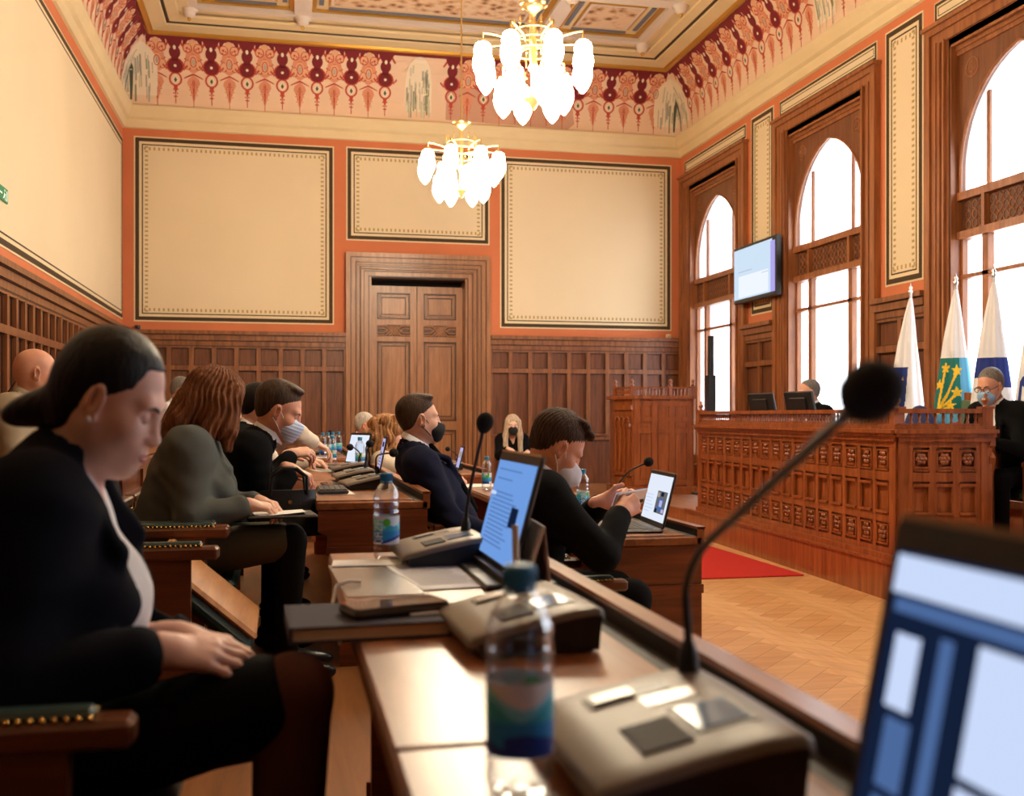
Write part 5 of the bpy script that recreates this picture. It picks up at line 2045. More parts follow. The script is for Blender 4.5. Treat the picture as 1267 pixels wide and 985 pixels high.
    if hair is not None:
        hm, kind = hair[0], hair[1]
        cut = frame(face, math.radians(pitch), math.radians(yaw), math.radians(roll))

        def tilt(a):
            return frame(face, math.radians(pitch + a), math.radians(yaw), math.radians(roll))
        P = []
        if kind in ('short', 'quiff', 'receding'):
            t_, sx, sz = {'short': (0.0062, 0.015, 0.010), 'quiff': (0.0066, 0.015, 0.014), 'receding': (0.0040, 0.016, 0.008)}[kind]
            P = [ell(hp(-0.018 - sx, 0, 0.036 + sz), hs * V3(0.098 + t_, 0.076 + t_ * 0.62, 0.088 + t_), H, 0.01), ell(hp(-0.055, 0, -0.006), hs * V3(0.0575, 0.0695, 0.064), H, 0.03)]
            if kind == 'quiff':
                P += [ell(hp(0.024, 0, 0.120), hs * V3(0.044, 0.050, 0.018), tilt(2), 0.02)]
            P.append(bxp(hp(0.116, 0, -0.072), (0.10, 0.3, 0.100), tilt(-14), 0.014))
            P.append(bxp(hp(0.066, 0, -0.130), (0.062, 0.3, 0.105), tilt(0), 0.012))
            P.append(bxp(hp(-0.05, 0, -0.130), (0.2, 0.3, 0.072), tilt(-10), 0.012))
            for s in (-1, 1):
                P.append(ell(hp(-0.006, s * 0.090, -0.008), hs * V3(0.024, 0.022, 0.036), H, 0.006, 's'))
            if len(hair) > 3:
                P += hair[3](hp, H, tilt, hs)
        elif kind == 'fringe':                       # bald crown with cropped sides
            P = [ell(hp(-0.045, 0, 0.010), hs * V3(0.075, 0.0785, 0.062), H, 0.02), bxp(hp(0.075, 0, 0.0), (0.075, 0.3, 0.3), H, 0.01), bxp(hp(0, 0, 0.15), (0.3, 0.3, 0.105), tilt(-14), 0.012), bxp(hp(0, 0, -0.14), (0.3, 0.3, 0.085), H, 0.01)]
            for s in (-1, 1):
                P.append(ell(hp(-0.004, s * 0.088, -0.006), hs * V3(0.026, 0.022, 0.036), H, 0.006, 's'))
        elif kind == 'custom':
            P = hair_fn(hp, H, tilt, dict(N=N, T=T, tf=tf, lf=lf, up=up, hs=hs, fw=fw))
        amp, fr = (hair[2] if len(hair) > 2 else (0.0005, 420))

        def strands(x, y, z):
            a = (x - head[0]) * H[0, 1] + (y - head[1]) * H[1, 1] + (z - head[2]) * H[2, 1]
            b = (x - head[0]) * H[0, 0] + (y - head[1]) * H[1, 0] + (z - head[2]) * H[2, 0]
            c = (x - head[0]) * H[0, 2] + (y - head[1]) * H[1, 2] + (z - head[2]) * H[2, 2]
            th = np.arctan2(a, b + 0.02)
            return amp * np.sin(fr * 0.11 * th + 14 * c + 2 * np.sin(40 * c)) + amp * 0.6 * np.sin(fr * 0.7 * a + 30 * c) * np.sin(fr * 0.5 * b + 17 * c)
        sdf_obj('hair', P, max(hr * 0.85, 0.0032), hm, Rt, root, [], strands)
    return Rt


NAVY_BLACK = cloth('navy_black_suiting', (0.0055, 0.0058, 0.0105))
BLACK_SUIT = cloth('black_suiting', (0.0045, 0.0045, 0.005))
NAVY = cloth('navy_suiting', (0.012, 0.014, 0.034))
GREY_GREEN = cloth('grey_green_suiting', (0.095, 0.103, 0.095))
BEIGE = cloth('beige_jacket_cloth', (0.36, 0.29, 0.20))
SHIRT_W = cloth('white_shirt_cloth', (0.80, 0.80, 0.82))
SHIRT_G = cloth('grey_blue_blouse', (0.10, 0.13, 0.15), 0.6)
CREAM_CL = cloth('cream_cloth', (0.72, 0.62, 0.48))
RED_CL = cloth('red_cloth', (0.55, 0.06, 0.03))
M_BLUE = mat('pale_blue_mask', srgb(196, 214, 244), 0.8)
M_WHITE = mat('white_mask', srgb(236, 240, 250), 0.8)
M_BLACK = mat('black_mask', (0.012, 0.013, 0.014), 0.8)
HA_DARK = hair_mat('dark_brown_hair', (0.006, 0.0045, 0.0045), 0.4)
HA_BROWN = hair_mat('brown_hair', (0.060, 0.032, 0.018), 0.6)
HA_RED = hair_mat('auburn_hair', (0.22, 0.078, 0.028), 0.6)
HA_BLOND = hair_mat('blond_hair', (0.62, 0.48, 0.34))
HA_CURLY = hair_mat('copper_curly_hair', (0.45, 0.22, 0.09))
HA_GREY = hair_mat('grey_hair', (0.20, 0.18, 0.16))
HA_WHITE = hair_mat('white_hair', (0.55, 0.50, 0.44))
BROW_D = mat('dark_brow', (0.02, 0.014, 0.012), 0.8)
LIPS = mat('rose_lips', srgb(176, 98, 92), 0.45)


# 1. woman at the near left, looking down
def hair_bun(hp, H, tilt, q):
    hs = q['hs']
    P = [ell(hp(-0.021, 0, 0.043), hs * V3(0.0965, 0.0820, 0.0950), H, 0.01), ell(hp(-0.050, 0, 0.000), hs * V3(0.060, 0.0715, 0.066), H, 0.03)]
    P.append(bxp(hp(0.134, 0, -0.046), (0.075, 0.3, 0.102), tilt(-36), 0.016))
    P.append(bxp(hp(0.130, 0, -0.05), (0.07, 0.3, 0.12), tilt(0), 0.010))
    P.append(bxp(hp(0.070, 0, -0.128), (0.072, 0.3, 0.11), tilt(0), 0.010))
    P.append(ell(hp(-0.052, 0, -0.042), hs * V3(0.046, 0.056, 0.056), H, 0.03))
    P.append(bxp(hp(-0.02, 0, -0.180), (0.2, 0.3, 0.085), tilt(-6), 0.012))
    for s in (-1, 1):
        P.append(ell(hp(-0.004, s * 0.092, -0.006), hs * V3(0.022, 0.020, 0.034), H, 0.006, 's'))
    P += [ell(hp(-0.096, 0, -0.056), hs * V3(0.038, 0.036, 0.034), tilt(20), 0.02), ell(hp(-0.122, 0.0, -0.074), hs * V3(0.036, 0.032, 0.030), tilt(-25), 0.02), ell(hp(-0.146, 0, -0.094), hs * V3(0.026, 0.020, 0.020), tilt(-35), 0.02)]
    return P


person('woman with dark tied-back hair in a black blazer looking down, nearest on the left', (-0.44, 1.80, TIER1), 0.0,
       head=(-0.279, 1.845, 1.274), head_s=0.90, hip=(-0.46, 1.80, 0.685),
       R=dict(p=(-0.185, 1.675, 0.893), f=(1, 0.12, -0.12), n=(-0.05, -0.45, 0.9), curl=0.30, pole=(-0.5, -0.35, -0.8)),
       L=dict(p=(-0.170, 1.80, 0.885), f=(1, -0.35, -0.06), n=(0, 0.2, 1), curl=0.35, pole=(-0.3, 0.6, -0.7)),
       pitch=25, yaw=-9, female=True, cran=0.090, sk=SK_PALE, res=(0.0026, 0.0085), jacket=NAVY_BLACK, shirt=SHIRT_W, trousers=BLACK_SUIT, hair=(HA_DARK, 'custom', (0.0003, 420)), hair_fn=hair_bun,
       eyes='closed', brow=BROW_D, lips=LIPS, earring=True, collar=False, v_depth=0.93, open_v=0.085, bust=0.011, sleeve_white=False,
       knees=((0.015, 1.70, 0.812), (0.02, 1.93, 0.72)), tights=cloth('brown_tights', (0.10, 0.040, 0.026)))


# 2. red-haired woman in grey
def hair_long_red(hp, H, tilt, q):
    hs = q['hs']
    P = [ell(hp(-0.02, 0, 0.048), hs * V3(0.118, 0.098, 0.100), H, 0.03), ell(hp(-0.055, 0, -0.04), hs * V3(0.085, 0.095, 0.11), H, 0.04)]
    for s in (-1, 1):
        P += [cap(hp(0.04, s * 0.080, 0.05), hp(0.052, s * 0.095, -0.10), 0.038, 0.036, 0.03), cap(hp(0.052, s * 0.095, -0.10), hp(0.075, s * 0.090, -0.165), 0.036, 0.018, 0.03),
              cap(hp(0.0, s * 0.085, 0.0), hp(-0.02, s * 0.10, -0.14), 0.045, 0.035, 0.03)]
    P += [cap(hp(-0.08, 0, -0.05), hp(-0.13, 0, -0.15), 0.085, 0.06, 0.04), cap(hp(-0.12, -0.03, -0.12), hp(-0.145, -0.03, -0.175), 0.055, 0.03, 0.04)]
    P.append(bxp(hp(0.175, 0, -0.05), (0.10, 0.062, 0.14), tilt(10), 0.012))
    return P


person('woman with shoulder-length auburn hair in a grey suit, hands in her lap', (-0.44, 4.38, TIER1), 0.0,
       head=(-0.262, 4.40, 1.305), hip=(-0.48, 4.38, 0.70),
       R=dict(p=(-0.135, 4.20, 0.905), f=(1, 0.35, -0.12), n=(0, -0.3, 1), curl=0.6, pole=(-0.5, -0.4, -0.8)),
       L=dict(p=(-0.10, 4.42, 0.900), f=(0.8, -0.6, -0.1), n=(0, 0.2, 1), curl=0.6),
       pitch=16, yaw=14, female=True, res=(0.005, 0.013), jacket=GREY_GREEN, shirt=SHIRT_G, trousers=cloth('olive_skirt_cloth', (0.075, 0.068, 0.045)), hair=(HA_RED, 'custom', (0.0042, 300)),
       hair_fn=hair_long_red, collar=False, build_=1.22, v_depth=0.62, sleeve_white=False, knees=((0.03, 4.27, 0.755), (0.03, 4.50, 0.74)), tights=cloth('black_tights', (0.008, 0.007, 0.007)))

# 3. man in a pale blue mask typing
person('man in a dark suit and pale blue mask typing at his desk', (-0.42, 5.04, TIER1), 0.0,
       head=(-0.012, 4.89, 1.268), hip=(-0.46, 5.02, 0.70),
       R=dict(p=(0.035, 4.82, 1.010), f=(1, 0.25, -0.42), n=(0.35, -0.1, 0.9), curl=0.75, pole=(-0.55, -0.3, -0.8)),
       L=dict(p=(0.03, 5.12, 0.985), f=(1, -0.2, -0.3), n=(0.2, 0, 1), curl=0.6),
       pitch=22, yaw=-8, res=(0.0045, 0.013), jacket=BLACK_SUIT, shirt=SHIRT_W, trousers=BLACK_SUIT, hair=(HA_BROWN, 'quiff'), mask=(M_BLUE, 'pleated'), brow=BROW_D, sk=SK_RUDDY, v_depth=0.5)

# 4. dark-haired person just behind him
person('dark-haired person in black mostly hidden behind the blue-masked man', (-0.42, 5.72, TIER1), 0.0,
       head=(-0.115, 5.93, 1.292), hip=(-0.46, 5.72, 0.70),
       R=dict(p=(0.045, 5.85, 1.045), f=(1, 0.2, 0.15), n=(0, -0.5, 0.8), curl=0.7), L=dict(p=(0.04, 6.12, 1.02), f=(1, -0.2, 0.0), n=(0, 0, 1), curl=0.6),
       pitch=14, res=(0.007, 0.018), jacket=BLACK_SUIT, shirt=SHIRT_W, trousers=BLACK_SUIT, hair=(HA_DARK, 'short'))

# 5. person in white further along reaching forward
person('person in a pale shirt leaning over papers beyond the blue-masked man', (-0.42, 7.0, TIER1), 0.0,
       head=(-0.04, 7.05, 1.262), hip=(-0.44, 7.0, 0.70),
       R=dict(p=(0.20, 6.96, 1.075), f=(1, 0.1, -0.5), n=(0.3, 0, 1), curl=0.5, pole=(-0.4, -0.4, 0.1)), L=dict(p=(0.17, 7.25, 0.955), f=(1, -0.2, -0.2), n=(0, 0, 1), curl=0.6),
       pitch=20, res=(0.008, 0.02), jacket=CREAM_CL, shirt=SHIRT_W, trousers=BLACK_SUIT, hair=(HA_BROWN, 'short'), sleeve_white=False)

# 6. man in the black mask
person('man in a navy suit and black face mask sitting upright, gazing ahead', (0.92, 5.28, 0.0), 0.0,
       head=(0.675, 5.235, 1.230), head_s=0.95, hip=(0.92, 5.28, 0.56),
       R=dict(p=(1.00, 5.10, 0.665), f=(1, 0.2, -0.1), n=(0, -0.2, 1), curl=0.5), L=dict(p=(1.00, 5.46, 0.665), f=(1, -0.3, -0.1), n=(0, 0, 1), curl=0.5),
       pitch=-2, yaw=0, res=(0.0045, 0.013), jacket=NAVY, shirt=SHIRT_W, tie=BLACK_SUIT, trousers=NAVY, hair=(HA_BROWN, 'quiff'), mask=(M_BLACK, 'black'), brow=BROW_D, sk=SK_FAIR, v_depth=0.45)

# 7. man looking at his phone
person('bearded man in a black suit and white mask hunched over a white phone', (0.98, 3.88, 0.0), 0.0,
       head=(1.012, 3.830, 1.126), hip=(0.86, 3.90, 0.56),
       R=dict(p=(1.235, 3.755, 0.893), f=(0.75, 0.40, 0.30), n=(0.25, -0.85, 0.2), curl=0.75, thumb=(0.2, 0.2, 1), pole=(-0.55, -0.6, -0.45)),
       L=dict(p=(1.215, 3.93, 0.915), f=(0.85, -0.10, 0.15), n=(0.2, 0.9, 0.2), curl=0.75, thumb=(0.2, -0.2, 1), pole=(-0.5, 0.6, -0.45)),
       pitch=36, yaw=-4, res=(0.004, 0.012), jacket=BLACK_SUIT, shirt=SHIRT_W, trousers=BLACK_SUIT, hair=(HA_BROWN, 'quiff', (0.0016, 420), lambda hp, H, tilt, hs: [ell(hp(0.062, -0.028, 0.112), (0.022, 0.020, 0.014), H, 0.008), ell(hp(0.074, -0.010, 0.104), (0.016, 0.014, 0.012), H, 0.008), ell(hp(0.02, -0.03, 0.130), (0.03, 0.026, 0.016), H, 0.01), ell(hp(-0.03, 0.02, 0.138), (0.035, 0.03, 0.014), H, 0.01), ell(hp(0.05, 0.025, 0.120), (0.026, 0.022, 0.014), H, 0.01)]), mask=(M_WHITE, 'cone'), brow=BROW_D, sk=SK_RUDDY, v_depth=0.5, head_s=1.0, build_=1.15)

# 8. bald man, upper tier
person('bald man in a beige jacket at the left edge, seen past the dark-haired woman', (-1.34, 5.69, TIER2), 0.0,
       head=(-1.205, 5.66, 1.462), hip=(-1.36, 5.69, 0.88),
       R=dict(p=(-1.02, 5.45, 1.05), f=(1, 0.2, -0.1), n=(0, -0.2, 1), curl=0.5), L=dict(p=(-1.02, 5.88, 1.085), f=(1, -0.3, -0.1), n=(0, 0, 1), curl=0.5),
       pitch=6, yaw=12, res=(0.005, 0.016), jacket=BEIGE, shirt=BEIGE, trousers=BLACK_SUIT, sk=SK_RUDDY, build_=1.12, sleeve_white=False)

# 9. short-haired man further along the upper tier
person('short-haired man in a white shirt on the upper tier, head bowed', (-1.26, 10.43, TIER2), 0.0,
       head=(-0.93, 10.40, 1.475), hip=(-1.22, 10.43, 0.88),
       R=dict(p=(-0.80, 10.25, 1.10), f=(1, 0.2, -0.1), n=(0, -0.2, 1), curl=0.5), L=dict(p=(-0.80, 10.6, 1.10), f=(1, -0.3, -0.1), n=(0, 0, 1), curl=0.5),
       pitch=22, yaw=-22, head_s=1.06, res=(0.007, 0.018), jacket=SHIRT_W, shirt=SHIRT_W, trousers=BLACK_SUIT, hair=(HA_GREY, 'receding'), sk=SK_RUDDY)

# 10. white-haired man by the door
person('white-haired man low behind laptops near the double door', (0.86, 10.40, 0.0), 0.0,
       head=(0.80, 10.39, 1.150), hip=(0.80, 10.40, 0.54),
       R=dict(p=(1.10, 10.22, 0.82), f=(1, 0.2, -0.1), n=(0, -0.2, 1), curl=0.5), L=dict(p=(1.10, 10.6, 0.82), f=(1, -0.3, -0.1), n=(0, 0, 1), curl=0.5),
       pitch=12, yaw=-18, res=(0.007, 0.018), jacket=NAVY_BLACK, shirt=SHIRT_W, trousers=BLACK_SUIT, hair=(HA_WHITE, 'receding'), sk=SK_RUDDY)


# 11. curly-haired woman
def hair_curly(hp, H, tilt, q):
    r3 = random.Random(11)
    P = [ell(hp(-0.02, 0, 0.045), (0.115, 0.10, 0.098), H, 0.03), ell(hp(-0.06, 0, -0.08), (0.10, 0.115, 0.14), H, 0.04), ell(hp(-0.07, 0, -0.20), (0.095, 0.13, 0.13), H, 0.04)]
    for k in range(60):
        a, z = r3.uniform(0.9, 2 * PI - 0.9), r3.uniform(-0.28, 0.12)
        rr = 0.095 if z > 0 else 0.115
        P.append(ell(hp(-0.035 + rr * math.cos(a), rr * 1.05 * math.sin(a), z), (0.028, 0.028, 0.034), H, 0.012))
    P.append(bxp(hp(0.165, 0, -0.06), (0.10, 0.062, 0.15), tilt(10), 0.012))
    return P


person('curly copper-haired woman in a cream top behind the man in the black mask', (0.86, 7.55, 0.0), 0.0,
       head=(0.735, 7.53, 1.122), hip=(0.80, 7.55, 0.54),
       R=dict(p=(1.13, 7.20, 0.825), f=(1, 0.1, -0.1), n=(0, -0.3, 1), curl=0.6), L=dict(p=(1.13, 7.40, 0.80), f=(1, -0.2, 0), n=(0, 0, 1), curl=0.5),
       pitch=8, yaw=16, female=True, res=(0.007, 0.016), jacket=CREAM_CL, shirt=CREAM_CL, sleeve=RED_CL, trousers=BLACK_SUIT, hair=(HA_CURLY, 'custom', (0.006, 260)), hair_fn=hair_curly, collar=False, sleeve_white=False)


# 12. blond woman by the back wall
def hair_blond(hp, H, tilt, q):
    P = [ell(hp(-0.02, 0, 0.045), (0.108, 0.092, 0.096), H, 0.03), ell(hp(-0.05, 0, -0.04), (0.075, 0.088, 0.11), H, 0.04)]
    for s in (-1, 1):
        P += [cap(hp(0.045, s * 0.070, 0.06), hp(0.055, s * 0.090, -0.12), 0.030, 0.036, 0.03), cap(hp(0.055, s * 0.090, -0.12), hp(0.10, s * 0.098, -0.34), 0.036, 0.030, 0.03)]
    P.append(bxp(hp(0.16, 0, -0.08), (0.10, 0.056, 0.17), tilt(6), 0.012))
    return P


person('blond long-haired woman in black and a dark mask against the back panelling', (2.95, 13.35, 0.0), math.radians(-97),
       head=(2.86, 13.10, 1.135), hip=(2.90, 13.32, 0.54),
       R=dict(p=(2.74, 12.83, 0.84), f=(0.2, -1, 0), n=(0, 0, 1), curl=0.5), L=dict(p=(3.0, 12.86, 0.80), f=(-0.3, -1, 0), n=(0, 0, 1), curl=0.5),
       pitch=8, female=True, res=(0.007, 0.016), jacket=BLACK_SUIT, shirt=BLACK_SUIT, trousers=BLACK_SUIT, hair=(HA_BLOND, 'custom', (0.003, 300)), hair_fn=hair_blond, mask=(M_BLACK, 'black'), collar=False, sleeve_white=False, sk=SK_PALE)

# 13. official behind two monitors
person('official peering over two monitors behind the carved bench', (5.20, 9.46, DAIS), PI,
       head=(5.03, 9.46, 1.475), hip=(5.22, 9.46, 0.81),
       R=dict(p=(4.86, 9.55, 1.06), f=(-1, 0, -0.1), n=(0, 0, 1), curl=0.5), L=dict(p=(4.86, 9.15, 1.06), f=(-1, 0, -0.1), n=(0, 0, 1), curl=0.5),
       pitch=10, yaw=-5, res=(0.006, 0.016), jacket=BLACK_SUIT, shirt=SHIRT_W, trousers=BLACK_SUIT, hair=(HA_GREY, 'receding'), glasses=mat('light_spectacle_frame', (0.5, 0.45, 0.4), 0.3, 0.6), sk=SK_RUDDY)

# 14. bespectacled official at the right edge
person('bespectacled official in black with a blue and white mask at the bench end', (5.26, 6.70, DAIS), math.radians(196),
       head=(5.02, 6.73, 1.462), hip=(5.28, 6.68, 0.81),
       R=dict(p=(4.82, 6.98, 1.03), f=(-1, -0.1, -0.1), n=(0, 0, 1), curl=0.5), L=dict(p=(4.84, 6.50, 1.06), f=(-1, 0.2, -0.1), n=(0, 0, 1), curl=0.5),
       pitch=16, yaw=8, res=(0.005, 0.014), jacket=BLACK_SUIT, shirt=SHIRT_W, trousers=BLACK_SUIT, hair=(HA_GREY, 'short'), mask=(mat('sky_blue_mask', srgb(150, 192, 226), 0.8), 'pleated'),
       glasses=BLACK, sk=SK_RUDDY, brow=BROW_D)
# ================================================================== water bottles
CLEAR = see_thru('clear_bottle_plastic', (0.95, 0.97, 1.0), 0.58, 0.06, trans_col=(0.95, 0.97, 0.98))
CLEAR_FAR = see_thru('clear_far_plastic', (0.9, 0.95, 1.0), 0.62, 0.08, trans_col=(0.90, 0.94, 0.97))
CAPB = mat('blue_bottle_cap', srgb(48, 128, 172), 0.4)
LB = [mat('label_' + n_, srgb(*c), 0.4) for n_, c in (('white', (226, 230, 236)), ('cyan', (120, 214, 236)), ('blue', (40, 140, 214)), ('deep_blue', (26, 62, 160)), ('green', (92, 190, 60)), ('teal', (56, 172, 200)))]
GLY = {'o': ["01110", "10001", "10001", "10001", "10001", "10001", "01110"], 'a': ["01110", "10001", "10001", "11111", "10001", "10001", "10001"],
       'z': ["11111", "00001", "00010", "00100", "01000", "10000", "11111"]}


def label_paint(u, v):
    """u degrees round the bottle (0 = front), v 0..1 up the label"""
    # white upright lettering, read from the bottom up
    if -62 < u < -16:
        row = int((u + 62) / 46 * 7.0)
        t = (v - 0.03) / 0.90
        if 0 <= t < 1:
            k = int(t * 4)
            c = int((t * 4 - k) * 6.4)
            if c < 5 and GLY['oaza'[k]][min(6, row)][c] == '1':
                return 0
    if (u - 2) ** 2 / 17 ** 2 + (v - 0.78) ** 2 / 0.15 ** 2 < 1:
        return 4
    w = 0.22 + 0.10 * math.sin(math.radians(u * 1.6 - 40))
    if v < w - 0.10:
        return 0 if abs(u) < 80 else 3
    if v < w:
        return 3
    if v > 0.80 + 0.14 * math.sin(math.radians(u * 2 + 200)):
        return 0
    if v > 0.62 + 0.12 * math.sin(math.radians(u * 3)):
        return 1
    return 5 if v > 0.48 else 2


def make_bottle(label, fine=True, group='water bottles'):
    r = thing('water_bottle', label, 'bottle', (0, 0, 0), 0, group)
    n = 32 if fine else 12
    m = MB()
    m.m(CLEAR if fine else CLEAR_FAR)
    prof = [(0.012, 0.006), (0.024, 0.0), (0.030, 0.004), (0.0325, 0.012), (0.0325, 0.022), (0.0312, 0.026), (0.0325, 0.030), (0.0325, 0.038), (0.0318, 0.040), (0.0318, 0.110), (0.0325, 0.112),
            (0.0325, 0.122), (0.0305, 0.127), (0.0325, 0.132), (0.0325, 0.141), (0.0305, 0.146), (0.0322, 0.151), (0.0318, 0.158), (0.0285, 0.170), (0.0215, 0.183), (0.0150, 0.190), (0.0130, 0.194), (0.0130, 0.199)]
    m.lathe(prof, n=n)
    m.build('bottle_body', parent=r)
    m = MB()
    m.m(CAPB)
    m.lathe([(0.0152, 0.196), (0.0155, 0.198), (0.0155, 0.214), (0.0145, 0.217), (0.001, 0.2175)], n=n).lathe([(0.0158, 0.192), (0.0158, 0.1945)], n=n)
    if fine:
        for k in range(36):
            a = 2 * PI * k / 36
            m.cbox((0.0156 * math.cos(a), 0.0156 * math.sin(a), 0.206), (0.0012, 0.0012, 0.014))
    m.build('cap', parent=r)
    m = MB()
    NU, NV = (150, 40) if fine else (18, 5)
    for i in range(NU):
        for j in range(NV):
            u = (i + 0.5) / NU * 360 - 180
            a0, a1 = 2 * PI * i / NU, 2 * PI * (i + 1) / NU
            z0, z1 = 0.040 + 0.070 * j / NV, 0.040 + 0.070 * (j + 1) / NV
            m.m(LB[label_paint(u, (j + 0.5) / NV)])
            # u = 0 faces local -Y
            f = lambda a: (0.0328 * math.sin(a - PI), -0.0328 * math.cos(a - PI))
            p, q = f(a0), f(a1)
            m.add([(p[0], p[1], z0), (q[0], q[1], z0), (q[0], q[1], z1), (p[0], p[1], z1)], [(0, 1, 2, 3)], True)
    m.build('label_band', parent=r, recalc=False)
    return r


b1 = make_bottle('largest and most blurred blue-capped water bottle at the bottom centre')
b1.location = (0.222, 0.985, DA)
b1.rotation_euler = (0, 0, math.radians(140))
b1.children[0].data.update()
b2 = dup(b1, (0.254, 2.655, DA), math.radians(-6), 'blue-capped water bottle with sharp label on the far end of the nearest desk')
dup(b1, (1.455, 5.03, 0.77), 0.6, 'water bottle standing beside the phone-holding man\'s forearm')
bf = make_bottle('water bottle right in front of the white-screened laptop', False)
bf.location = (0.512, 7.24, DA)
for (x, y, z, lb) in ((0.352, 7.85, DA, 'water bottle between typing hand and white-screened laptop'), (0.335, 9.25, DA, 'water bottle at the left of the far cluster'), (0.385, 9.42, DA, 'water bottle in the far cluster, beside its leftmost one'),
                      (0.44, 9.66, DA, 'water bottle in the middle of the far cluster'), (0.505, 9.95, DA, 'water bottle at the right of the far cluster'), (1.262, 9.05, 0.77, 'water bottle on the desk before the double door'),
                      (-0.93, 6.30, 1.06, 'water bottle on the upper tier desk behind the seats'), (1.30, 6.75, 0.77, 'water bottle near the red-sleeved hand')):
    dup(bf, (x, y, z), rnd.uniform(-1, 1), lb)

# ================================================================== conference units with gooseneck microphones
UNIT = mat('taupe_plastic', srgb(122, 112, 100), 0.42)
UNIT_D = mat('unit_dark_side', (0.018, 0.017, 0.016), 0.4)
LCD = mat('unit_display', srgb(120, 150, 186), 0.12)


def conf_unit(label, loc, rz, neck, foam=0.0215, group='microphone units on the desks', short=False):
    r = thing('conference_unit', label, 'microphone unit', loc, rz, group)
    # section in local x (user side -x) and z, extruded along y
    m = MB()
    m.m(UNIT_D)
    m.prism([(-0.085, 0.004), (0.10, 0.004), (0.105, 0.052), (0.09, 0.060), (-0.09, 0.022)], -0.128, 0.128, 'uw')
    for x in (-0.07, 0.08):
        for y in (-0.11, 0.11):
            m.lathe([(0.012, 0), (0.012, 0.005)], (x, y, 0), 8)
    m.build('unit_base', parent=r)
    m = MB()
    m.m(UNIT)
    rows = []
    for (x, z) in ((-0.104, 0.016), (-0.106, 0.026), (-0.098, 0.034), (-0.06, 0.043), (0.0, 0.056), (0.06, 0.067), (0.094, 0.070), (0.104, 0.066), (0.106, 0.056)):
        rows.append([(x, -0.137, z - 0.012), (x, -0.136, z - 0.003), (x, -0.130, z)] + [(x, -0.13 + 0.26 * k / 8, z + 0.002 * math.sin(PI * k / 8)) for k in range(1, 8)] + [(x, 0.130, z), (x, 0.136, z - 0.003), (x, 0.137, z - 0.012)])
    m.loft(rows, cap=False, closed=False)
    top = m.build('unit_top', parent=r)
    zt = lambda x: np.interp(x, [-0.098, -0.06, 0.0, 0.06, 0.094], [0.034, 0.043, 0.056, 0.067, 0.070]) + 0.0022
    sl = math.atan2(0.011, 0.06)

    def plate(name, x0, x1, y0, y1, mt, h=0.0015):
        q = MB()
        q.m(mt)
        q.add([(x, y, zt(x) + dz) for dz in (-0.002, h) for (x, y) in ((x0, y0), (x1, y0), (x1, y1), (x0, y1))], [(0, 1, 2, 3), (4, 5, 6, 7), (0, 1, 5, 4), (1, 2, 6, 5), (2, 3, 7, 6), (3, 0, 4, 7)])
        return q.build(name, parent=r)
    plate('display', 0.018, 0.070, -0.075, -0.005, LCD)
    plate('display_bezel', 0.012, 0.076, -0.082, 0.002, UNIT_D, 0.0006)
    plate('speaker_grille', -0.045, 0.005, -0.095, -0.02, mat('unit_grille', (0.035, 0.033, 0.03), 0.6, bump=0.6, bscale=900))
    plate('key_recess', -0.05, 0.04, 0.060, 0.095, UNIT_D, 0.0008)
    plate('talk_button', -0.045, 0.000, 0.064, 0.091, mat('unit_button', srgb(214, 212, 206), 0.25), 0.004)
    plate('card_slot', 0.0, 0.065, 0.022, 0.052, mat('unit_slot', srgb(196, 190, 182), 0.2), 0.001)
    # gooseneck (in the unit's own frame)
    m = MB()
    m.m(BLACK)
    pts = [Vector(p) for p in neck]
    cr = []
    for i in range(len(pts) - 1):                # Catmull-Rom through the given points
        p0, p1, p2, p3 = pts[max(i - 1, 0)], pts[i], pts[i + 1], pts[min(i + 2, len(pts) - 1)]
        for t in np.linspace(0, 1, 9)[:-1]:
            cr.append(0.5 * ((2 * p1) + (p2 - p0) * t + (2 * p0 - 5 * p1 + 4 * p2 - p3) * t * t + (3 * p1 - p0 - 3 * p2 + p3) * t ** 3))
    cr.append(pts[-1])
    m.lathe([(0.013, -0.004), (0.012, 0.02), (0.008, 0.034), (0.005, 0.04)], tuple(pts[0]), 12)
    m.tube(cr, [0.0052 if k < len(cr) * 0.35 else 0.0044 for k in range(len(cr))], 8)
    if short:
        m.m(mat('cream_stalk', srgb(206, 194, 176), 0.4)).tube(cr, 0.0062, 8)
    g = m.build('gooseneck', parent=r)
    if not short:
        d = (cr[-1] - cr[-4]).normalized()
        q = MB()
        q.m(mat('black_foam', (0.006, 0.006, 0.007), 0.95, bump=0.5, bscale=500))
        R_ = Vector((0, 0, 1)).rotation_difference(d).to_matrix().to_4x4()
        Mx = Matrix.Translation(cr[-1]) @ R_
        q.lathe([(foam * 0.42, -foam * 1.25), (foam * 0.70, -foam * 0.95), (foam * 0.95, -foam * 0.45), (foam, 0.0), (foam * 0.93, foam * 0.5), (foam * 0.7, foam * 0.88), (foam * 0.35, foam * 1.12), (0.001, foam * 1.18)], n=20, T=Mx)
        q.build('foam_windscreen', parent=g)
    return r


def neck_to(loc, rz, base, *world):
    """gooseneck points given in the hall's frame, returned in the unit's own frame"""
    c, s = math.cos(-rz), math.sin(-rz)
    out = [base]
    for p in world:
        x, y = p[0] - loc[0], p[1] - loc[1]
        out.append((c * x - s * y, s * x + c * y, p[2] - loc[2]))
    return out


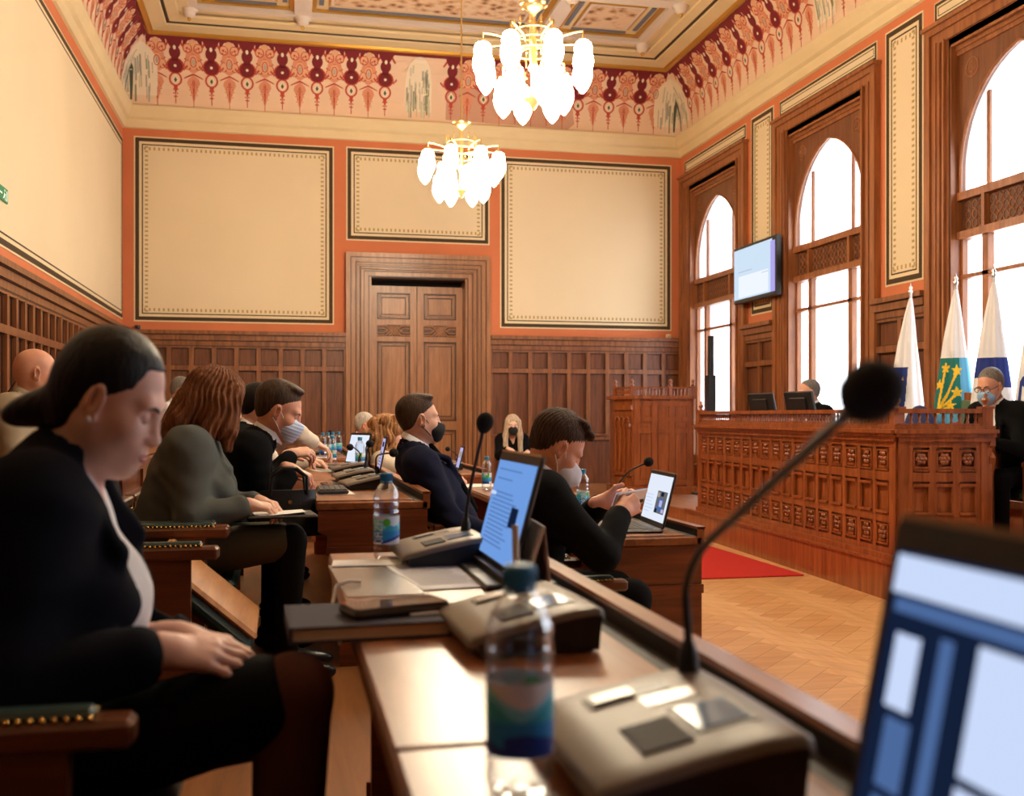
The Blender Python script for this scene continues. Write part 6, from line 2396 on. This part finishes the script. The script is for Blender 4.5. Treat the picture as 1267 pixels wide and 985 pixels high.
L1_ = (0.370, 1.015, DA)
conf_unit('nearest big blurred microphone unit, its long gooseneck leaning right', L1_, 0.0, neck_to(L1_, 0, (0.082, 0.115, 0.066), (0.452, 1.130, 1.00), (0.449, 1.128, 1.055), (0.446, 1.075, 1.105), (0.436, 0.95, 1.158), (0.420, 0.695, 1.268)), foam=0.0225)
L2_ = (0.365, 1.660, DA)
conf_unit('microphone unit behind the big bottle with a short pale stalk', L2_, 0.05, neck_to(L2_, 0.05, (0.038, 0.10, 0.062), (0.392, 1.765, 0.99), (0.391, 1.77, 1.062)), short=True)
L3_ = (0.375, 2.60, DA)
conf_unit('microphone unit at the far end of the nearest desk, gooseneck upright', L3_, 0.02, neck_to(L3_, 0.02, (0.078, 0.03, 0.066), (0.452, 2.62, 1.00), (0.463, 2.60, 1.09), (0.487, 2.55, 1.235)))
for (loc, rz, head_, lb) in (((0.39, 5.28, DA), 0.1, (0.515, 5.02, 1.075), 'microphone unit on the nearer corner of the blue-masked man\'s desk'),
                             ((0.38, 5.95, DA), 0.05, (0.46, 5.75, 1.10), 'second microphone unit along the blue-masked man\'s desk'),
                             ((0.40, 6.75, DA), 0.0, (0.40, 6.50, 1.06), 'third microphone unit along the blue-masked man\'s desk'),
                             ((1.47, 4.78, 0.77), 0.0, (1.60, 4.47, 1.045), 'microphone unit behind the phone-holding man\'s laptop'),
                             ((1.46, 6.10, 0.77), 0.0, (1.40, 5.95, 0.98), 'microphone unit farther along the laptop desk'),
                             ((1.46, 9.35, 0.77), 0.0, (1.42, 9.2, 0.96), 'microphone unit on the desk before the double door'),
                             ((-0.93, 5.75, 1.06), 0.0, (-0.80, 5.45, 1.22), 'microphone unit on the upper tier desk by the woman\'s nose'),
                             ((-1.84, 7.15, 1.06), 0.0, (-1.585, 7.08, 1.54), 'microphone unit by the left wall behind the bald man'),
                             ((0.36, 9.9, DA), 0.0, (0.42, 9.75, 1.10), 'microphone unit on the farthest desk among bottles')):
    if loc[1] == 5.28:
        w = ((0.455, 5.31, 1.00), (0.46, 5.25, 1.055), head_)
    elif loc[1] == 7.15:
        w = ((-1.78, 7.17, 1.2), (-1.72, 7.15, 1.36), head_)
    else:
        w = ((loc[0] + 0.08, loc[1] + 0.03, loc[2] + 0.12), (loc[0] + 0.5 * (head_[0] - loc[0]) + 0.03, (loc[1] + head_[1]) / 2 + 0.03, (loc[2] + 0.10 + head_[2]) / 2 + 0.03), head_)
    conf_unit(lb, loc, rz, neck_to(loc, rz, (0.078, 0.03, 0.066), *w))

# ================================================================== laptops
S_BLUE = emis('screen_sky_blue', srgb(120, 168, 240), 0.85)
S_PALE = emis('screen_pale', srgb(206, 222, 255), 0.95)
S_WHITE = emis('screen_bright_white', srgb(232, 240, 255), 0.95)
S_DARK = emis('screen_dark_blue', srgb(22, 34, 62), 0.8)
S_MID = emis('screen_mid_blue', srgb(84, 116, 172), 0.8)
S_LILAC = emis('screen_lilac_page', srgb(196, 190, 240), 0.85)
S_LINE = emis('screen_text_grey', srgb(96, 134, 200), 0.8)
S_TAN = emis('screen_tan', srgb(196, 180, 170), 0.7)
S_PHG = emis('screen_photo_grey', srgb(120, 120, 124), 0.7)
KEYS = mat('laptop_keys', (0.02, 0.02, 0.022), 0.5)
LAPG = mat('laptop_grey', (0.10, 0.10, 0.105), 0.35, 0.5)


def laptop(label, p0, p1, z, h, lean, paint, base=0.235, lid=BLACK, group='open laptops', edge=None, bezel=(0.014, 0.018, 0.022), deck=LAPG):
    """p0 -> p1: the hinge line seen left to right from the user's side; the user sits on the -normal side"""
    a, b = Vector((p0[0], p0[1], z)), Vector((p1[0], p1[1], z))
    w = (b - a).length
    ang = math.atan2(b.y - a.y, b.x - a.x)
    r = thing('laptop', label, 'laptop', tuple((a + b) / 2), ang, group)
    # local: x along hinge, y away from the user, z up
    m = MB()
    m.m(deck).rbox((-w / 2, -base, 0.0), (w / 2, 0.008, 0.016), 0.012, 3)
    bo = m.build('keyboard_deck', parent=r)
    q = MB()
    q.m(KEYS)
    nk, nr = 15, 5
    for i in range(nk):
        for j in range(nr):
            x = -w / 2 + 0.02 + i * (w - 0.04) / nk
            y = -0.03 - (j + 1) * (base * 0.52) / nr
            q.box((x + 0.001, y + 0.001, 0.016), (x + (w - 0.04) / nk - 0.002, y + (base * 0.52) / nr - 0.002, 0.0178))
    q.m(mat('touchpad', (0.05, 0.05, 0.052), 0.3)).box((-0.05, -base + 0.012, 0.016), (0.05, -base * 0.62, 0.0165))
    q.build('keyboard', parent=bo)
    M = Matrix.Translation((0, 0.0, 0.016)) @ Matrix.Rotation(-math.radians(lean), 4, 'X')
    m = MB(M)
    m.m(lid).rbox((-w / 2, 0.0, 0.0), (w / 2, 0.008, h), 0.010, 3, 1)
    if edge is not None:
        m.m(edge).box((-w / 2 + 0.008, -0.0008, h - 0.004), (w / 2 - 0.008, 0.0085, h + 0.0012))
    ld = m.build('screen_lid', parent=r)
    m = MB(M)
    T = lambda p: (-w / 2 + bezel[0] + p[0] * (w - 2 * bezel[0]), -0.0006 - p[2] * 0.0004, bezel[2] + p[1] * (h - bezel[1] - bezel[2]))
    for lv, (mt, u0, v0, u1, v1) in enumerate(paint):
        m.m(mt)
        m.poly([(u0, v0, lv * 0.35), (u1, v0, lv * 0.35), (u1, v1, lv * 0.35), (u0, v1, lv * 0.35)], T)
    m.build('display', parent=ld, recalc=False)
    m = MB()
    m.m(DARK_GREY)
    for s in (-1, 1):
        m.tube([(s * w * 0.36 - 0.02, 0.004, 0.014), (s * w * 0.36 + 0.02, 0.004, 0.014)], 0.006, 8)
    m.build('hinge', parent=r)
    return r


def text_lines(u0, u1, v0, v1, n, mt, seed=1):
    r5 = random.Random(seed)
    out = []
    for i in range(n):
        v = v0 + (v1 - v0) * i / n
        out.append((mt, u0, v, u0 + (u1 - u0) * r5.uniform(0.55, 1.0), v + (v1 - v0) / n * 0.35))
    return out


# nearest laptop, cut by the right edge
laptop('large blurred laptop cut by the right edge of the photo', (0.405, 0.725), (0.405, 0.36), DA + 0.0, 0.275, 11.5,
       [(S_DARK, 0, 0, 1, 1), (S_PALE, 0.0, 0.86, 1, 0.985), (S_MID, 0.02, 0.80, 0.52, 0.845), (S_PALE, 0.045, 0.50, 0.135, 0.735), (S_MID, 0.06, 0.25, 0.15, 0.47), (S_MID, 0.06, 0.0, 0.15, 0.22),
        (S_MID, 0.20, 0.0, 0.245, 0.76), (S_PALE, 0.32, 0.40, 1.0, 0.775), (S_PALE, 0.32, 0.0, 1.0, 0.37), (S_LINE, 0.50, 0.53, 0.75, 0.55), (S_MID, 0.40, 0.19, 0.43, 0.25)],
       edge=mat('laptop_rim', srgb(150, 118, 88), 0.4), bezel=(0.014, 0.026, 0.022))
# phone-holding man's laptop
ph = [(S_WHITE, 0, 0, 1, 1), (S_PHG, 0.50, 0.17, 0.92, 0.66), (S_DARK, 0.66, 0.55, 0.78, 0.64), (S_MID, 0.60, 0.22, 0.82, 0.50), (S_LILAC, 0.66, 0.32, 0.78, 0.46), (S_TAN, 0.52, 0.52, 0.62, 0.62), (S_DARK, 0.53, 0.18, 0.62, 0.27), (S_LILAC, 0.80, 0.2, 0.9, 0.28)]
laptop('open laptop showing a photo, beside the phone-holding man', (1.552, 4.46), (1.518, 4.075), 0.77, 0.235, 14, ph + text_lines(0.06, 0.45, 0.15, 0.6, 6, S_PALE), lid=BLACK, edge=SILVER)
# laptops along the blue-masked man's desk
laptop('white-screened laptop facing left beyond the typing hands', (0.425, 7.60), (0.545, 7.31), DA, 0.235, 14, [(S_WHITE, 0, 0, 1, 1)])
laptop('lilac-screened laptop seen almost edge-on by the black-masked man\'s shoulder', (0.545, 6.36), (0.53, 6.03), DA, 0.235, 12, [(S_LILAC, 0, 0, 1, 1), (S_DARK, 0.2, 0.75, 0.8, 0.9)] + text_lines(0.1, 0.9, 0.1, 0.65, 6, S_MID))
laptop('dark laptop under the blue-masked man\'s hands', (0.36, 5.20), (0.34, 4.86), DA, 0.02, 80, [(S_WHITE, 0, 0, 1, 1)], base=0.21) if False else None
laptop('pink-lit laptop on the far desk before the double door', (1.475, 9.12), (1.455, 8.84), 0.77, 0.215, 14, [(S_LILAC, 0, 0, 1, 1), (S_TAN, 0.1, 0.5, 0.9, 0.8)], base=0.2)
laptop('laptop half hidden behind the white-masked man\'s chin', (1.50, 5.72), (1.44, 5.42), 0.77, 0.22, 14, [(S_WHITE, 0, 0, 1, 1), (S_MID, 0.1, 0.4, 0.6, 0.8)])

# blue-lit tablet screen on the nearest desk
tb = thing('tablet_screen', 'upright blue-lit document screen at the middle of the nearest desk', 'screen', (0.455, 2.31, DA), -PI / 2)
M = Matrix.Translation((0, 0, 0.025)) @ Matrix.Rotation(-math.radians(15), 4, 'X')
m = MB(M)
m.m(BLACK).rbox((-0.205, 0, 0), (0.205, 0.010, 0.262), 0.010, 3, 1)
m.m(mat('tablet_rim', srgb(190, 160, 130), 0.35)).box((-0.200, -0.0005, 0.258), (0.200, 0.0105, 0.2635))
m.build('screen_case', parent=tb)
m = MB(M)
pt = [(S_BLUE, 0, 0, 1, 1)] + text_lines(0.08, 0.92, 0.12, 0.70, 13, S_LINE, 4) + [(S_LINE, 0.08, 0.80, 0.5, 0.815), (S_LINE, 0.08, 0.90, 0.7, 0.915), (S_DARK, 0.66, 0.36, 0.84, 0.56), (S_PALE, 0.0, 0.62, 0.15, 0.66)]
T = lambda p: (-0.193 + p[0] * 0.386, -0.0008 - p[2] * 0.0004, 0.016 + p[1] * 0.222)
for lv, (mt, u0, v0, u1, v1) in enumerate(pt):
    m.m(mt).poly([(u0, v0, lv * 0.2), (u1, v0, lv * 0.2), (u1, v1, lv * 0.2), (u0, v1, lv * 0.2)], T)
m.build('display', parent=tb, recalc=False)
m = MB()
m.m(BLACK).rbox((-0.19, -0.05, 0.0), (0.19, 0.115, 0.012), 0.01, 3).box((-0.19, -0.012, 0.01), (0.19, 0.010, 0.028)).prism([(0.056, 0.14), (0.066, 0.145), (0.11, 0.01), (0.095, 0.01)], -0.06, 0.06, 'vw')
m.build('screen_foot', parent=tb)

# ================================================================== papers, notebook, phones, card on the nearest desk
nb = thing('notebook', 'closed grey notebook jutting over the nearest desk\'s left edge', 'notebook', (0.142, 1.80, DA), math.radians(2))
NBC = mat('slate_notebook_cover', srgb(70, 68, 78), 0.75, spec=0.12)
m = MB()
m.m(NBC).rbox((-0.135, -0.105, 0.0), (0.125, 0.105, 0.004), 0.006, 2).rbox((-0.135, -0.105, 0.022), (0.125, 0.105, 0.026), 0.006, 2).box((-0.137, -0.105, 0.0), (-0.132, 0.105, 0.026))
m.build('cover', parent=nb)
m = MB()
m.m(mat('cream_pages', srgb(226, 206, 176), 0.8)).box((-0.131, -0.101, 0.004), (0.121, 0.101, 0.022))
m.build('page_block', parent=nb)
m = MB()
m.m(WHITE).rbox((-0.04, -0.035, 0.0), (0.04, 0.035, 0.004), 0.004, 2)
o = m.build('note_pad')
o.location = (0.238, 1.79, DA + 0.0262)
o.rotation_euler = (0, 0, 0.25)
tag(o, 'small pale note pad peeking out beside the phone on the notebook', 'note pad')


def smartphone(label, loc, rz, glass_, body, rot=None, name='smartphone'):
    r = thing(name, label, 'phone', loc, rz)
    if rot is not None:
        r.rotation_euler = rot
    m = MB()
    m.m(body).rbox((-0.037, -0.077, 0.0), (0.037, 0.077, 0.0085), 0.009, 4)
    m.build('phone_case', parent=r)
    m = MB()
    m.m(glass_).rbox((-0.034, -0.074, 0.0083), (0.034, 0.074, 0.0092), 0.007, 4)
    m.build('display', parent=r)
    m = MB()
    m.m(BLACK).rbox((-0.030, 0.045, -0.0015), (-0.010, 0.070, 0.0), 0.004, 2)
    m.build('camera_bump', parent=r)
    return r


smartphone('brown-backed smartphone lying on the grey notebook', (0.185, 1.79, DA + 0.0262), math.radians(-72), mat('phone_glass_brown', srgb(86, 70, 54), 0.08, coat=0.5), mat('phone_case_brown', srgb(60, 46, 34), 0.4)).scale = (1.2, 1.15, 2.0)
smartphone('white phone held up by the man in the white mask', (1.292, 3.815, 0.935), 0, emis('phone_screen', srgb(220, 222, 255), 0.85), mat('white_phone_case', (0.75, 0.75, 0.78), 0.3), rot=(0.15, -0.95, -1.35))
INK = mat('printed_ink', (0.36, 0.35, 0.34), 0.8)
PINK_INK = mat('printed_pink', srgb(196, 120, 112), 0.7)


def paper(label, loc, rz, w, h, lines, name='document', n=1, mt=None, ink=INK):
    r = thing(name, label, 'paper', loc, rz)
    m = MB()
    m.m(mt or WHITE)
    for k in range(n):
        m.box((-w / 2 + 0.002 * k, -h / 2 - 0.0015 * k, k * 0.0012), (w / 2 + 0.002 * k, h / 2 - 0.0015 * k, k * 0.0012 + 0.0008))
    m.build('sheet', parent=r)
    if lines:
        m = MB()
        m.m(ink)
        z = n * 0.0012 - 0.0003
        r6 = random.Random(len(label))
        for (x0, x1, y0, y1, k) in lines:
            for i in range(k):
                y = y1 - (y1 - y0) * i / k
                m.box((x0, y - (y1 - y0) / k * 0.22, z), (x0 + (x1 - x0) * r6.uniform(0.75, 1), y, z + 0.0004))
        m.build('printing', parent=r)
    return r


paper('printed white document open beside the microphone unit on the nearest desk', (0.335, 2.36, DA), 0.12, 0.165, 0.40, [(-0.07, 0.07, -0.16, 0.16, 26), (-0.07, 0.02, 0.165, 0.185, 2)], n=3)
sl_ = paper('reddish leaflet in a clear plastic sleeve at the desk\'s far left corner', (0.192, 2.33, DA), 0.04, 0.15, 0.44, [(-0.04, 0.05, 0.05, 0.16, 3), (0.01, 0.055, -0.18, -0.15, 2)], name='plastic_sleeve', mt=mat('leaflet_paper', srgb(214, 196, 180), 0.5), ink=PINK_INK)
m = MB()
m.m(see_thru('sleeve_film', (1, 1, 1), 0.8, 0.25)).box((-0.078, -0.228, 0.0022), (0.078, 0.228, 0.0026))
m.build('clear_film', parent=sl_)
paper('white sheets lying across the desk end behind the document', (0.235, 2.56, DA + 0.0036), 1.5, 0.10, 0.24, [], name='paper_sheet', n=2)
# tent-shaped name card
nc_ = thing('name_card', 'blank folded name card standing beside the blue-lit screen', 'card', (0.530, 2.20, DA), math.radians(-4))
m = MB()
m.m(mat('pale_card', srgb(222, 216, 226), 0.7))
m.prism([(-0.045, 0), (-0.042, 0), (0.0, 0.128), (0.012, 0.0), (0.015, 0.0), (0.001, 0.134), (-0.001, 0.134)], -0.12, 0.12, 'uw')
m.build('card', parent=nc_)
# white cable over the edge
m = MB()
m.m(mat('white_cable', (0.7, 0.68, 0.64), 0.5))
m.tube([(0.16, 2.25, DA + 0.008), (0.135, 2.24, DA + 0.012), (0.108, 2.22, DA + 0.006), (0.098, 2.19, DA - 0.03), (0.102, 2.15, DA - 0.07), (0.11, 2.10, DA - 0.09)], 0.004, 8)
tag(m.build('white_cable'), 'thin white cable looping over the nearest desk\'s left edge', 'cable')

# things on the other desks
t_ = thing('tablet', 'dark tablet in a brown case before the blue-masked man\'s microphone unit', 'tablet', (0.285, 5.52, DA), 0.1)
m = MB()
m.m(mat('tablet_case', srgb(92, 60, 40), 0.5)).rbox((-0.085, -0.12, 0), (0.085, 0.12, 0.012), 0.01, 3)
m.build('tablet_case', parent=t_)
m = MB()
m.m(mat('tablet_glass', (0.02, 0.018, 0.018), 0.12)).rbox((-0.075, -0.108, 0.0118), (0.075, 0.108, 0.0128), 0.008, 3)
m.build('display', parent=t_)
paper('papers under the blue-masked man\'s typing hands', (0.22, 5.0, DA), 0.05, 0.19, 0.27, [(-0.07, 0.07, -0.1, 0.1, 16)], n=2)
m = MB()
m.m(DARK_GREY).rbox((-0.07, -0.16, 0), (0.07, 0.16, 0.018), 0.01, 3)
for i in range(5):
    for j in range(14):
        m.m(KEYS).box((-0.062 + i * 0.025, -0.152 + j * 0.0218, 0.018), (-0.04 + i * 0.025, -0.133 + j * 0.0218, 0.022))
o = m.build('keyboard')
o.location = (0.225, 5.03, DA + 0.003)
tag(o, 'black keyboard under the fingers of the blue-masked man', 'keyboard')
paper('white paper beside the bottle near the phone-holding man', (1.33, 5.05, 0.77), 0.1, 0.21, 0.29, [(-0.08, 0.08, -0.12, 0.12, 20)], n=4)
paper('white papers on the farthest crowded desk', (0.30, 9.3, DA), 0.2, 0.2, 0.28, [], n=3)
paper('papers below the reaching pale sleeve', (0.30, 7.05, DA), 0.2, 0.21, 0.29, [(-0.08, 0.08, -0.12, 0.12, 18)], n=3)
paper('white paper by the red-sleeved hand', (1.32, 7.12, 0.77), -0.1, 0.2, 0.28, [], n=3)
paper('papers on the dark table at the right edge', (4.85, 4.95, 0.72), 0.3, 0.21, 0.29, [(-0.08, 0.08, -0.12, 0.12, 18)], n=3)
# clipboard on the red-haired woman's lap
cb = thing('clipboard', 'dark folder with a white sheet on the red-haired woman\'s lap', 'folder', (-0.015, 4.27, 0.853), 0.1)
m = MB()
m.m(mat('dark_folder', (0.02, 0.016, 0.015), 0.5)).rbox((-0.13, -0.11, 0), (0.14, 0.11, 0.012), 0.01, 2)
m.build('folder_cover', parent=cb)
m = MB()
m.m(WHITE)
m.loft([[(-0.10 + 0.20 * k / 8, y, 0.0125 + 0.012 * (k / 8) ** 2 * (1 if y < 0 else 0.4)) for k in range(9)] for y in (-0.09, 0, 0.09)], cap=False, closed=False)
m.build('sheet', parent=cb, recalc=False)
# handbag
hb = thing('handbag', 'black leather handbag between the red-haired woman and the masked man', 'bag', (0.02, 4.66, 0.73), 0.2)
m = MB()
m.m(mat('black_bag_leather', (0.010, 0.009, 0.009), 0.35, bump=0.2, bscale=150))
m.loft([[(sx * (0.15 - 0.03 * t) * math.cos(a), (0.055 - 0.035 * t) * math.sin(a), 0.20 * t) for a in np.linspace(0, 2 * PI, 21)[:-1] for sx in (1,)] for t in (0, 0.05, 0.4, 0.8, 1.0)], smooth=True)
m.build('bag_body', parent=hb)
for s in (-1, 1):
    m = MB()
    m.m(MATS['black_bag_leather']).tube([(-0.08, s * 0.018, 0.18), (-0.075, s * 0.03, 0.26), (-0.03, s * 0.035, 0.295), (0.03, s * 0.035, 0.295), (0.075, s * 0.03, 0.26), (0.08, s * 0.018, 0.18)], 0.007, 8)
    m.build('handle', parent=hb)
m = MB()
m.m(BRASS).cbox((0.0, -0.040, 0.15), (0.014, 0.008, 0.014))
m.build('clasp', parent=hb)

# ================================================================== monitors on the bench
for i, (x, y, lb) in enumerate(((4.70, 9.72, 'left one of two black monitors on the carved bench'), (4.70, 8.93, 'black monitor in front of the official peering over it'))):
    r = thing('desk_monitor', lb, 'monitor', (x, y, DAIS + 0.91), math.radians(8), 'monitors on the presiding bench')
    M = Matrix.Translation((0, 0, 0.07)) @ Matrix.Rotation(math.radians(-12), 4, 'Y')
    q = MB(M)
    q.m(BLACK).rbox((-0.02, -0.21, 0), (0.015, 0.21, 0.255), 0.012, 3, 0).rbox((-0.035, -0.12, 0.05), (-0.02, 0.12, 0.2), 0.01, 3, 0)
    q.build('monitor_case', parent=r)
    q = MB(M)
    q.m(S_MID).box((0.0152, -0.195, 0.015), (0.016, 0.195, 0.24))
    q.build('display', parent=r)
    q = MB()
    q.m(BLACK).rbox((-0.09, -0.1, 0.0), (0.09, 0.1, 0.012), 0.02, 3).box((-0.03, -0.03, 0.01), (0.0, 0.03, 0.12))
    q.build('monitor_stand', parent=r)

# ================================================================== flags on poles
FW = mat('flag_white', (0.80, 0.80, 0.82), 0.8)
FB = mat('flag_navy', srgb(26, 48, 126), 0.8)
FY = mat('flag_yellow', srgb(240, 196, 40), 0.8)
FG = mat('flag_green', srgb(22, 112, 104), 0.8)
FC = mat('flag_sky', srgb(92, 170, 214), 0.8)
FR = mat('flag_red', srgb(204, 60, 66), 0.8)


def star5(s, t, c, r):
    x, y = s - c[0], t - c[1]
    q = math.hypot(x, y)
    if q > r:
        return False
    a = math.atan2(x, -y)
    k = abs(((a / (2 * PI / 5)) % 1) - 0.5) * 2
    return q < r * (0.42 + 0.58 * k ** 1.5)


def seg_d(s, t, a, b):
    dx, dy = b[0] - a[0], b[1] - a[1]
    k = max(0, min(1, ((s - a[0]) * dx + (t - a[1]) * dy) / (dx * dx + dy * dy)))
    return math.hypot(s - a[0] - k * dx, t - a[1] - k * dy)


# s: -1..1 across the drape as seen from the hall, t: metres down from the top
def flag1(s, t):
    if t > 0.62 and s < 0.34 - 0.55 * (t - 0.62):
        for c in ((-0.55, 0.72), (-0.05, 0.73), (-0.35, 0.98)):
            if star5(s * 0.14, t, (c[0] * 0.14, c[1]), 0.02):
                return FY
        return FB
    return FW


def flag2(s, t):
    if t < 0.58 or t > 1.20:
        return FW
    x, y = s * 0.145, t
    if t > 1.04:
        w = 0.025 * math.sin(s * 7)
        return FC if t < 1.09 + w else (FR if t < 1.15 and s > 0.0 else (FC if t < 1.17 else FW))
    for c in ((-0.055, 0.66), (0.055, 0.68), (0.05, 0.86), (0.0, 0.97), (-0.10, 0.80)):
        if star5(x, y, c, 0.048):
            return FY
    for a, b in (((-0.10, 1.04), (-0.055, 0.66)), ((-0.10, 1.03), (0.055, 0.70)), ((-0.11, 1.02), (0.05, 0.88)), ((-0.09, 1.03), (0.0, 0.97))):
        if seg_d(x, y, a, b) < 0.010:
            return FY
    return FG if s < 0.55 else FC


def flag3(s, t):
    if 0.60 < t < 0.76:
        return FB
    if 0.76 <= t < 1.05 and s > 0.25 and t < 0.84:
        return FB
    if abs(s * 0.14 + 0.055) < 0.012 + 0.02 * max(0, t - 0.75) and 0.70 < t < 1.1:
        return FY
    if t > 1.0 and s < -0.2 and t < 1.25:
        return FY if t > 1.06 else FC
    if 0.84 < t < 1.1 and abs(s) < 0.02:
        return FB
    return FW


def flag4(s, t):
    x, y = s * 0.14, t
    if math.hypot(x + 0.06, (y - 0.80)) < 0.045 or (0.80 < t < 1.04 and (abs(x + 0.10) < 0.012 or abs(x + 0.02) < 0.012)) or (1.03 < t < 1.06 and x < 0.04):
        return FB
    return FW


def flag(label, loc, paint, seed, lean=0.0, wmax=0.15):
    r = thing('flag', label, 'flag', loc, math.radians(215), 'flags behind the presiding bench')
    m = MB()
    m.m(SILVER).tube([(0, 0, 0.03), (0, 0, 2.12)], 0.012, 10).lathe([(0.16, 0.0), (0.16, 0.02), (0.05, 0.04), (0.02, 0.08)], n=18)
    m.lathe([(0.014, 2.10), (0.022, 2.12), (0.010, 2.135), (0.020, 2.15), (0.006, 2.17), (0.001, 2.20)], n=10)
    m.build('flag_pole', parent=r)
    m = MB()
    NA, NT = 150, 190
    r7 = random.Random(seed)
    ph = [r7.uniform(0, 6) for _ in range(4)]
    L = 1.50
    pts = []
    for j in range(NT + 1):
        t = L * j / NT
        w = 0.012 + wmax * min(1, (t / 0.95)) ** 0.85 * (1 - 0.12 * max(0, t - 1.0))
        dpt = 0.02 + 0.06 * min(1, t / 0.8)
        ring = []
        for k in range(NA):
            a = 2 * PI * k / NA
            f = 1 + 0.11 * min(1, t / 0.3) * math.sin(6 * a + ph[0] + 0.8 * t) + 0.06 * math.sin(11 * a + ph[1] - t)
            ring.append((dpt * math.sin(a) * f + 0.045 * min(1, t / 0.4), w * math.cos(a) * (0.97 + 0.03 * f) + lean * t, 2.06 - t))
        pts.append(ring)
    for j in range(NT):
        for k in range(NA):
            k2 = (k + 1) % NA
            a = 2 * PI * (k + 0.5) / NA
            mt = paint(math.cos(a), (j + 0.5) * L / NT) if math.sin(a) > -0.2 else FW
            m.m(mt)
            m.add([pts[j][k], pts[j][k2], pts[j + 1][k2], pts[j + 1][k]], [(0, 1, 2, 3)], True)
    o = m.build('flag_cloth', parent=r, recalc=False)
    bm = bmesh.new()
    bm.from_mesh(o.data)
    bmesh.ops.remove_doubles(bm, verts=bm.verts[:], dist=0.0001)
    bmesh.ops.recalc_face_normals(bm, faces=bm.faces[:])
    bm.to_mesh(o.data)
    bm.free()
    return r


flag('white flag with a navy field and yellow stars, hanging on a pole before the pier', (5.50, 8.45, DAIS), flag1, 1, lean=-0.03)
flag('white flag with golden lilies on a green panel, hanging on a pole', (5.50, 7.80, DAIS), flag2, 2, lean=0.0)
flag('white flag with a blue band and yellow spire, hanging on a pole', (5.50, 7.32, DAIS), flag3, 3, lean=0.0)
flag('white flag with a dark blue emblem, cut by the right edge', (5.50, 6.80, DAIS), flag4, 4, lean=0.0)

# small cream sensors on the panelling's ledge
for (x, lb) in ((5.66, 'tiny cream sensor on the panelling ledge in the right back corner'), (-1.92, 'tiny dark sensor on the panelling ledge in the left back corner')):
    r = thing('motion_sensor', lb, 'sensor', (x, YB - 0.06, 2.42))
    q = MB()
    q.m(mat('cream_plastic', srgb(214, 190, 150), 0.5) if x > 0 else DARK_GREY).rbox((-0.035, -0.03, 0.0), (0.035, 0.03, 0.06), 0.01, 3)
    q.sphere((0, -0.03, 0.035), 0.022, 10, 7)
    q.build('sensor_case', parent=r)
